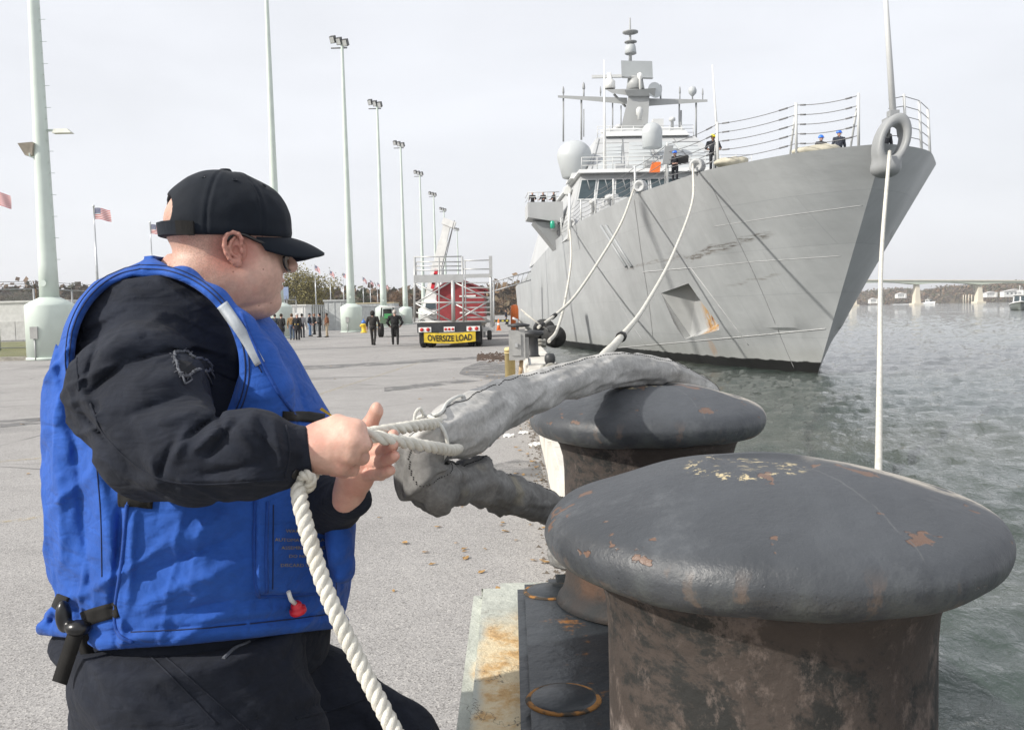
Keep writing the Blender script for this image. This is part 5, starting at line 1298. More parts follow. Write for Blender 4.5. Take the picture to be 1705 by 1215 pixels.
def cloth_tube(name, SP, n, ridges, lgA, seed, mat=None, nseg=64):
    cp = spline([np.r_[p, r] for p, r in SP], n); pth, rad = cp[:, :3], cp[:, 3]; prev = None; fr = []
    Ls = np.r_[0, np.cumsum(np.linalg.norm(np.diff(pth, axis=0), axis=1))]
    for i in range(n):
        t = pth[min(i + 1, n - 1)] - pth[max(i - 1, 0)]; t /= np.linalg.norm(t)
        u = V(0, 0, 1) - t * t[2] if prev is None else prev - t * (prev @ t)
        u /= np.linalg.norm(u); prev = u; fr.append((u, np.cross(t, u)))
    A = np.tile(2 * PI * np.arange(nseg) / nseg, n); I = np.repeat(np.arange(n), nseg); U = np.array([f[0] for f in fr])[I]; Q = np.array([f[1] for f in fr])[I]
    N = U * np.cos(A)[:, None] + Q * np.sin(A)[:, None]; L = Ls[I]; ca, sa = np.cos(A), np.sin(A)
    d = lgA * vnoise([ca * 1.5, sa * 1.5, L * 7], .9, seed) + lgA * .8 * (.4 - np.abs(vnoise([ca * 1.7 + L * 4, sa * 1.7, L * 9], .8, seed + 1)) * 1.6)
    d = d + .0022 * (.4 - np.abs(vnoise([ca * 2.4 + L * 9, sa * 2.4 - L * 9, L * 22], .8, seed + 2)) * 1.5)
    pxs = np.array([proj(p)[0] for p in pth]); lo_i = int(np.argmin(pxs))
    for (px, half, amp, wd, sl) in ridges:               # half: 0 before the turning point, 1 after it
        rng = np.arange(0, lo_i + 1) if half == 0 else np.arange(lo_i, n); k = rng[int(np.argmin(np.abs(pxs[rng] - px)))]
        wob = .010 * vnoise([ca * 1.2 + k, sa * 1.2, L * 3], .8, seed + 5 + k)
        x = L - Ls[k] - sl * np.cos(A - .9) - wob
        d = d + amp * np.where(x < 0, np.exp(-(x / wd) ** 2), np.exp(-(x / (wd * .45)) ** 2)) * (.55 + .45 * np.cos(A * 1.0 + k))
    vt = pth[I] + N * (rad[I] + d)[:, None]
    ff = [(i * nseg + k, i * nseg + (k + 1) % nseg, (i + 1) * nseg + (k + 1) % nseg, (i + 1) * nseg + k) for i in range(n - 1) for k in range(nseg)] + [tuple(range(nseg))[::-1], tuple((n - 1) * nseg + k for k in range(nseg))]
    o = MB().add(vt, ff, True).build(name, mat or M_CANVAS, hawser, world=True, fix=False)
    st = MB()
    for i in range(6, n - 8):
        k = int(np.argmax(N[i * nseg:(i + 1) * nseg] @ V(-.10, -.62, .78))); nn = N[i * nseg + k]
        p0, p1 = vt[i * nseg + k] + nn * .0008, vt[(i + 1) * nseg + k] + nn * .0008
        if np.linalg.norm(p1 - p0) < .02: st.tube([p0, p0 + (p1 - p0) * .55], .0010, 4)
    so = st.build('stitch_row', M_STB, o, world=True); so['kind'] = 'stuff'
    return pth, rad, fr
M_STB = simple('black_stitch', (.02, .02, .02), .9, var=0)
UPP = [(P(1196, 700, 2.66), .020), (P(1184, 664, 2.60), .030), (P(1142, 634, 2.50), .036), (P(1085, 618, 2.36), .041), (P(1010, 618, 2.20), .042), (P(930, 640, 1.99), .042), (P(850, 668, 1.75), .045), (P(790, 698, 1.54), .046), (P(750, 716, 1.44), .042), (P(722, 728, 1.39), .033), (P(700, 738, 1.37), .030), (P(684, 750, 1.365), .027)]
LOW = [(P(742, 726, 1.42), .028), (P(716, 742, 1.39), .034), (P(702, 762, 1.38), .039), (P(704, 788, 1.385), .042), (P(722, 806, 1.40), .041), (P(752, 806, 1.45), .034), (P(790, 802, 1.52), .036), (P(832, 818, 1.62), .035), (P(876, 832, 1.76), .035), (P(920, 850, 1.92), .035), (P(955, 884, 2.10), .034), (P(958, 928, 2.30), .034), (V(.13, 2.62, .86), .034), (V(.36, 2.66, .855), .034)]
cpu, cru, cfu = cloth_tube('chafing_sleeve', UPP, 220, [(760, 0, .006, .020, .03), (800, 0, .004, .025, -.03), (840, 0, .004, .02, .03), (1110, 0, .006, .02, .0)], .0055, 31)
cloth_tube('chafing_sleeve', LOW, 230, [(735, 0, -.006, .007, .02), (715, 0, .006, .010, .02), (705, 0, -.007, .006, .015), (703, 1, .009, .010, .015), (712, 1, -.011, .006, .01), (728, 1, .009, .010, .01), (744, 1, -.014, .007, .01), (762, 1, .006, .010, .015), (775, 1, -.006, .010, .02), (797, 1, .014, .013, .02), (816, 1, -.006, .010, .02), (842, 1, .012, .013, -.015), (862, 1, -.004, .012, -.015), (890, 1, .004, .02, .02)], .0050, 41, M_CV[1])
# thin cord tied round the sleeve
ci = int(220 * .845); u, q = cfu[ci]; lp = [cpu[ci] + (u * math.cos(t) + q * math.sin(t)) * (cru[ci] + .006) for t in np.linspace(0, 2 * PI, 25)[:-1]]
co_ = MB().tube(lp, .0030, 7, closed=True)
co_.tube(spline([lp[0], lp[0] + V(-.004, -.01, .012), lp[0] + V(-.012, -.012, .004), lp[0] + V(-.014, -.015, -.02)], 14), .0028, 7)
co_.tube(spline([lp[1], P(732, 688, 1.38), P(745, 670, 1.44), P(765, 659, 1.50), P(778, 662, 1.54)], 20), .0028, 7)
co_.build('tie_cord', simple('white_cord', (.62, .62, .58), .85, var=.1, scale=80, bump=.3, bscale=400), hawser, world=True)
# ================================================================== mooring lines, fenders, quay fittings
M_HAWS = simple('pale_hawser', (0.60, 0.58, 0.52), .85, var=.12, scale=6, bump=.5, bscale=60)
def line(name, pts, r, label, n=40, loc=None):
    t = empty(name, tuple(pts[-1]), label, 'rope', 'mooring lines from the warship')
    MB().tube(spline(pts, n), r, 8).build('line', M_HAWS, t, world=True); return t
sA = deck_xy(s_for_px(1165, 1), 1, -.2) + V(0, 0, .4)
t = line('mooring_line', [sA, P(1153, 335, 38), P(1120, 425, 30), P(1075, 508, 22), P(1035, 560, 15), P(1003, 594, 10.2), V(.72, 9.45, .78)], .052, 'thick white line curving from the bow rail down behind the canvas sleeve')
MB().tube(spline([P(1034, 561, 14.8), P(1020, 578, 12.4), P(1003, 594, 10.2)], 8), [.056, .06, .06, .058, .056, .054, .052, .05], 8).build('splice', M_HAWS, t, world=True)
MB().tube([P(1035.5, 559.5, 15.05), P(1033, 562, 14.7)], .088, 8).build('whipping', M_BLACK, t, world=True)
M_IRON0 = simple('black_iron', (.03, .031, .033), .5, var=.25, scale=6)
k = empty('kerb_bollard', (.66, 9.3, .40), 'dark bollard on the kerb just behind the canvas sleeve, taking the thick white line', 'bollard', 'small bollards on the kerb')
MB().lathe([(.16, 0), (.12, .04), (.115, .36), (.15, .39), (.19, .41), (.19, .45), (.13, .48), (.001, .49)], (.66, 9.3, .40), 22).build('post', M_IRON0, k, world=True)
MB().tube([V(.66, 9.3, .72) + V(math.cos(a_) * .155, math.sin(a_) * .155, .02 * math.sin(a_)) for a_ in np.linspace(0, 2 * PI, 25)[:-1]], .05, 8, closed=True).build('eye', M_HAWS, t, world=True)
sB = deck_xy(s_for_px(1066, 1), 1, -.2) + V(0, 0, .3)
t = line('mooring_line', [sB, P(1035, 370, 46), P(1000, 430, 43), P(958, 492, 40), P(925, 524, 38), P(896, 545, 36)], .062, 'slack pale line running from amidships down to the dark quay cleat')
for (a, c) in (((925, 524, 38), (919, 529, 37.7)), ((905, 539, 36.7), (899, 543, 36.2))): MB().tube([P(*a), P(*c)], .095, 8).build('whipping', M_BLACK, t, world=True)
sC = deck_xy(s_for_px(955, 1), 1, -.2) + V(0, 0, .3)
line('mooring_line', [sC, P(951, 430, 60), P(941, 500, 48), P(928, 548, 38), P(914, 568, 31)], .068, 'near vertical pale line hanging beside the fender at the quay edge')
bo = CH + V(-.25, -.45, -.45)
t = empty('bow_line', tuple(P(1462, 792, 16.6)), 'long white line hanging from the bow chock to the water', 'rope')
MB().tube(spline([bo, P(1468, 420, 30), P(1465, 600, 22.5), P(1463, 760, 17.2), P(1462, 800, 16.2)], 40), .068, 8).build('line', M_HAWS, t, world=True)
# fenders between the hull and the quay
m = Mat('fender_rubber', (0.020, 0.020, 0.019), .8); m.vary(3, .7, 1.5); m.bump(m.noise(8, 4), .5, .05); M_FEND = m.m
for (px, py, Y, R, Lg, lab) in ((922, 560, 50, .62, 2.6, 'fat black rubber fender floating between the hull and the quay'), (906, 548, 62, .7, 3.0, 'farther black fender mostly hidden behind the first one')):
    c = P(px, py, Y); pr = [(.05, -Lg / 2 - .25)] + [(R * math.sin(a), -Lg / 2 + .6 - .75 * math.cos(a)) for a in np.linspace(.15, PI / 2, 6)] + [(R, -Lg / 2 + .8), (R, Lg / 2 - .8)] + [(R * math.cos(a), Lg / 2 - .6 + .75 * math.sin(a)) for a in np.linspace(0, PI / 2 - .15, 6)]
    f = empty('fender', tuple(c), lab, 'fender', 'fenders along the quay'); MB().lathe(pr, c, 24, axis=(-.05, 1, 0)).build('tube', M_FEND, f, world=True)
    MB().tube([c + V(-R * .6, -Lg / 2, R * .6), c + V(-1.6, -Lg / 2, R + .7)], .05, 6).build('lashing', M_HAWS, f, world=True)
# iron cleat with rope turns on the kerb
M_IRON = simple('dark_iron', (.03, .031, .033), .5, var=.25, scale=6)
def wrap(par, c, r, n=3, tr=.035):
    pts = [c + V(math.cos(a) * r, math.sin(a) * r, .05 * a / PI + .03 * math.sin(3 * a)) for a in np.linspace(0, 2 * PI * n, 22 * n)]
    MB().tube(pts, tr, 7).build('rope_turns', simple('worn_grey_rope', (.28, .27, .24), .9, var=.2, scale=8), par, world=True)
c = V(.66, 15.6, .40); k = empty('quay_bitt', tuple(c), 'small dark iron post with worn rope turns on the white kerb', 'bollard', 'small bollards on the kerb')
MB().lathe([(.11, 0), (.085, .05), (.08, .26), (.095, .30), (.095, .36), (.07, .42), (.0005, .43)], c, 18).build('post', M_IRON, k, world=True); wrap(k, c + V(0, 0, .03), .13, 2, .04)
MB().tube(spline([c + V(.14, 0, .08), c + V(.3, -.05, .1), c + V(.36, .1, .02)], 12), .045, 7).build('rope_end', simple('rusty_orange_rope', (.38, .2, .1), .9), k, world=True)
c = P(882, 548, 23.0); c[2] = .40; c[0] = .52; k = empty('mushroom_bollard', tuple(c), 'flat topped black mooring bollard standing behind the grey switch box', 'bollard', 'small bollards on the kerb')
MB().lathe([(.22, 0), (.17, .05), (.16, .48), (.2, .52), (.30, .54), (.32, .60), (.28, .66), (.001, .68)], c, 22).build('post', M_IRON, k, world=True)
c = V(.62, 30.5, .40); k = empty('quay_cleat', tuple(c), 'low black cleat with thick rope where the near line ends', 'cleat', 'small bollards on the kerb')
MB().lathe([(.16, 0), (.12, .06), (.11, .3), (.16, .36), (.16, .42), (.001, .45)], c, 16).build('post', M_IRON, k, world=True); wrap(k, c + V(0, 0, .05), .2, 3, .06); wrap(k, c + V(.3, -.6, -.02), .18, 2, .06)
# yellow pipe bollard
c = G(850, 637); k = empty('pipe_bollard', tuple(c), 'pale yellow steel pipe bollard beside the kerb', 'bollard')
MB().lathe([(.115, 0), (.115, .70), (.122, .70), (.122, .74), (.10, .775), (.0005, .79)], c, 24).build('pipe', simple('faded_yellow_paint', (.62, .50, .24), .6, var=.12, scale=5), k, world=True)
MB().lathe([(.126, -.012), (.130, 0), (.126, .012)], c + V(0, 0, .66), 24).build('collar', simple('chipped_yellow', (.55, .46, .25), .7), k, world=True)
# switch box on its posts
c = G(862, 640); c = V(c[0] + .02, 19.4, 0); k = empty('switch_box', tuple(c), 'grey electrical switch box on a rusty post at the kerb', 'electrical box')
M_BOX = simple('box_grey', (.34, .34, .33), .5, var=.12, scale=6)
MB().box((c[0] - .19, c[1] - .13, .52), (c[0] + .16, c[1] + .13, 1.16)).build('case', M_BOX, k, world=True)
MB().box((c[0] - .13, c[1] - .155, .62), (c[0] + .07, c[1] - .132, 1.08)).build('door', M_BOX, k, world=True)
MB().box((c[0] - .06, c[1] - .19, .80), (c[0] + .0, c[1] - .157, .88)).build('handle', M_STEEL, k, world=True)
MB().box((c[0] + .16, c[1] - .02, .55), (c[0] + .24, c[1] + .12, 1.0)).build('side_case', M_BOX, k, world=True)
MB().tube([(c[0] + .02, c[1] + .05, 0), (c[0] + .08, c[1] + .05, .54)], .045, 10).build('post', simple('rusty_post', (.42, .30, .17), .8, var=.25, scale=9), k, world=True)
MB().tube([(c[0] + .0, c[1] + .02, 1.16), (c[0] + .0, c[1] + .02, 1.38), (c[0] - .10, c[1] + .02, 1.42)], .03, 8).build('conduit', M_STEEL, k, world=True)
MB().lathe([(.1, 0), (.24, .02), (.24, .06), (.02, .10)], (c[0] + .03, c[1], 1.22), 18).build('lamp_cap', M_IRON, k, world=True)
MB().tube([(c[0] + .24, c[1], .55), (c[0] + .30, c[1], .0)], .028, 8).build('conduit', M_STEEL, k, world=True)
c = G(858, 536); k = empty('orange_marker', (c[0], 45, 0), 'short orange post standing at the quay edge behind the box', 'post')
MB().lathe([(.2, 0), (.2, 1.3), (.16, 1.5), (.001, 1.55)], (P(857, 530, 45)[0], 45, .35), 12).build('post', M_ORANGE, k, world=True)

# scraps and leaves on the asphalt
M_LEAF = simple('dry_leaf', (.34, .20, .07), .8, var=.35, scale=3)
b = MB(); rg = random.Random(11)
def leaf(x, y, s, z=.006):
    a = rg.uniform(0, 7); pts = []
    for (u, v_, w_) in ((-1, 0, .1), (-.3, .45, .5), (.5, .35, .2), (1, 0, .45), (.4, -.4, .3), (-.35, -.42, .05)):
        pts.append((x + s * (u * math.cos(a) - v_ * math.sin(a)), y + s * (u * math.sin(a) + v_ * math.cos(a)), z + s * w_ * .5))
    b.add(pts, [(0, 1, 2), (0, 2, 3), (0, 3, 4), (0, 4, 5)])
for (x, y) in ((632, 862), (730, 878), (835, 875), (860, 900), (906, 880), (808, 915), (770, 845), (690, 830), (860, 745), (850, 700), (880, 690), (720, 940), (655, 985), (760, 905), (893, 860), (900, 800)):
    p = G(x, y); leaf(p[0], p[1], rg.uniform(.018, .035))
for i in range(420):
    Y = rg.uniform(4, 30) if i < 160 else rg.uniform(8, 60); X = -abs(rg.gauss(0, .5)) + .25 if i < 180 else rg.uniform(-14, .2); leaf(X, Y, rg.uniform(.02, .045))
tag(b.build('fallen_leaves', M_LEAF), 'dry brown leaves scattered over the asphalt', 'leaves', kind='stuff')
M_PAPER = simple('white_paper', (.7, .7, .68), .8, var=.05)
for (x, y, lab) in ((849, 727, 'crumpled white paper scrap on the asphalt near the kerb'), (872, 722, 'longer torn strip of white paper lying by the kerb'), (890, 742, 'pale crumpled lump at the foot of the kerb')):
    p = G(x, y); 
    o = sdf('paper_scrap', lambda q, p=p: s_ell(q, p + V(0, 0, .012), (.07, .06, .02)) + .022 * vnoise(q, .03, int(x)), p + V(-.12, -.1, -.02), p + V(.12, .1, .06), .008, M_PAPER); tag(o, lab, 'paper')
# dark grit along the foot of the kerb
b = MB()
for i in range(900):
    Y = 3.3 + abs(rg.gauss(0, 1)) * 12; X = .30 - abs(rg.gauss(0, .08)); s = rg.uniform(.005, .02); b.add([(X - s, Y, 0), (X + s, Y - s, 0), (X, Y + s, 0), (X, Y, s)], [(0, 1, 3), (1, 2, 3), (2, 0, 3)])
tag(b.build('kerb_grit', simple('grit', (.10, .085, .07), .95, var=.3)), 'dark grit and dirt gathered along the foot of the kerb', 'grit', kind='stuff')

# ================================================================== tall floodlight poles
M_POLE = simple('pale_green_pole', (.56, .63, .58), .5, var=.06, scale=.8)
M_LAMPD = simple('floodlight_housing', (.07, .07, .07), .5); M_LENSW = simple('lamp_glass', (.55, .56, .56), .2)
def light_pole(X, Y, H, label, detail=False):
    t = empty('light_pole', (X, Y, 0), label, 'light pole', 'tall floodlight poles along the quay')
    MB().lathe([(.98, 0), (.98, 2.25), (.95, 2.32), (.7, 2.47), (.48, 2.58), (.41, 2.62)], (0, 0, 0), 40).build('base_drum', M_POLE, t)
    MB().lathe([(1.0, 0), (1.03, .02), (1.03, .10), (.99, .12)], (0, 0, 0), 40).build('foot_ring', M_POLE, t)
    MB().lathe([(.39, 2.6), (.37, 4), (.25, H * .5), (.13, H - .2), (.13, H), (.02, H + .05)], (0, 0, 0), 20).build('pole', M_POLE, t)
    rb = MB()
    for z in np.arange(4.2, 15 if detail else 8, .9):
        r = .39 - .25 * z / H; rb.tube([(r * .9, -.05, z), (r + .22, -.05, z)], .012, 5); rb.tube([(r * .9, .0, z + .45), (r + .1, -.25, z + .45)], .012, 5)
    rb.build('rungs', M_POLE, t)['kind'] = 'stuff'
    MB().tube([(-1.0, 0, H - .5), (.45, 0, H - .5)], .06, 6).build('crossarm', M_LAMPD, t)
    for k in range(3):
        lo_ = MB().box((-1.0 + k * .55, -.3, H - .35 + .15 * (2 - k)), (-.55 + k * .55, .15, H + .25 + .15 * (2 - k)), (.5, 0, -.3)).build('floodlight', M_LAMPD, t)
        MB().box((-.97 + k * .55, -.33, H - .30 + .15 * (2 - k)), (-.58 + k * .55, -.305, H + .2 + .15 * (2 - k)), (.5, 0, -.3), (-.775 + k * .55, -.075, H - .05 + .15 * (2 - k))).build('lens', M_LENSW, lo_)
    MB().box((-.35, -1.06, .9), (-.05, -.96, 1.4)).build('junction_box', M_BOX, t)
    MB().tube([(-.2, -1.0, 0), (-.2, -1.0, .9)], .03, 6).build('conduit', M_STEEL, t)
    MB().lathe([(.13, 0), (.13, .05)], (.0, -.42, 3.2), 12, axis=(0, -1, 0)).build('hand_hole', M_POLE, t)
    MB().box((.3, -.9, 0.02), (.36, -.84, .9)).build('guard_stake', simple('rusty_stake', (.2, .12, .07), .9), t) if detail else None
    return t
HP = 26.0
pl1 = G(88, 598); t = light_pole(pl1[0], pl1[1], HP, 'nearest pale green light pole rising at the left edge', True)
c = P(86, 218, pl1[1]) - V(pl1[0], pl1[1], 0)
la = MB().tube([(.1, 0, c[2]), (.5, 0, c[2] + .02), (.75, 0, c[2])], .05, 8).build('lamp_arm', M_POLE, t); MB().hexa([(.55, -.16, c[2] - .12), (1.35, -.16, c[2] - .12), (1.35, .16, c[2] - .12), (.55, .16, c[2] - .12)], [(.6, -.1, c[2] + .06), (1.15, -.1, c[2] + .06), (1.15, .1, c[2] + .06), (.6, .1, c[2] + .06)]).build('street_lamp', simple('lamp_beige', (.55, .56, .5), .5), la)
sz = P(70, 252, pl1[1])[2]
hr = MB().tube([(-.2, -.2, sz - .3), (-.35, -.3, sz - .25), (-.35, -.3, sz)], .04, 6).build('horn_bracket', M_POLE, t)
MB().hexa([(-.55, -.3, sz - .2), (-.25, -.3, sz - .2), (-.25, 0, sz - .2), (-.55, 0, sz - .2)], [(-.7, -.55, sz + .25), (-.1, -.5, sz + .3), (-.15, -.2, sz + .3), (-.7, -.25, sz + .25)]).build('loudspeaker_horn', simple('horn_tan', (.45, .40, .32), .6), hr)
for i, (px, py, lab) in enumerate(((466, 563, 'second light pole rising behind the sailor\'s cap'), (586, 553, 'third light pole with its drum base standing near the hydrant'))):
    c = G(px, py); light_pole(c[0], c[1], HP, lab)
ord_ = ['fourth', 'fifth', 'sixth', 'seventh', 'eighth', 'ninth']
for i, (px, py) in enumerate(((628, 180), (667, 245), (699, 292), (722, 326), (739, 351), (761, 383))):
    Y = (HP - 1.57) * FPX / ((518 + .024 * (852 - px)) - py); c = P(px, py, Y)
    light_pole(c[0], Y, HP, ord_[i] + ' light pole from the left in the receding row')

# ================================================================== flagpoles
m = Mat('striped_flag', (.72, .70, .70), .8, coord='UV'); uv = m.sep()
st_ = m.math('MODULO', m.math('FLOOR', m.math('MULTIPLY', uv[1], 13.0)), 2.0); m.mix((.45, .03, .05), m.math('SUBTRACT', 1.0, st_))
can = m.math('MULTIPLY', m.math('LESS_THAN', uv[0], .4), m.math('GREATER_THAN', uv[1], .4615)); m.mix((.02, .03, .13), can)
fx = m.math('SUBTRACT', m.math('FRACT', m.math('MULTIPLY', uv[0], 15.0)), .5); fy = m.math('SUBTRACT', m.math('FRACT', m.math('MULTIPLY', uv[1], 16.7)), .5)
dot = m.math('LESS_THAN', m.math('ADD', m.math('MULTIPLY', fx, fx), m.math('MULTIPLY', fy, fy)), .07); m.mix((.75, .75, .75), m.math('MULTIPLY', dot, can)); M_FLAG = m.m
M_FPOLE = simple('silver_flagpole', (.50, .52, .54), .35, .5)
def flagpole(px, py, label, Hh=9.0, fl=1.05, seed=0, limp=.0):
    Y = (Hh - 1.57) * FPX / ((518 + .024 * (852 - px)) - py); X = P(px, py, Y)[0]
    t = empty('flagpole', (X, Y, 0), label, 'flagpole', 'flagpoles with striped flags')
    MB().lathe([(.09, 0), (.085, Hh * .55), (.05, Hh - 1.45), (.05, Hh - 1.45), (.035, Hh), (.07, Hh + .02), (.07, Hh + .12), (.001, Hh + .16)], (0, 0, 0), 10).build('pole', M_FPOLE, t)
    r = random.Random(seed); nu_, nv_ = 16, 8; vs2 = []; uv2 = []
    for i in range(nu_ + 1):
        for j in range(nv_ + 1):
            u, v_ = i / nu_, j / nv_
            vs2.append((.05 + fl * u * (1 - .35 * limp), .10 * u * math.sin(7 * u + 2 * v_ + seed), Hh - .05 - .72 * (1 - v_) - u * u * (.15 + .6 * limp) + .07 * u * math.sin(5 * u + seed))); uv2.append((u, v_))
    f = [(i * (nv_ + 1) + j, (i + 1) * (nv_ + 1) + j, (i + 1) * (nv_ + 1) + j + 1, i * (nv_ + 1) + j + 1) for i in range(nu_) for j in range(nv_)]
    me = bpy.data.meshes.new('flag'); me.from_pydata(vs2, [], f); l = me.uv_layers.new(name='UVMap')
    for p in me.polygons:
        for li_ in p.loop_indices: l.data[li_].uv = uv2[me.loops[li_].vertex_index]
    link_mesh('flag', me, M_FLAG, t, True)
for i, (px, py, lb, lp) in enumerate(((-16, 322, 'flagpole cut by the left picture edge with only the flag tip showing', 0), (156, 347, 'flagpole with an open striped flag left of the sailor\'s shoulder', .05), (250, 374, 'flagpole with a flag half hidden behind the cap strap', .1), (524, 442, 'flagpole rising in front of the big olive tree, just right of the nose', .9),
        (549, 451, 'flagpole with a drooping flag at the right side of the olive tree', .9), (571, 455, 'flagpole close to the left of the third light pole', .9), (604, 462, 'flagpole close to the right of the third light pole', .9), (616, 467, 'flagpole between two others right of the third light pole', .9), (628, 471, 'flagpole just left of the fourth light pole', .9), (641, 474, 'flagpole just right of the fourth light pole', .9))):
    flagpole(px, py, lb, seed=i, limp=lp)
# ================================================================== fences and sheds
M_GALV = simple('galvanised_steel', (.36, .37, .38), .5, .3, var=.1)
def mesh_mat(name, a, col=(.25, .26, .27)):
    m = Mat(name, col, .6); tr = _n(m.nt, 'ShaderNodeBsdfTransparent'); ms = _n(m.nt, 'ShaderNodeMixShader'); ms.inputs[0].default_value = a
    m.L(tr.outputs[0], ms.inputs[1]); m.L(m.b.outputs[0], ms.inputs[2]); m.L(ms.outputs[0], m.nt.nodes['Material Output'].inputs[0]); return m.m
M_CHAIN = mesh_mat('chain_link_mesh', .22)
def fence(a, c, h, label, step=3.0, mat=M_CHAIN):
    a, c = V(*a), V(*c); L_ = np.linalg.norm(c - a); n_ = int(L_ / step); t = empty('chain_link_fence', tuple(a), label, 'fence', 'chain link fences along the yard')
    for i in range(n_ + 1):
        p = a + (c - a) * i / n_; pm = MB().tube([p, p + V(0, 0, h)], .045, 8); pm.tube([p + V(0, 0, h), p + V(0, -.22, h + .35)], .025, 6); pm.build('post', M_GALV if i % 3 else simple('brown_post', (.16, .11, .07), .8), t, world=True)
    MB().tube([a + V(0, 0, h), c + V(0, 0, h)], .032, 6).build('top_rail', M_GALV, t, world=True); MB().tube([a + V(0, 0, .45), c + V(0, 0, .45)], .025, 6).build('bottom_rail', M_GALV, t, world=True)
    for k in range(3): MB().tube([a + V(0, -.07 * (k + 1), h + .11 * (k + 1)), c + V(0, -.07 * (k + 1), h + .11 * (k + 1))], .012, 4).build('barbed_wire', M_WIRE, t, world=True)
    MB().add([a + V(0, .05, .05), c + V(0, .05, .05), c + V(0, .05, h), a + V(0, .05, h)], [(0, 1, 2, 3)]).build('wire_mesh', mat, t, world=True)
fence((-48, 41, 0), (-21.6, 41, 0), 3.1, 'chain link fence with barbed wire left of the nearest drum base')
fence((-21.6, 41.2, 0), (-20.4, 86, 0), 3.1, 'chain link fence running away along the yard behind the sailor')
# grey slatted screen fence in the middle distance
c0, c1 = V(-20.3, 92, 0), V(-16.5, 150, 0)
t = empty('screen_fence', tuple(c0), 'grey ribbed metal fence beyond the hydrant and light pole', 'fence')
b = MB(); n_ = 150
for i in range(n_):
    p = c0 + (c1 - c0) * i / n_; q_ = c0 + (c1 - c0) * (i + .72) / n_; off = V(.12 * (i % 2), 0, 0); b.hexa([p + off, q_ + off, q_ + off + V(-.08, 0, 0), p + off + V(-.08, 0, 0)], [x + V(0, 0, 2.6) for x in (p + off, q_ + off, q_ + off + V(-.08, 0, 0), p + off + V(-.08, 0, 0))])
o = b.build('ribs', simple('grey_fence_sheet', (.33, .35, .36), .6, var=.15), t, world=True); o['kind'] = 'stuff'
MB().tube([c0 + V(.2, 0, 2.65), c1 + V(.2, 0, 2.65)], .07, 6).build('top_rail', M_GALV, t, world=True)
def shed(name, label, px0, px1, pyt, Y, dep, mat, roof=None, rib=True, cat='building'):
    a, c = P(px0, pyt, Y), P(px1, pyt, Y); h = a[2]; t = empty(name, ((a[0] + c[0]) / 2, Y, 0), label, cat)
    MB().box((a[0], Y, 0), (c[0], Y + dep, h)).build('wall', mat, t, world=True)
    MB().box((a[0] - .12, Y - .12, h + .002), (c[0] + .12, Y + dep + .1, h + .16)).build('roof', roof or mat, t, world=True)
    if rib:
        for x in np.linspace(a[0] + .3, c[0] - .3, max(3, int((c[0] - a[0]) / .7))): MB().box((x - .05, Y - .05, .05), (x + .05, Y - .003, h - .05)).build('wall_rib', mat, t, world=True)
    return t
M_SHEDG = simple('shed_grey', (.42, .44, .44), .6, var=.1); M_SHEDW = simple('shed_white', (.66, .66, .64), .6, var=.08)
shed('storage_shed', 'pale grey ribbed storage box beside the third light pole', 540, 572, 502, 94, 4, M_SHEDG)
shed('white_trailer_box', 'white trailer box behind the crowd under the olive tree', 472, 508, 510, 104, 3, M_SHEDW)
shed('long_shed', 'long low shed with a tan roof edge behind the ribbed fence', 590, 655, 506, 168, 8, M_SHEDG, simple('tan_roof', (.55, .47, .30), .7))
t = shed('white_building', 'low white building with a faint arch behind the left fence', -60, 112, 506, 78, 14, M_SHEDW, None, False)
for x in (P(10, 520, 78)[0], P(40, 520, 78)[0]):
    MB().box((x - .8, 77.9, .1), (x + .8, 77.996, 1.7)).build('door', simple('door_pale', (.56, .56, .54), .6), t, world=True)
# blue notice board
c = P(473, 488, 86); t = empty('notice_board', (c[0], 86, 0), 'blue notice board on a pole beside the sailor\'s mouth', 'sign')
MB().box((c[0] - .42, 85.95, c[2] - .58), (c[0] + .42, 86.03, c[2] + .58)).build('panel', simple('sign_blue_grey', (.26, .33, .50), .6, var=.05), t, world=True)
MB().tube([(c[0], 86.1, 0), (c[0], 86.1, c[2])], .06, 8).build('pole', M_GALV, t, world=True)
MB().box((c[0] - .40, 85.93, c[2] - .50), (c[0] - .30, 85.946, c[2] - .25)).build('red_mark', M_RED, t, world=True)

# ================================================================== trailer with banner, aluminium stair platform, red hut, crane
TY = 40.5
def T(px, py, d=0): return P(px, py, TY + d)
trl = empty('flatbed_trailer', tuple(T(748, 580)), 'dark flatbed trailer with a yellow oversize load banner on its tail', 'trailer')
x0, x1 = T(695, 560)[0], T(802, 560)[0]; zb0, zb1 = T(748, 553)[2], T(748, 537)[2]
M_TRL = simple('trailer_black', (.03, .032, .034), .5, var=.2)
MB().box((x0, TY, zb0), (x1, TY + .25, zb1)).build('rear_beam', M_TRL, trl, world=True)
MB().box((x0 + .05, TY + .26, zb1 - .22), (x1 - .05, TY + 11, zb1 - .02)).build('deck', simple('deck_timber', (.20, .17, .13), .8, var=.2), trl, world=True)
for xx in (x0 + .4, x1 - .5): MB().box((xx, TY + .3, zb1 - .55), (xx + .12, TY + 10.8, zb1 - .23)).build('rail', M_TRL, trl, world=True)
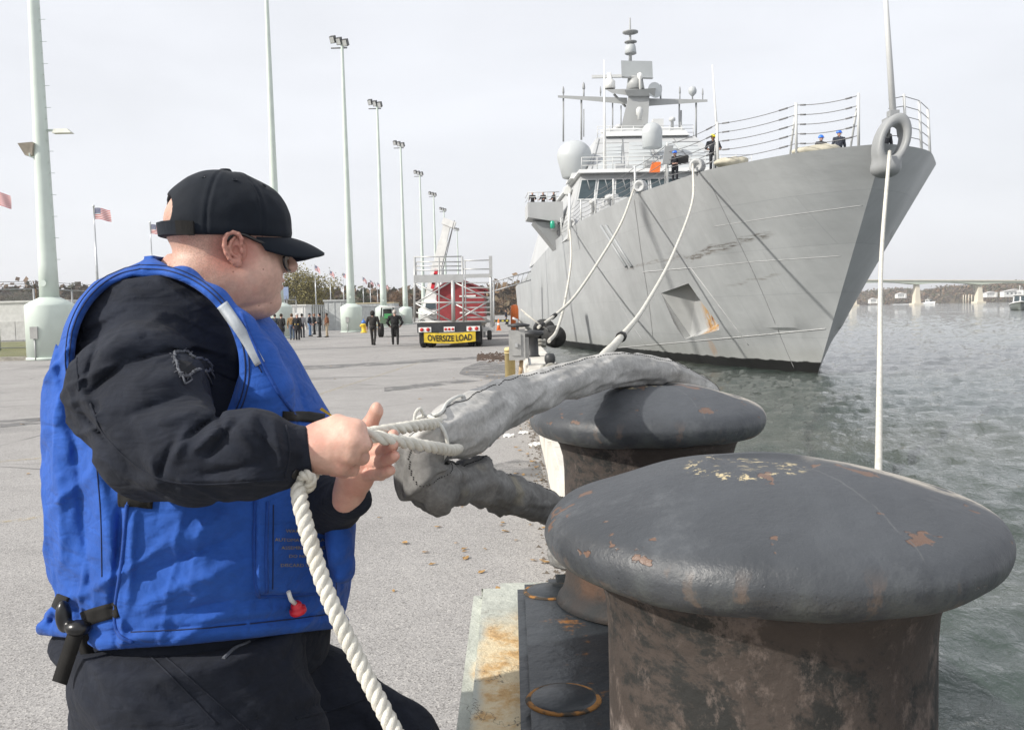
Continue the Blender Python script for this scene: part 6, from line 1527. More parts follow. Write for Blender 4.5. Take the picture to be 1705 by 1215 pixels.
for (a, c_, n_) in ((697, 718, 2), (739, 757, 3), (777, 799, 2)):
    pl_ = MB().box((T(a, 548)[0], TY - .03, T(748, 552)[2] + .0), (T(c_, 548)[0], TY - .003, T(748, 552)[2] + .22)).build('lamp_plate', M_WHITE, trl, world=True)
    for k in range(n_):
        xx = T(a, 548)[0] + (k + .5) * (T(c_, 548)[0] - T(a, 548)[0]) / n_; MB().lathe([(.085 if n_ == 2 else .06, 0), (.085 if n_ == 2 else .06, .02), (.03, .035)], (xx, TY - .031, T(748, 552)[2] + .11), 14, axis=(0, -1, 0)).build('tail_light', simple('tail_red', (.45, .02, .02), .3), pl_, world=True)
m = Mat('banner_yellow', (.66, .47, .03), .7); m.vary(6, .82, 1.1); M_BAN = m.m
by0, by1 = T(748, 569)[2], T(748, 553)[2]; bx0, bx1 = T(706, 560)[0], T(792, 560)[0]
ban = MB(); nb_ = 24; vv = []
for i in range(nb_ + 1):
    u = i / nb_; sag = -.07 * math.sin(PI * u); wv_ = .018 * math.sin(19 * u)
    vv += [(bx0 + (bx1 - bx0) * u, TY - .06 + wv_, by0 + sag), (bx0 + (bx1 - bx0) * u, TY - .05 + wv_ * .5, by1 + sag * .5)]
ban.add(vv, [(2 * i, 2 * i + 2, 2 * i + 3, 2 * i + 1) for i in range(nb_)], True); bo_ = ban.build('banner', M_BAN, trl, world=True)
cu = bpy.data.curves.new('lettering', 'FONT'); cu.body = 'OVERSIZE LOAD'; cu.size = 1.0; cu.align_x = 'CENTER'; cu.offset = .022; to = bpy.data.objects.new('tmp', cu); COL.objects.link(to)
dg = bpy.context.evaluated_depsgraph_get(); dg.update(); me = bpy.data.meshes.new_from_object(to.evaluated_get(dg)); bpy.data.objects.remove(to)
xs = [v.co.x for v in me.vertices]; sx = (bx1 - bx0) * .86 / (max(xs) - min(xs)); sz_ = (by1 - by0) * .62 / .70
for v in me.vertices:
    X = (bx0 + bx1) / 2 + v.co.x * sx; u = (X - bx0) / (bx1 - bx0); v.co = Vector((X, TY - .066 + .018 * math.sin(19 * u) - .006, by0 + (by1 - by0) * .20 + v.co.y * sz_ - .07 * math.sin(PI * u) * .85))
lo_ = link_mesh('lettering', me, simple('black_print', (.012, .012, .012), .7, var=0)); world_child(lo_, bo_)
M_TYRE = simple('tyre_rubber', (.018, .018, .018), .85, var=.2); M_RIM = simple('wheel_rim', (.35, .34, .32), .5, .3)
def wheel(par, c, R, w_, ax=(1, 0, 0)):
    c = V(*c); o = MB().lathe([(R * .58, -w_ / 2), (R * .9, -w_ / 2), (R, -w_ / 2 + .05), (R, w_ / 2 - .05), (R * .9, w_ / 2), (R * .58, w_ / 2)], c, 26, axis=ax).build('wheel', M_TYRE, par, world=True)
    MB().lathe([(R * .57, -w_ * .35), (R * .5, -w_ * .40), (R * .2, -w_ * .2), (R * .2, w_ * .2), (R * .5, w_ * .4), (R * .57, w_ * .35)], c, 18, axis=ax).build('rim', M_RIM, o, world=True)
for xx in (x0 + .18, x0 + .52, x1 - .52, x1 - .18):
    for yy in (TY + .95, TY + 2.1): wheel(trl, (xx, yy, .5), .5, .27)
for xx in (x0 + .05, x1 - .72): MB().box((xx, TY + .32, .22), (xx + .66, TY + .345, zb0 + .1)).build('mud_flap', M_BLACK, trl, world=True)
# platform
plt = empty('stair_platform', tuple(T(750, 536, 1)), 'aluminium stair platform with handrails standing on the trailer', 'platform')
M_ALU = simple('aluminium', (.46, .465, .46), .42, .4, var=.08)
def bar(name, pts, r=.045): return MB().tube([T(*p) for p in pts], r, 8).build(name, M_ALU, plt, world=True)
ZD_ = 457
MB().hexa([T(689, 471, 1), T(772, 470, 1), T(772, 470, 5), T(689, 471, 5)], [T(689, 458, 1), T(772, 456.5, 1), T(772, 456.5, 5), T(689, 458, 5)]).build('deck', M_ALU, plt, world=True)
MB().hexa([T(773, 463, 1), T(818, 462, 1), T(818, 462, 5), T(773, 463, 5)], [T(773, 456.5, 1), T(818, 455.5, 1), T(818, 455.5, 5), T(773, 456.5, 5)]).build('landing', M_ALU, plt, world=True)
for d in (1.05, 4.9):
    for (a, b_, y0, y1, r) in ((690, 690.5, 536, 428, .05), (731, 731, 535, 429, .035), (772, 769.5, 535, 427, .05), (755, 754, 535, 467, .09), (819, 816, 552, 427, .06), (776, 774, 535, 434, .03), (693, 693, 470, 437, .03)):
        bar('upright', [(a, y0, d), (b_, y1, d)], r)
    for (x_, y_, x2, y2) in ((689, 428, 769, 427), (693, 436, 769, 436), (693, 443, 769, 443), (693, 450, 769, 450), (772, 434, 816, 433), (772, 448, 816, 448), (693, 504, 756, 503), (757, 505, 819, 503)):
        bar('rail', [(x_, y_, d), (x2, y2, d)], .03)
    for (x_, y_, x2, y2) in ((692, 472, 755, 503), (692, 505, 752, 468), (692, 505, 752, 535), (694, 535, 752, 504), (757, 470, 818, 500), (758, 535, 816, 500), (757, 506, 816, 535), (693, 520, 735, 535)):
        bar('brace', [(x_, y_, d), (x2, y2, d)], .035)
    for yy in (504, 536): bar('ledger', [(690, yy, d), (819, yy - 1, d)], .04)
for k in range(9):
    y_ = 470 + k * 8.2; MB().hexa([T(775, y_ + 2, 1.1), T(817, y_ + 1.5, 1.1), T(817, y_ + 1.5, 1.5), T(775, y_ + 2, 1.5)], [T(775, y_, 1.1), T(817, y_ - .5, 1.1), T(817, y_ - .5, 1.5), T(775, y_, 1.5)]).build('stair_tread', M_ALU, plt, world=True)
MB().hexa([T(815, 461, .95), T(820, 461, .95), T(820, 461, 1.2), T(815, 461, 1.2)], [T(814, 426, .95), T(819.5, 426, .95), T(819.5, 426, 1.2), T(814, 426, 1.2)]).build('end_panel', M_ALU, plt, world=True)
wheel(plt, T(815, 556, .8), .27, .2); MB().box(T(804, 552, .6), T(822, 545, .6) + V(0, 1.8, 0)).build('axle_frame', M_ALU, plt, world=True)
# red hut behind the platform
RY = 55; t = empty('red_hut', tuple(P(765, 545, RY)), 'dark red gabled hut seen through the platform frame', 'hut')
m = Mat('barn_red', (.27, .035, .04), .7); m.vary(4, .85, 1.15); M_BARN = m.m
gx0, gx1 = P(727, 500, RY)[0], P(806, 500, RY)[0]; ze, zr_ = P(727, 484, RY)[2], P(758, 466, RY)[2]; xm = P(757, 466, RY)[0]
MB().prism([(gx0, RY, .9), (gx1, RY, .9), (gx1, RY, ze), (xm, RY, zr_), (gx0, RY, ze)], (0, 5, 0)).build('wall', M_BARN, t, world=True)
for (xa, za, xb, zb_) in ((gx0 - .25, ze - .12, xm, zr_ + .1), (gx1 + .25, ze - .12, xm, zr_ + .1)):
    MB().hexa([(xa, RY - .25, za), (xb, RY - .25, zb_), (xb, RY + 5.2, zb_), (xa, RY + 5.2, za)], [(xa, RY - .25, za + .12), (xb, RY - .25, zb_ + .12), (xb, RY + 5.2, zb_ + .12), (xa, RY + 5.2, za + .12)]).build('roof', simple('roof_dark_red', (.18, .03, .035), .7), t, world=True)
MB().box((gx0 + .1, RY - .03, .0), (gx1 - .1, RY + 5, .88)).build('skirt', simple('skirt_grey', (.18, .18, .18), .8), t, world=True)
for k in range(2): MB().box((gx1 - 1.5, RY - .06, 1.5 + k), (gx1 - .5, RY - .003, 1.6 + k)).build('hinge_bar', M_WHITE, t, world=True)
# crane
CY = 66; crn = empty('crane_truck', tuple(P(712, 552, CY)), 'white truck crane with a raised boom behind the platform', 'crane')
a, c_ = P(711, 520, CY), P(744, 372, CY); dr = c_ - a; pn = np.cross(dr, V(0, 1, 0)); pn /= np.linalg.norm(pn)
for f0, f1, w_, yo in ((0, .55, .40, 0), (.5, .8, .33, .06), (.76, 1, .26, .12)):
    p, q_ = a + dr * f0, a + dr * f1; MB().hexa([p - pn * w_ + V(0, yo, 0), p + pn * w_ + V(0, yo, 0), p + pn * w_ + V(0, .8 - yo, 0), p - pn * w_ + V(0, .8 - yo, 0)], [q_ - pn * w_ + V(0, yo, 0), q_ + pn * w_ + V(0, yo, 0), q_ + pn * w_ + V(0, .8 - yo, 0), q_ - pn * w_ + V(0, .8 - yo, 0)]).build('boom_section', M_WHITE, crn, world=True)
MB().box(c_ + V(-.35, .05, -.2), c_ + V(.6, .75, .28), (0, .4, 0)).build('boom_head', M_WHITE, crn, world=True)
MB().tube([a + dr * .12 + V(.9, 0, -.3), a + dr * .5 + V(.35, 0, 0)], .16, 8).build('lift_ram', M_STEEL, crn, world=True)
for k in (.35, .6): MB().tube([c_ + V(.55, .2 * k, .2), P(722 + 18 * k, 470, CY)], .03, 5).build('hoist_rope', M_WIRE, crn, world=True)
for k in range(4):
    p = a + dr * (.30 + .05 * k) - V(0, .02, 0); MB().box(p + V(-.12, -.03, -.22), p + V(.12, -.012, .22), (0, .22, 0)).build('red_letter_block', M_RED, crn, world=True)
MB().box(P(700, 540, CY), P(732, 522, CY) + V(0, 7, 0)).build('chassis', M_WHITE, crn, world=True)
cb_ = MB().hexa([P(703, 523, CY - .5), P(728, 523, CY - .5), P(728, 523, CY + 1.6), P(703, 523, CY + 1.6)], [P(706, 500, CY - .1), P(727, 500, CY - .1), P(727, 500, CY + 1.6), P(706, 500, CY + 1.6)]).build('cab', M_WHITE, crn, world=True)
MB().hexa([P(708, 514, CY - .47), P(726, 514, CY - .47), P(726, 514, CY - .40), P(708, 514, CY - .40)], [P(709, 504, CY - .33), P(725.5, 504, CY - .33), P(725.5, 504, CY - .25), P(709, 504, CY - .25)]).build('windscreen', M_GLASS, cb_, world=True)
for px in (704, 727):
    for d in (0, 1.4, 5): wheel(crn, P(px, 547, CY + d) * V(1, 1, 0) + V(0, 0, .55), .55, .35)
# green loader left of the trailer
LY = 62; ld = empty('loader', tuple(P(646, 550, LY)), 'small loader with green bodywork and an open cab behind the walking men', 'loader')
MB().box(P(633, 540, LY), P(657, 527, LY) + V(0, 2.6, 0)).build('body', simple('loader_grey_green', (.10, .16, .10), .5), ld, world=True)
MB().box(P(640, 530, LY - .2), P(650, 522, LY - .2) + V(0, 1, 0)).build('bonnet', simple('bright_green', (.06, .30, .10), .5), ld, world=True)
for px in (634.5, 655.5):
    for d in (.1, 1.8): MB().tube([P(px, 528, LY + d), P(px + (1 if px < 645 else -1), 511, LY + d)], .05, 6).build('cab_post', M_TRL, ld, world=True)
MB().box(P(633, 512.5, LY - .1), P(657, 510, LY - .1) + V(0, 2.2, 0)).build('cab_roof', M_SHEDW, ld, world=True)
MB().box(P(638, 527, LY + 1.5), P(652, 514, LY + 1.5) + V(0, .1, 0)).build('seat_guard', M_TRL, ld, world=True)
for px in (634, 656):
    for d in (0, 2.3): wheel(ld, P(px, 546, LY + d) * V(1, 1, 0) + V(0, 0, .48), .48, .32)
# hydrant and pallets
c = G(606, 554); t = empty('fire_hydrant', tuple(c), 'yellow hydrant with a blue cap in front of the pallets', 'hydrant')
MB().lathe([(.30, 0), (.30, .08), (.2, .12), (.19, .62), (.26, .66), (.26, .74), (.2, .8)], c, 16).build('barrel', simple('hydrant_yellow', (.75, .50, .03), .5), t, world=True)
MB().lathe([(.2, .81), (.21, .9), (.14, 1.05), (.05, 1.1), (.05, 1.18), (.001, 1.2)], c, 16).build('bonnet', simple('hydrant_blue', (.05, .16, .5), .5), t, world=True)
for sx_ in (-1, 1): MB().lathe([(.10, .12), (.10, .3), (.06, .34)], c + V(0, 0, .6), 10, axis=(sx_, 0, 0)).build('nozzle', simple('hydrant_yellow2', (.70, .46, .04), .5), t, world=True)
M_WOOD = simple('pallet_wood', (.46, .33, .18), .85, var=.2)
for i, (pa, pb, lb) in enumerate(((593, 605, 'weathered wooden pallet standing left of the hydrant'), (610, 625, 'weathered wooden pallet standing right of the hydrant'))):
    cx0, cx1 = G(pa, 552.5)[0], G(pb, 552.5)[0]; Yp = G(606, 552)[1] + .8; t = empty('pallet', ((cx0 + cx1) / 2, Yp, 0), lb, 'pallet', 'pallets by the light pole')
    for k in range(5): xx = cx0 + (cx1 - cx0) * k / 4; MB().box((xx - .06, Yp, .02), (xx + .06, Yp + .03, 1.05 + .04 * (k % 2))).build('board', M_WOOD, t, world=True)
    for z in (.12, .5, .9): MB().box((cx0 - .06, Yp + .032, z), (cx1 + .06, Yp + .12, z + .1)).build('stringer', M_WOOD, t, world=True)
# cones and barrier far along the quay
def cone(px, py, label):
    c = G(px, py); t = empty('traffic_cone', tuple(c), label, 'cone', 'orange traffic cones')
    MB().box((-.22, -.22, 0), (.22, .22, .05)).build('foot', M_ORANGE, t); MB().lathe([(.17, .05), (.12, .38), (.035, .95), (.001, .96)], (0, 0, 0), 14).build('body', M_ORANGE, t); MB().lathe([(.126, .42), (.098, .6)], (0, 0, 0), 14).build('white_band', M_WHITE, t)
cone(830.5, 550, 'orange traffic cone standing alone beyond the trailer'); 
c = G(834, 541); t = empty('barrier', tuple(c), 'low dark barrier with yellow marks beyond the cone', 'barrier')
MB().box((-1.0, 0, .35), (1.0, .5, .62)).build('beam', M_TRL, t); 
for k in range(4): MB().box((-.9 + k * .5, -.02, .4), (-.65 + k * .5, -.003, .56)).build('yellow_mark', simple('marker_yellow', (.6, .5, .05), .6), t)
for x in (-.8, .8): MB().box((x - .1, .1, 0), (x + .1, .4, .348)).build('leg', M_TRL, t)
# gangway truss to the ship
GY = 96; t = empty('gangway', tuple(P(822, 490, GY)), 'pale lattice gangway slanting up to the ship behind the platform', 'gangway')
for d in (0, 1.2):
    for (x_, y_, x2, y2) in ((818, 486, 884, 466), (818, 470, 884, 452)): MB().tube([P(x_, y_, GY + d), P(x2, y2, GY + d)], .07, 6).build('chord', M_GALV, t, world=True)
    for k in range(8): MB().tube([P(818 + 66 * k / 8, 486 - 20 * k / 8, GY + d), P(818 + 66 * (k + (.5)) / 8, 470 - 18 * (k + .5) / 8, GY + d)], .04, 5).build('lattice', M_GALV, t, world=True)
MB().hexa([P(818, 487, GY), P(884, 467, GY), P(884, 467, GY + 1.2), P(818, 487, GY + 1.2)], [P(818, 485.5, GY), P(884, 465.5, GY), P(884, 465.5, GY + 1.2), P(818, 485.5, GY + 1.2)]).build('walkway', M_GALV, t, world=True)
MB().tube([P(822, 555, GY), P(822, 470, GY)], .1, 8).build('support_post', M_GALV, t, world=True)
# oil stain rubble strip by the trailer
b = MB()
for i in range(260):
    p = G(rg.uniform(795, 846), rg.gauss(595, 3)); s = rg.uniform(.02, .08); b.add([(p[0] - s, p[1], 0), (p[0] + s, p[1] - s, 0), (p[0], p[1] + s, 0), (p[0], p[1], s)], [(0, 1, 3), (1, 2, 3), (2, 0, 3)])
tag(b.build('rubble', simple('dark_rubble', (.07, .05, .04), .95, var=.3)), 'strip of dark rubble on the asphalt near the trailer', 'rubble', kind='stuff')

# darker repair patches, oil stains and long dark bands on the asphalt
mp_ = Mat('dark_asphalt_patch', (.17, .17, .17), .85); mp_.vary(3, .8, 1.2, 6)
tr = _n(mp_.nt, 'ShaderNodeBsdfTransparent'); ms = _n(mp_.nt, 'ShaderNodeMixShader'); mp_.L(mp_.ramp(mp_.noise(1.6, 7, .65), .40, .58, .1, .75), ms.inputs[0]); mp_.L(tr.outputs[0], ms.inputs[1]); mp_.L(mp_.b.outputs[0], ms.inputs[2]); mp_.L(ms.outputs[0], mp_.nt.nodes['Material Output'].inputs[0])
for poly in ([(772, 612), (800, 602), (845, 603), (846, 634), (815, 632), (785, 628), (764, 622)], [(420, 612), (560, 607), (700, 599), (800, 593), (800, 597), (700, 604), (560, 613), (430, 619)], [(0, 700), (140, 690), (150, 698), (0, 712)], [(640, 645), (760, 632), (800, 634), (700, 646), (640, 652)], [(700, 800), (860, 765), (900, 770), (905, 800), (800, 815)]):
    q_ = [G(*c) + V(0, 0, .004) for c in poly]; o = MB().add(q_, [tuple(range(len(q_)))]).build('asphalt_patch', mp_.m); tag(o, kind='structure')
# ================================================================== people at a distance
M_SK2 = simple('face_skin', (.50, .30, .23), .6, var=.08, scale=20); M_SK3 = simple('darker_skin', (.22, .12, .08), .6, var=.08, scale=20)
_cm = {}
def cloth(c):
    if c not in _cm: _cm[c] = simple('cloth_%d' % len(_cm), c, .9, var=.14, scale=9)
    return _cm[c]
def person(loc, face, label, topc, legc, hair=(.03, .025, .02), hat=None, hatc=None, skin=None, pose='stand', coat=False, group=None, arms='down', H=1.76, wide=1.0, extra=None):
    """face: direction in degrees, 0 = towards +X"""
    t = empty('person', tuple(loc), label, 'person', group); k = H / 1.76; wd = wide
    rz = math.radians(face); M = np.array(Euler((0, 0, rz)).to_matrix())
    # local frame: x forward, y left
    def L(x, y, z): return M @ V(x * k, y * k * wd, z * k) + V(*loc)
    def S(name, fn, mat, z0, z1, r=.48, vox=.02): return sdf(name, fn, V(*loc) + V(-r, -r, z0 * k), V(*loc) + V(r, r, z1 * k), vox, mat, t)
    w = pose == 'walk'
    fl, fr = ((.16, -.20) if w else (.03, -.02)); kl, kr = ((.12, -.02) if w else (.02, .01))
    legs = [[L(0, .09, .92), L(kl, .10, .5), L(fl, .10, .12)], [L(0, -.09, .92), L(kr, -.10, .5), L(fr, -.10, .12)]]
    def f_leg(p):
        d = s_ell(p, L(-.01, 0, .95), (.16 * k * wd, .16 * k * wd, .14 * k))
        for l in legs: d = smin(d, s_chain(p, l, [.093 * k, .068 * k, .06 * k], .02), .03)
        return d - .006 * vnoise(p, .07, 2)
    S('trousers', f_leg, cloth(legc), .06, 1.1)
    def f_shoe(p):
        d = None
        for l in legs:
            a = l[2]; f = M @ V(1, 0, 0); e = s_cap(p, a + V(0, 0, -.07 * k) - f * .04, a + V(0, 0, -.075 * k) + f * .13, .048 * k, .04 * k); e = smin(e, s_cap(p, a, a + V(0, 0, -.06 * k), .055 * k, .05 * k), .02); d = e if d is None else np.minimum(d, e)
        return smax(d, V(*loc)[2] + .003 - p[2], .005)
    S('shoes', f_shoe, cloth((.014, .013, .013)), -.02, .26, .5)
    A = {'down': ([L(0, .21, 1.40), L(-.04, .27, 1.12), L(.03, .27, .88)], [L(0, -.21, 1.40), L(-.04, -.27, 1.12), L(.03, -.27, .88)]),
         'front': ([L(0, .21, 1.40), L(-.02, .27, 1.12), L(.22, .10, 1.08)], [L(0, -.21, 1.40), L(-.02, -.27, 1.12), L(.22, -.08, 1.08)]),
         'pockets': ([L(0, .21, 1.40), L(-.06, .30, 1.12), L(.10, .22, .96)], [L(0, -.21, 1.40), L(-.06, -.30, 1.12), L(.10, -.22, .96)]),
         'walk': ([L(0, .21, 1.40), L(-.10, .27, 1.13), L(-.02, .28, .92)], [L(0, -.21, 1.40), L(.0, -.28, 1.12), L(.16, -.26, .95)]),
         'rail': ([L(0, .21, 1.40), L(.05, .30, 1.14), L(.30, .25, 1.05)], [L(0, -.21, 1.40), L(.05, -.30, 1.14), L(.30, -.25, 1.05)])}[arms]
    def f_top(p):
        d = smin(s_cap(p, L(0, .07, 1.34), L(0, -.07, 1.34), .135 * k, .135 * k), s_ell(p, L(.0, 0, 1.14), (.17 * k * wd, .17 * k * wd, .25 * k)), .06)
        d = smin(d, s_cap(p, L(0, .12, 1.40), L(0, -.12, 1.40), .085 * k, .085 * k), .05)
        d = smin(d, s_cap(p, L(-.01, 0, 1.43), L(0, 0, 1.49), .075 * k, .065 * k), .03)
        if coat: d = smin(d, s_cap(p, L(0, 0, 1.05), L(0, 0, .72), .165 * k * wd, .20 * k * wd), .05)
        for a in A: d = smin(d, s_chain(p, a, [.078 * k, .064 * k, .05 * k], .02), .03)
        return smax(d - .008 * vnoise(p, .08, 5) - .004 * vnoise(p, .04, 6), L(0, 0, .62 if coat else .90)[2] - p[2], .01)
    S('jacket', f_top, cloth(topc), .55, 1.6, .5)
    def f_body(p):
        d = smin(s_ell(p, L(.01, 0, 1.64), (.088 * k, .088 * k, .115 * k)), s_ell(p, L(.045, 0, 1.59), (.055 * k, .055 * k, .075 * k)), .03)
        d = smin(d, s_cap(p, L(-.015, 0, 1.55), L(-.02, 0, 1.42), .058 * k, .065 * k), .03)
        d = smin(d, s_ell(p, L(.105, 0, 1.615), (.016 * k, .016 * k, .02 * k)), .015)
        for s_ in (1, -1): d = smin(d, s_ell(p, L(0, .085 * s_ / wd, 1.62), (.014, .014, .028)), .01)
        for a in A:
            f = a[2] - a[1]; f /= np.linalg.norm(f); d = np.minimum(d, s_cap(p, a[2], a[2] + f * .11 * k, .042 * k, .032 * k))
        d = smin(d, s_cap(p, L(0, 0, 1.42), L(0, 0, 1.0), .09 * k, .1 * k), .03)
        for a in A: d = smin(d, s_chain(p, [L(0, 0, 1.38)] + a, [.05 * k] * 4, .02), .02)
        return d
    S('body', f_body, skin or M_SK2, .70, 1.80, .48, .014)
    if hat == 'helmet':
        def f_h(p):
            d = s_ell(p, L(-.005, 0, 1.675), (.128 * k, .128 * k, .125 * k)); d = smax(d, L(0, 0, 1.655)[2] - p[2], .008)
            return smin(d, smax(s_ell(p, L(.035, 0, 1.655), (.15 * k, .145 * k, .016)), -d - .2, .01), .01)
        S('helmet', f_h, hatc, 1.6, 1.85, .22, .012)
        S('chin_strap', lambda p: np.abs(s_ell(p, L(.02, 0, 1.60), (.098 * k, .098 * k, .125 * k))) - .006 + 10 * np.maximum(0, np.abs((p[0] - L(.03, 0, 0)[0]) * M[0][0] + (p[1] - L(.03, 0, 0)[1]) * M[1][0]) - .014), cloth((.55, .55, .53)), 1.45, 1.68, .2, .01)
    elif hat == 'cap' or hat == 'white_cap':
        def f_c(p):
            d = smax(s_ell(p, L(0, 0, 1.68), (.108 * k, .108 * k, .10 * k)), L(0, 0, 1.665)[2] - p[2], .008)
            if hat == 'white_cap': d = smin(d, s_ell(p, L(0, 0, 1.755), (.135, .135, .03)), .02)
            return smin(d, s_ell(p, L(.12, 0, 1.668), (.07, .075, .010)), .012)
        S('cap', f_c, hatc, 1.6, 1.84, .26, .012)
    elif hat == 'hood':
        S('hood', lambda p: smax(s_ell(p, L(-.02, 0, 1.63), (.125 * k, .125 * k, .15 * k)), -s_ell(p, L(.12, 0, 1.62), (.08, .08, .1)), .02), cloth(topc), 1.4, 1.84, .24, .014)
    else:
        S('hair', lambda p: smax(s_ell(p, L(-.012, 0, 1.655), (.098 * k, .098 * k, .118 * k)), -smax(s_ell(p, L(.115, 0, 1.60), (.10, .10, .115)), -10.0, .01), .015) + .006 * vnoise(p, .02, 4), cloth(hair), 1.5, 1.82, .2, .012)
    return t
GR = 'people gathered on the quay'
def at(px, py): return G(px, py)
person(at(470, 568.5), 60, 'man in a long black coat and jeans at the left of the crowd', (.012, .012, .013), (.06, .08, .13), (.04, .025, .015), coat=True, arms='front', group=GR)
person(at(459, 565), 90, 'person in a dark jacket half hidden beside the chin', (.03, .04, .055), (.05, .06, .09), group=GR)
person(at(436, 571), 120, 'person in a maroon jacket low behind the chin', (.14, .012, .03), (.05, .045, .04), group=GR, H=1.62)
person(at(450, 570), 30, 'person in a brown fur trimmed coat behind the vest collar', (.10, .055, .03), (.16, .13, .11), (.12, .07, .03), coat=True, group=GR, H=1.62)
person(at(487, 566), 100, 'man in a tan jacket behind the uniformed officer', (.24, .15, .07), (.07, .1, .16), (.10, .06, .03), group=GR)
off = person(at(496, 566), 80, 'officer in black uniform with a white peaked cap', (.008, .008, .010), (.008, .008, .010), hat='white_cap', hatc=M_WHITE, group=GR, coat=True)
c = at(496, 566)
MB().box(c + V(-.15, -.215, 1.02), c + V(-.07, -.205, 1.07)).build('gold_braid', simple('gold', (.6, .42, .1), .4), off, world=True); MB().box(c + V(.05, -.215, 1.02), c + V(.13, -.205, 1.07)).build('gold_braid', simple('gold2', (.6, .42, .1), .4), off, world=True)
person(at(504, 562), 90, 'person in a pale jacket glimpsed right of the officer', (.30, .30, .31), (.05, .05, .06), group=GR)
person(at(516.5, 560), 0, 'man in a navy jacket and blue jeans with a dark cap', (.015, .022, .04), (.12, .20, .34), hat='cap', hatc=cloth((.012, .014, .02)), arms='pockets', group=GR)
person(at(524, 557), 180, 'person all in black behind the man in blue jeans', (.012, .012, .014), (.012, .012, .014), (.20, .10, .06), group=GR)
person(at(533, 561.5), 180, 'dark haired man in a charcoal suit facing the crowd', (.03, .033, .037), (.03, .033, .037), (.008, .008, .008), arms='front', group=GR)
person(at(545, 561.5), 185, 'man in a brown leather jacket and khaki trousers at the right of the crowd', (.18, .075, .035), (.42, .34, .24), (.02, .015, .01), skin=M_SK3, arms='pockets', group=GR)
person(at(622, 574.5), 80, 'man in a black hooded jacket walking away towards the ship', (.022, .020, .018), (.03, .028, .026), hat='hood', pose='walk', arms='walk', group='men walking away', wide=1.12)
person(at(658.5, 574), 95, 'heavy grey haired man in a black jacket walking beside the hooded man', (.010, .010, .011), (.012, .012, .012), (.45, .42, .38), pose='walk', arms='pockets', group='men walking away', wide=1.25, H=1.78)
person(at(843, 540), 180, 'tiny figure in dark clothes standing by the far barrier', (.015, .017, .03), (.015, .015, .02), group=GR)
# crew on the ship
HB = simple('blue_helmet', (.02, .16, .72), .35, var=.03); HY = simple('yellow_helmet', (.85, .72, .02), .35, var=.03)
CRW = 'crew on the foredeck'; NV = (.016, .018, .024)
def on_deck(px, inset, top_py):                          # stand on the deck at this pixel column
    best = None
    for s in np.linspace(.5, 30, 600):
        p = SW(s, bdk(s) - inset, sheer(s)); x = proj(p)[0]
        if best is None or abs(x - px) < best[0]: best = (abs(x - px), p)
    return best[1] - V(0, 0, .02)
person(on_deck(1124, .75, 0), -110, 'sailor in blue helmet holding a dark board at the ship\'s rail', NV, NV, hat='helmet', hatc=HB, arms='front', group=CRW)
person(on_deck(1188, .75, 0), -95, 'crewman in yellow helmet leaning at the ship\'s rail', NV, NV, hat='helmet', hatc=HY, skin=M_SK3, arms='rail', group=CRW, wide=1.1)
def by_head(px, py, Y): p = P(px, py, Y); return V(p[0], Y, p[2] - 1.78)
person(by_head(1367, 225, 42.5), -80, 'left one of two blue helmeted sailors on the foredeck', NV, NV, hat='helmet', hatc=HB, group=CRW)
person(by_head(1397, 217, 42), -90, 'right one of two blue helmeted sailors on the foredeck', (.03, .035, .05), NV, hat='helmet', hatc=HB, group=CRW)
person(by_head(1473, 210, 37.0), -95, 'sailor in blue helmet framed by the bow chock', NV, NV, hat='helmet', hatc=HB, group=CRW, H=1.76)
for i, (px, py, lb) in enumerate(((888, 329, 'watchman in black at the outer end of the bridge wing'), (898, 328, 'middle watchman of the three on the bridge wing'), (910, 326, 'watchman on the bridge wing closest to the wheelhouse'))):
    bb = 10.6 - i * .95; p = SS(45.6, bb, 11.06); person(V(p[0], p[1], p[2] - .75), -100 - 25 * i, lb, (.014, .014, .016), (.014, .014, .016), (.03, .02, .015), arms='rail', group='watch on the bridge wing')
c = on_deck(1124, .75, 0); 
MB().box(c + V(.12, -.42, 1.05), c + V(.62, -.36, 1.45)).build('board_held', M_BLACK)
bpy.data.objects['board_held'].name = 'signal_case'; tag(bpy.data.objects['signal_case'], 'flat black case held up by the sailor in blue helmet', 'case')
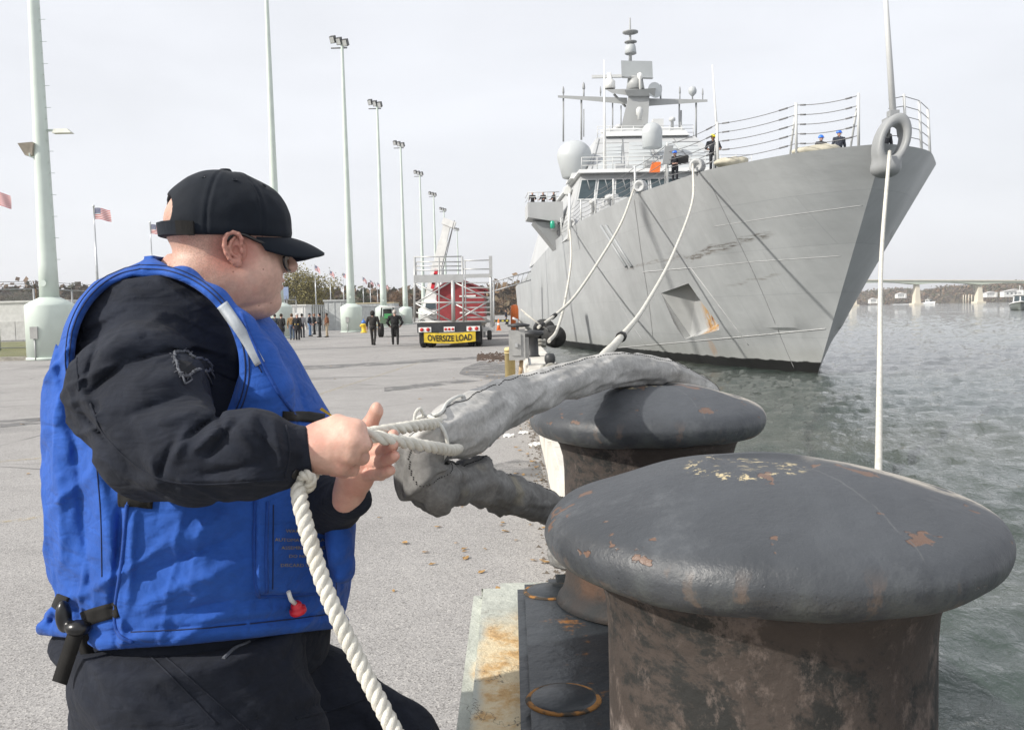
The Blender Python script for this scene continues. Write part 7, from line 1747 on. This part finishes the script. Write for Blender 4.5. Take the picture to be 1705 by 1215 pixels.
# ================================================================== trees, far shore, bridge, boats
def tree(px, py_top, Y, wpx, label, leafc, n, trunkh=.25, bare=.0, seed=0, hz=None, group='trees behind the yard', name='tree', z0=0.0):
    rg = np.random.default_rng(seed); top = P(px, py_top, Y); X = top[0]; H = top[2] - z0; R = wpx / 2 * Y / FPX
    t = empty(name, (X, Y, z0), label, 'tree', group)
    b = MB(); b.tube([(0, 0, 0), (.02 * H, 0, H * .3), (0, .02 * H, H * .62), (.01 * H, 0, H * .85)], [H * .035, H * .027, H * .015, H * .004], 8)
    tips = []
    for i in range(12 if bare < .5 else 26):
        a = rg.random() * 7; z = H * rg.uniform(.28, .7); l = R * rg.uniform(.5, .95); e = V(math.cos(a) * l, math.sin(a) * l, z + H * rg.uniform(.08, .28)); s_ = V(0, 0, z)
        b.tube([s_, s_ * .5 + e * .5 + V(0, 0, .03 * H), e], [H * .012, H * .007, H * .002], 5); tips.append(e)
        for k in range(3 if bare < .5 else 7):
            e2 = e * rg.uniform(.6, 1) + s_ * 0 + V(*(rg.normal(0, 1, 3))) * R * .22; b.tube([s_ * .35 + e * .65, e2], [H * .004, H * .001], 4); tips.append(e2)
    b.build('trunk', simple('bark', (.10, .08, .06), .95, var=.25), t)
    # crown: clumps of leaf faces
    cl = []
    for i in range(34):
        v = rg.normal(0, 1, 3); v /= np.linalg.norm(v); r = rg.uniform(.45, .95) ** .6
        cl.append((V(v[0] * R * r * .82, v[1] * R * r * .82, H * (.60 + .36 * v[2] * r)), R * rg.uniform(.18, .34)))
    idx = rg.integers(0, len(cl), n); ctr = np.array([c[0] for c in cl])[idx]; rad = np.array([c[1] for c in cl])[idx]
    pos = ctr + rg.normal(0, .55, (n, 3)) * rad[:, None] * V(1, 1, .75); s_ = H * .014 * rg.uniform(.6, 1.4, n)
    u = rg.normal(0, 1, (n, 3)); u /= np.linalg.norm(u, axis=1)[:, None]; w2 = rg.normal(0, 1, (n, 3)); v2 = np.cross(u, w2); v2 /= np.linalg.norm(v2, axis=1)[:, None]
    u *= s_[:, None]; v2 *= s_[:, None] * .7
    vt = np.stack([pos - u, pos + v2, pos + u, pos - v2], 1).reshape(-1, 3)
    link_mesh('crown', mesh_np('crown', vt, np.arange(4 * n).reshape(-1, 4)), simple('foliage', leafc, .9, var=.35, scale=.35), t)
tree(494, 443, 172, 140, 'large olive green tree behind the crowd', (.20, .175, .065), 16000, seed=1)
tree(448, 462, 168, 70, 'olive tree mostly hidden behind the face', (.18, .165, .06), 6000, seed=2)
tree(604, 478, 230, 30, 'small dark green tree between flagpoles right of the third light pole', (.05, .065, .035), 2500, seed=3)
tree(637, 482, 240, 36, 'thin russet tree beside the fourth light pole', (.15, .085, .05), 1500, bare=.7, seed=4)
tree(668, 480, 235, 46, 'brown nearly bare tree left of the platform', (.17, .10, .055), 2200, bare=.8, seed=5)
tree(34, 478, 150, 70, 'dark tree above the white building at the far left', (.07, .065, .04), 4000, seed=6)
tree(72, 484, 155, 44, 'dark tree just left of the nearest light pole', (.075, .065, .045), 2500, seed=7)
tree(5, 486, 152, 40, 'brownish tree at the left picture edge above the white building', (.10, .075, .05), 2500, seed=8)
tree(118, 488, 160, 40, 'brown tree right of the nearest light pole', (.12, .085, .055), 2500, bare=.6, seed=9)
# wooded hills: uneven ground covered in crowns, one mass
def hill(name, pts, depth, cols, n, seed, cs=7.0):
    """pts: (px, py of crest, Y)"""
    rg = np.random.default_rng(seed); K_ = [P(*p) for p in pts]; vs2, f = [], []
    for i, c in enumerate(K_):
        base = V(c[0], pts[i][2], WATER_Z - .5)
        for (d, hf) in ((-depth * .55, 0), (-depth * .45, .25), (-depth * .2, .7), (0, .90), (depth, .9), (depth * 1.6, 0)): vs2.append(base + V(0, d, (c[2] - WATER_Z) * hf))
    for i in range(len(K_) - 1):
        for j in range(5): a = i * 6 + j; f.append((a, a + 6, a + 7, a + 1))
    h = MB().add(vs2, f, True).build(name, simple('hill_soil', (.09, .075, .05), .95, var=.2, scale=.02)); tag(h, kind='structure')
    xs = np.array([c[0] for c in K_]); zs = np.array([c[2] for c in K_]); Ys = np.array([p[2] for p in pts])
    px = rg.uniform(xs.min(), xs.max(), n); t_ = rg.uniform(-.55, .12, n); zc = np.interp(px, xs, zs); Yc = np.interp(px, xs, Ys)
    hf = np.interp(t_, [-.55, -.45, -.2, 0, .12], [.02, .25, .7, .9, .9]); z = WATER_Z - .5 + (zc - WATER_Z) * hf; y = Yc + t_ * depth
    m_ = 14; ctr = np.stack([px, y, z + cs * .35], 1); rr = cs * rg.uniform(.5, 1.1, n)
    off = rg.normal(0, .42, (n, m_, 3)) * rr[:, None, None]; pos = (ctr[:, None, :] + off).reshape(-1, 3); s_ = np.repeat(rr, m_) * rg.uniform(.18, .34, n * m_)
    u = rg.normal(0, 1, (n * m_, 3)); u /= np.linalg.norm(u, axis=1)[:, None]; v2 = np.cross(u, rg.normal(0, 1, (n * m_, 3))); v2 /= np.linalg.norm(v2, axis=1)[:, None]
    vt = np.stack([pos - u * s_[:, None], pos + v2 * s_[:, None], pos + u * s_[:, None], pos - v2 * s_[:, None]], 1).reshape(-1, 3)
    me = mesh_np(name + '_trees', vt, np.arange(4 * n * m_).reshape(-1, 4)); ci = rg.choice(len(cols), n, p=[c[1] for c in cols])
    for c, _ in cols: me.materials.append(simple('autumn_crowns', c, .95, var=.3, scale=.06))
    me.polygons.foreach_set('material_index', np.repeat(ci, m_).astype(np.int32))
    o = link_mesh(name + '_wood', me); tag(o, 'far wooded hillside in brown autumn colours', 'woodland', kind='stuff')
HC = [((.16, .12, .085), .45), ((.20, .12, .065), .2), ((.11, .11, .06), .25), ((.13, .10, .09), .1)]
hill('hillside', [(1380, 494, 1500), (1412, 491, 1480), (1440, 489, 1450), (1470, 485, 1420), (1500, 483, 1400), (1530, 486, 1370), (1560, 482, 1320), (1600, 477, 1280), (1640, 475, 1240), (1670, 474, 1220), (1720, 468, 1200), (1790, 466, 1200)], 160, HC, 5200, 3, 5)
hill('promontory', [(790, 502, 420), (820, 490, 420), (840, 487, 420), (862, 485, 420), (885, 487, 420), (905, 492, 430), (930, 500, 430)], 60, [((.20, .13, .07), .6), ((.12, .09, .05), .4)], 900, 5, 5)
hill('tree_belt', [(-120, 492, 330), (0, 492, 330), (60, 490, 330), (140, 494, 330), (300, 496, 330), (460, 502, 330), (560, 503, 330), (640, 500, 330), (700, 500, 330), (760, 503, 330), (800, 506, 330)], 30, [((.12, .085, .06), .6), ((.07, .07, .045), .4)], 1500, 6, 5)
# road bridge
BRY = 900; brg = empty('road_bridge', tuple(P(1580, 505, BRY)), 'long pale girder bridge on tall concrete piers across the river', 'bridge')
M_BRC = simple('bridge_concrete', (.72, .66, .54), .85, var=.06, scale=.05); M_BRG = simple('bridge_girder_green', (.50, .55, .46), .7, var=.06, scale=.05)
xp = np.linspace(1395, 1780, 40); bt, tp_ = [], []
def gy(px): return 465.5 + (px - 1460) * .0035
girder = MB(); para = MB()
pier_px = [1423, 1529.5, 1634, 1738]
for i in range(39):
    def dep(px): d = min(abs(px - p) for p in pier_px); return 3.0 + 3.6 * max(0, 1 - d / 48) ** 1.6
    a, c_ = xp[i], xp[i + 1]
    q = [P(a, gy(a) + 1.5 + dep(a), BRY), P(c_, gy(c_) + 1.5 + dep(c_), BRY), P(c_, gy(c_) + 1.5, BRY), P(a, gy(a) + 1.5, BRY)]
    girder.hexa([q[0], q[1], q[1] + V(0, 12, 0), q[0] + V(0, 12, 0)], [q[3], q[2], q[2] + V(0, 12, 0), q[3] + V(0, 12, 0)])
    q = [P(a, gy(a) + 1.5, BRY - 1), P(c_, gy(c_) + 1.5, BRY - 1), P(c_, gy(c_), BRY - 1), P(a, gy(a), BRY - 1)]
    para.hexa([q[0], q[1], q[1] + V(0, 14, 0), q[0] + V(0, 14, 0)], [q[3], q[2], q[2] + V(0, 14, 0), q[3] + V(0, 14, 0)])
girder.build('girder', M_BRG, brg, world=True); para.build('deck', M_BRC, brg, world=True)
for px in pier_px:
    tpz = P(px, gy(px) + 7, BRY); bz = V(tpz[0], BRY, WATER_Z - .5); po = MB().hexa([bz + V(-3.0, 1, 0), bz + V(3.0, 1, 0), bz + V(3.0, 9, 0), bz + V(-3.0, 9, 0)], [tpz + V(-1.7, 2, 0), tpz + V(1.7, 2, 0), tpz + V(1.7, 8, 0), tpz + V(-1.7, 8, 0)]).build('pier', M_BRC, brg, world=True)
    MB().box(bz + V(-4.6, -.5, 0), bz + V(4.6, 11, 2.2)).build('pier_footing', M_BRC, po, world=True)
# waterside houses
def house(px, py_b, wpx, hpx, Y, label, roofc=(.55, .54, .53)):
    c = P(px, py_b, Y); w_ = wpx * Y / FPX; h = hpx * Y / FPX; t = empty('house', tuple(c), label, 'house', 'white houses on the far shore')
    MB().box((-w_ / 2, 0, -2), (w_ / 2, 9, h * .6)).build('wall', M_WHITE, t); MB().prism([(-w_ / 2 - .5, -.6, h * .6), (w_ / 2 + .5, -.6, h * .6), (0, -.6, h)], (0, 10, 0)).build('roof', simple('house_roof', roofc, .8), t)
    MB().box((w_ * .25, -1, -2), (w_ * .45, -.003, h * .8)).build('wing', M_WHITE, t)
    for k in range(4): MB().box((-w_ * .4 + k * w_ * .17, -.06, h * .15), (-w_ * .4 + k * w_ * .17 + w_ * .08, -.004, h * .4)).build('window', simple('far_window', (.12, .13, .15), .3), t)
house(1456, 503, 13, 7, 1290, 'white house at the waterline beside the hull')
house(1502, 494, 15, 7, 1260, 'white gabled house up the wooded bank left of the bridge pier')
house(1652, 492, 18, 7, 1100, 'white house low on the bank right of the second bridge pier')
house(1692, 491, 40, 10, 1000, 'long pale waterfront building at the right picture edge')
# small boats
M_BOATW = simple('boat_white', (.78, .78, .77), .4, var=.04); M_BOATG = simple('boat_hull_grey', (.10, .115, .10), .4, var=.1)
def boat(px, py, Y, Lb, W_, label, hullm, yaw, scale=1.0):
    c = G(px, py, WATER_Z); t = empty('patrol_boat', (c[0], c[1], WATER_Z), label, 'boat', 'small boats on the river', rz=yaw); t.scale = (scale,) * 3
    st_ = np.linspace(0, 1, 12); vs2 = []; f = []
    for u in st_:
        bw_ = W_ / 2 * (1 - max(0, (u - .45) / .55) ** 2.2); x = -Lb / 2 + Lb * u; sh = .85 + .65 * u * u
        for (bf, z) in ((0, -.35 + .3 * u ** 3), (.72, -.2 + .3 * u ** 3), (.9, .15 + .1 * u), (1, sh)): vs2.append((x + (.5 * u if z > .5 else 0), bw_ * bf, z))
        for (bf, z) in ((1, sh), (.9, .15 + .1 * u), (.72, -.2 + .3 * u ** 3)): vs2.append((x + (.5 * u if z > .5 else 0), -bw_ * bf, z))
    for i in range(11):
        for j in range(7): a = i * 7 + j; b_ = i * 7 + (j + 1) % 7; f.append((a, a + 7, b_ + 7, b_))
    f += [tuple(range(7)), tuple(77 + k for k in range(7))[::-1]]
    MB().add(vs2, f, True).build('hull', hullm, t)
    for s_ in (1, -1): MB().tube([(-Lb / 2 + Lb * u + .5 * u, s_ * W_ / 2 * (1 - max(0, (u - .45) / .55) ** 2.2), .87 + .65 * u * u) for u in st_], .10, 6).build('gunwale', M_BOATW, t)
    cb = MB().hexa([(-Lb * .25, -W_ * .36, .8), (Lb * .18, -W_ * .36, .8), (Lb * .18, W_ * .36, .8), (-Lb * .25, W_ * .36, .8)], [(-Lb * .22, -W_ * .30, 2.6), (Lb * .08, -W_ * .30, 2.6), (Lb * .08, W_ * .30, 2.6), (-Lb * .22, W_ * .30, 2.6)]).build('cabin', M_BOATW, t)
    MB().box((-Lb * .26, -W_ * .36, 2.602), (Lb * .13, W_ * .36, 2.72)).build('roof', M_BOATW, cb)
    for s_ in (-1, 1): MB().hexa([(Lb * .155, s_ * W_ * .04, 1.55), (Lb * .155, s_ * W_ * .29, 1.55), (Lb * .135, s_ * W_ * .29, 1.55), (Lb * .135, s_ * W_ * .04, 1.55)], [(Lb * .112, s_ * W_ * .04, 2.4), (Lb * .112, s_ * W_ * .27, 2.4), (Lb * .09, s_ * W_ * .27, 2.4), (Lb * .09, s_ * W_ * .04, 2.4)]).build('windscreen', M_GLASS, cb)
    for s_ in (-1, 1):
        for k in range(2): MB().hexa([(-Lb * .18 + k * Lb * .14, s_ * W_ * .352, 1.5), (-Lb * .06 + k * Lb * .14, s_ * W_ * .352, 1.5), (-Lb * .06 + k * Lb * .14, s_ * W_ * .33, 1.5), (-Lb * .18 + k * Lb * .14, s_ * W_ * .33, 1.5)], [(-Lb * .18 + k * Lb * .14, s_ * W_ * .325, 2.35), (-Lb * .07 + k * Lb * .12, s_ * W_ * .325, 2.35), (-Lb * .07 + k * Lb * .12, s_ * W_ * .30, 2.35), (-Lb * .18 + k * Lb * .14, s_ * W_ * .30, 2.35)]).build('side_window', M_GLASS, cb)
    MB().tube([(-Lb * .1, 0, 2.72), (-Lb * .1, 0, 4.3)], .05, 6).build('mast', M_BOATW, t); MB().tube([(0, .3, 2.72), (0, .3, 4.0)], .03, 5).build('aerial', M_BOATW, t)
    MB().box((-Lb * .14, -.5, 3.2), (-Lb * .06, .5, 3.32)).build('radar_bar', M_BOATW, t)
    return c
boat(1698, 516, 0, 8.5, 3.2, 'grey hulled patrol boat with a white wheelhouse at the right edge', M_BOATG, math.radians(-118), 1.7)
cb2 = boat(1547, 506, 0, 9, 3.0, 'white motor boat throwing a wake in front of the bridge pier', M_BOATW, math.radians(-70), 1.9)
b = MB(); rg = random.Random(5)
for i in range(260):
    u = rg.random(); p = G(1548 - 62 * u + rg.uniform(-3, 3), 506.2 + .8 * u + rg.uniform(-.3, .3), WATER_Z); s_ = rg.uniform(.4, 1.5); b.add([(p[0] - s_ * 1.6, p[1], WATER_Z + .05), (p[0] + s_ * 1.6, p[1], WATER_Z + .05), (p[0], p[1] + s_, WATER_Z + .2), (p[0], p[1], WATER_Z + .45 * rg.random() + .25)], [(0, 1, 3), (1, 2, 3), (2, 0, 3)])
for i in range(60):
    p = cb2 + V(rg.uniform(-9, 9), rg.uniform(-3, 3), 0); s_ = rg.uniform(.4, 1.1); b.add([(p[0] - s_, p[1], WATER_Z), (p[0] + s_, p[1], WATER_Z), (p[0], p[1] + s_, WATER_Z), (p[0], p[1], WATER_Z + .8)], [(0, 1, 3), (1, 2, 3), (2, 0, 3)])
tag(b.build('boat_wake', simple('foam_white', (.8, .82, .83), .8, var=0)), 'white foam wake behind the small motor boat', 'wake', kind='stuff')
# pilings of a dock on the right
for i, (px, wd) in enumerate(((1604, 'first'), (1608, 'second'), (1613, 'third'), (1618, 'fourth'), (1624, 'fifth'))):
    c = P(px, 502, 1000); t = empty('piling', (c[0], 1000, WATER_Z), wd + ' pale piling from the left at the foot of the far bank', 'piling', 'pilings at the far bank'); MB().lathe([(.6, -1), (.5, 9), (.001, 9.4)], (0, 0, 0), 8).build('post', M_BRC, t)
# ---- haze over the river
m = bpy.data.materials.new('haze_air'); m.use_nodes = True; nt = m.node_tree; nt.nodes.remove(nt.nodes['Principled BSDF'])
pv = nt.nodes.new('ShaderNodeVolumePrincipled'); pv.inputs['Color'].default_value = (.97, .98, 1, 1); pv.inputs['Density'].default_value = .00024; pv.inputs['Anisotropy'].default_value = .2
nt.links.new(pv.outputs[0], nt.nodes['Material Output'].inputs['Volume'])
hz = MB().box((-5000, -60, -9), (5300, 6200, 62)).build('haze', m); tag(hz, 'thin pale haze over the river', 'haze', kind='stuff')
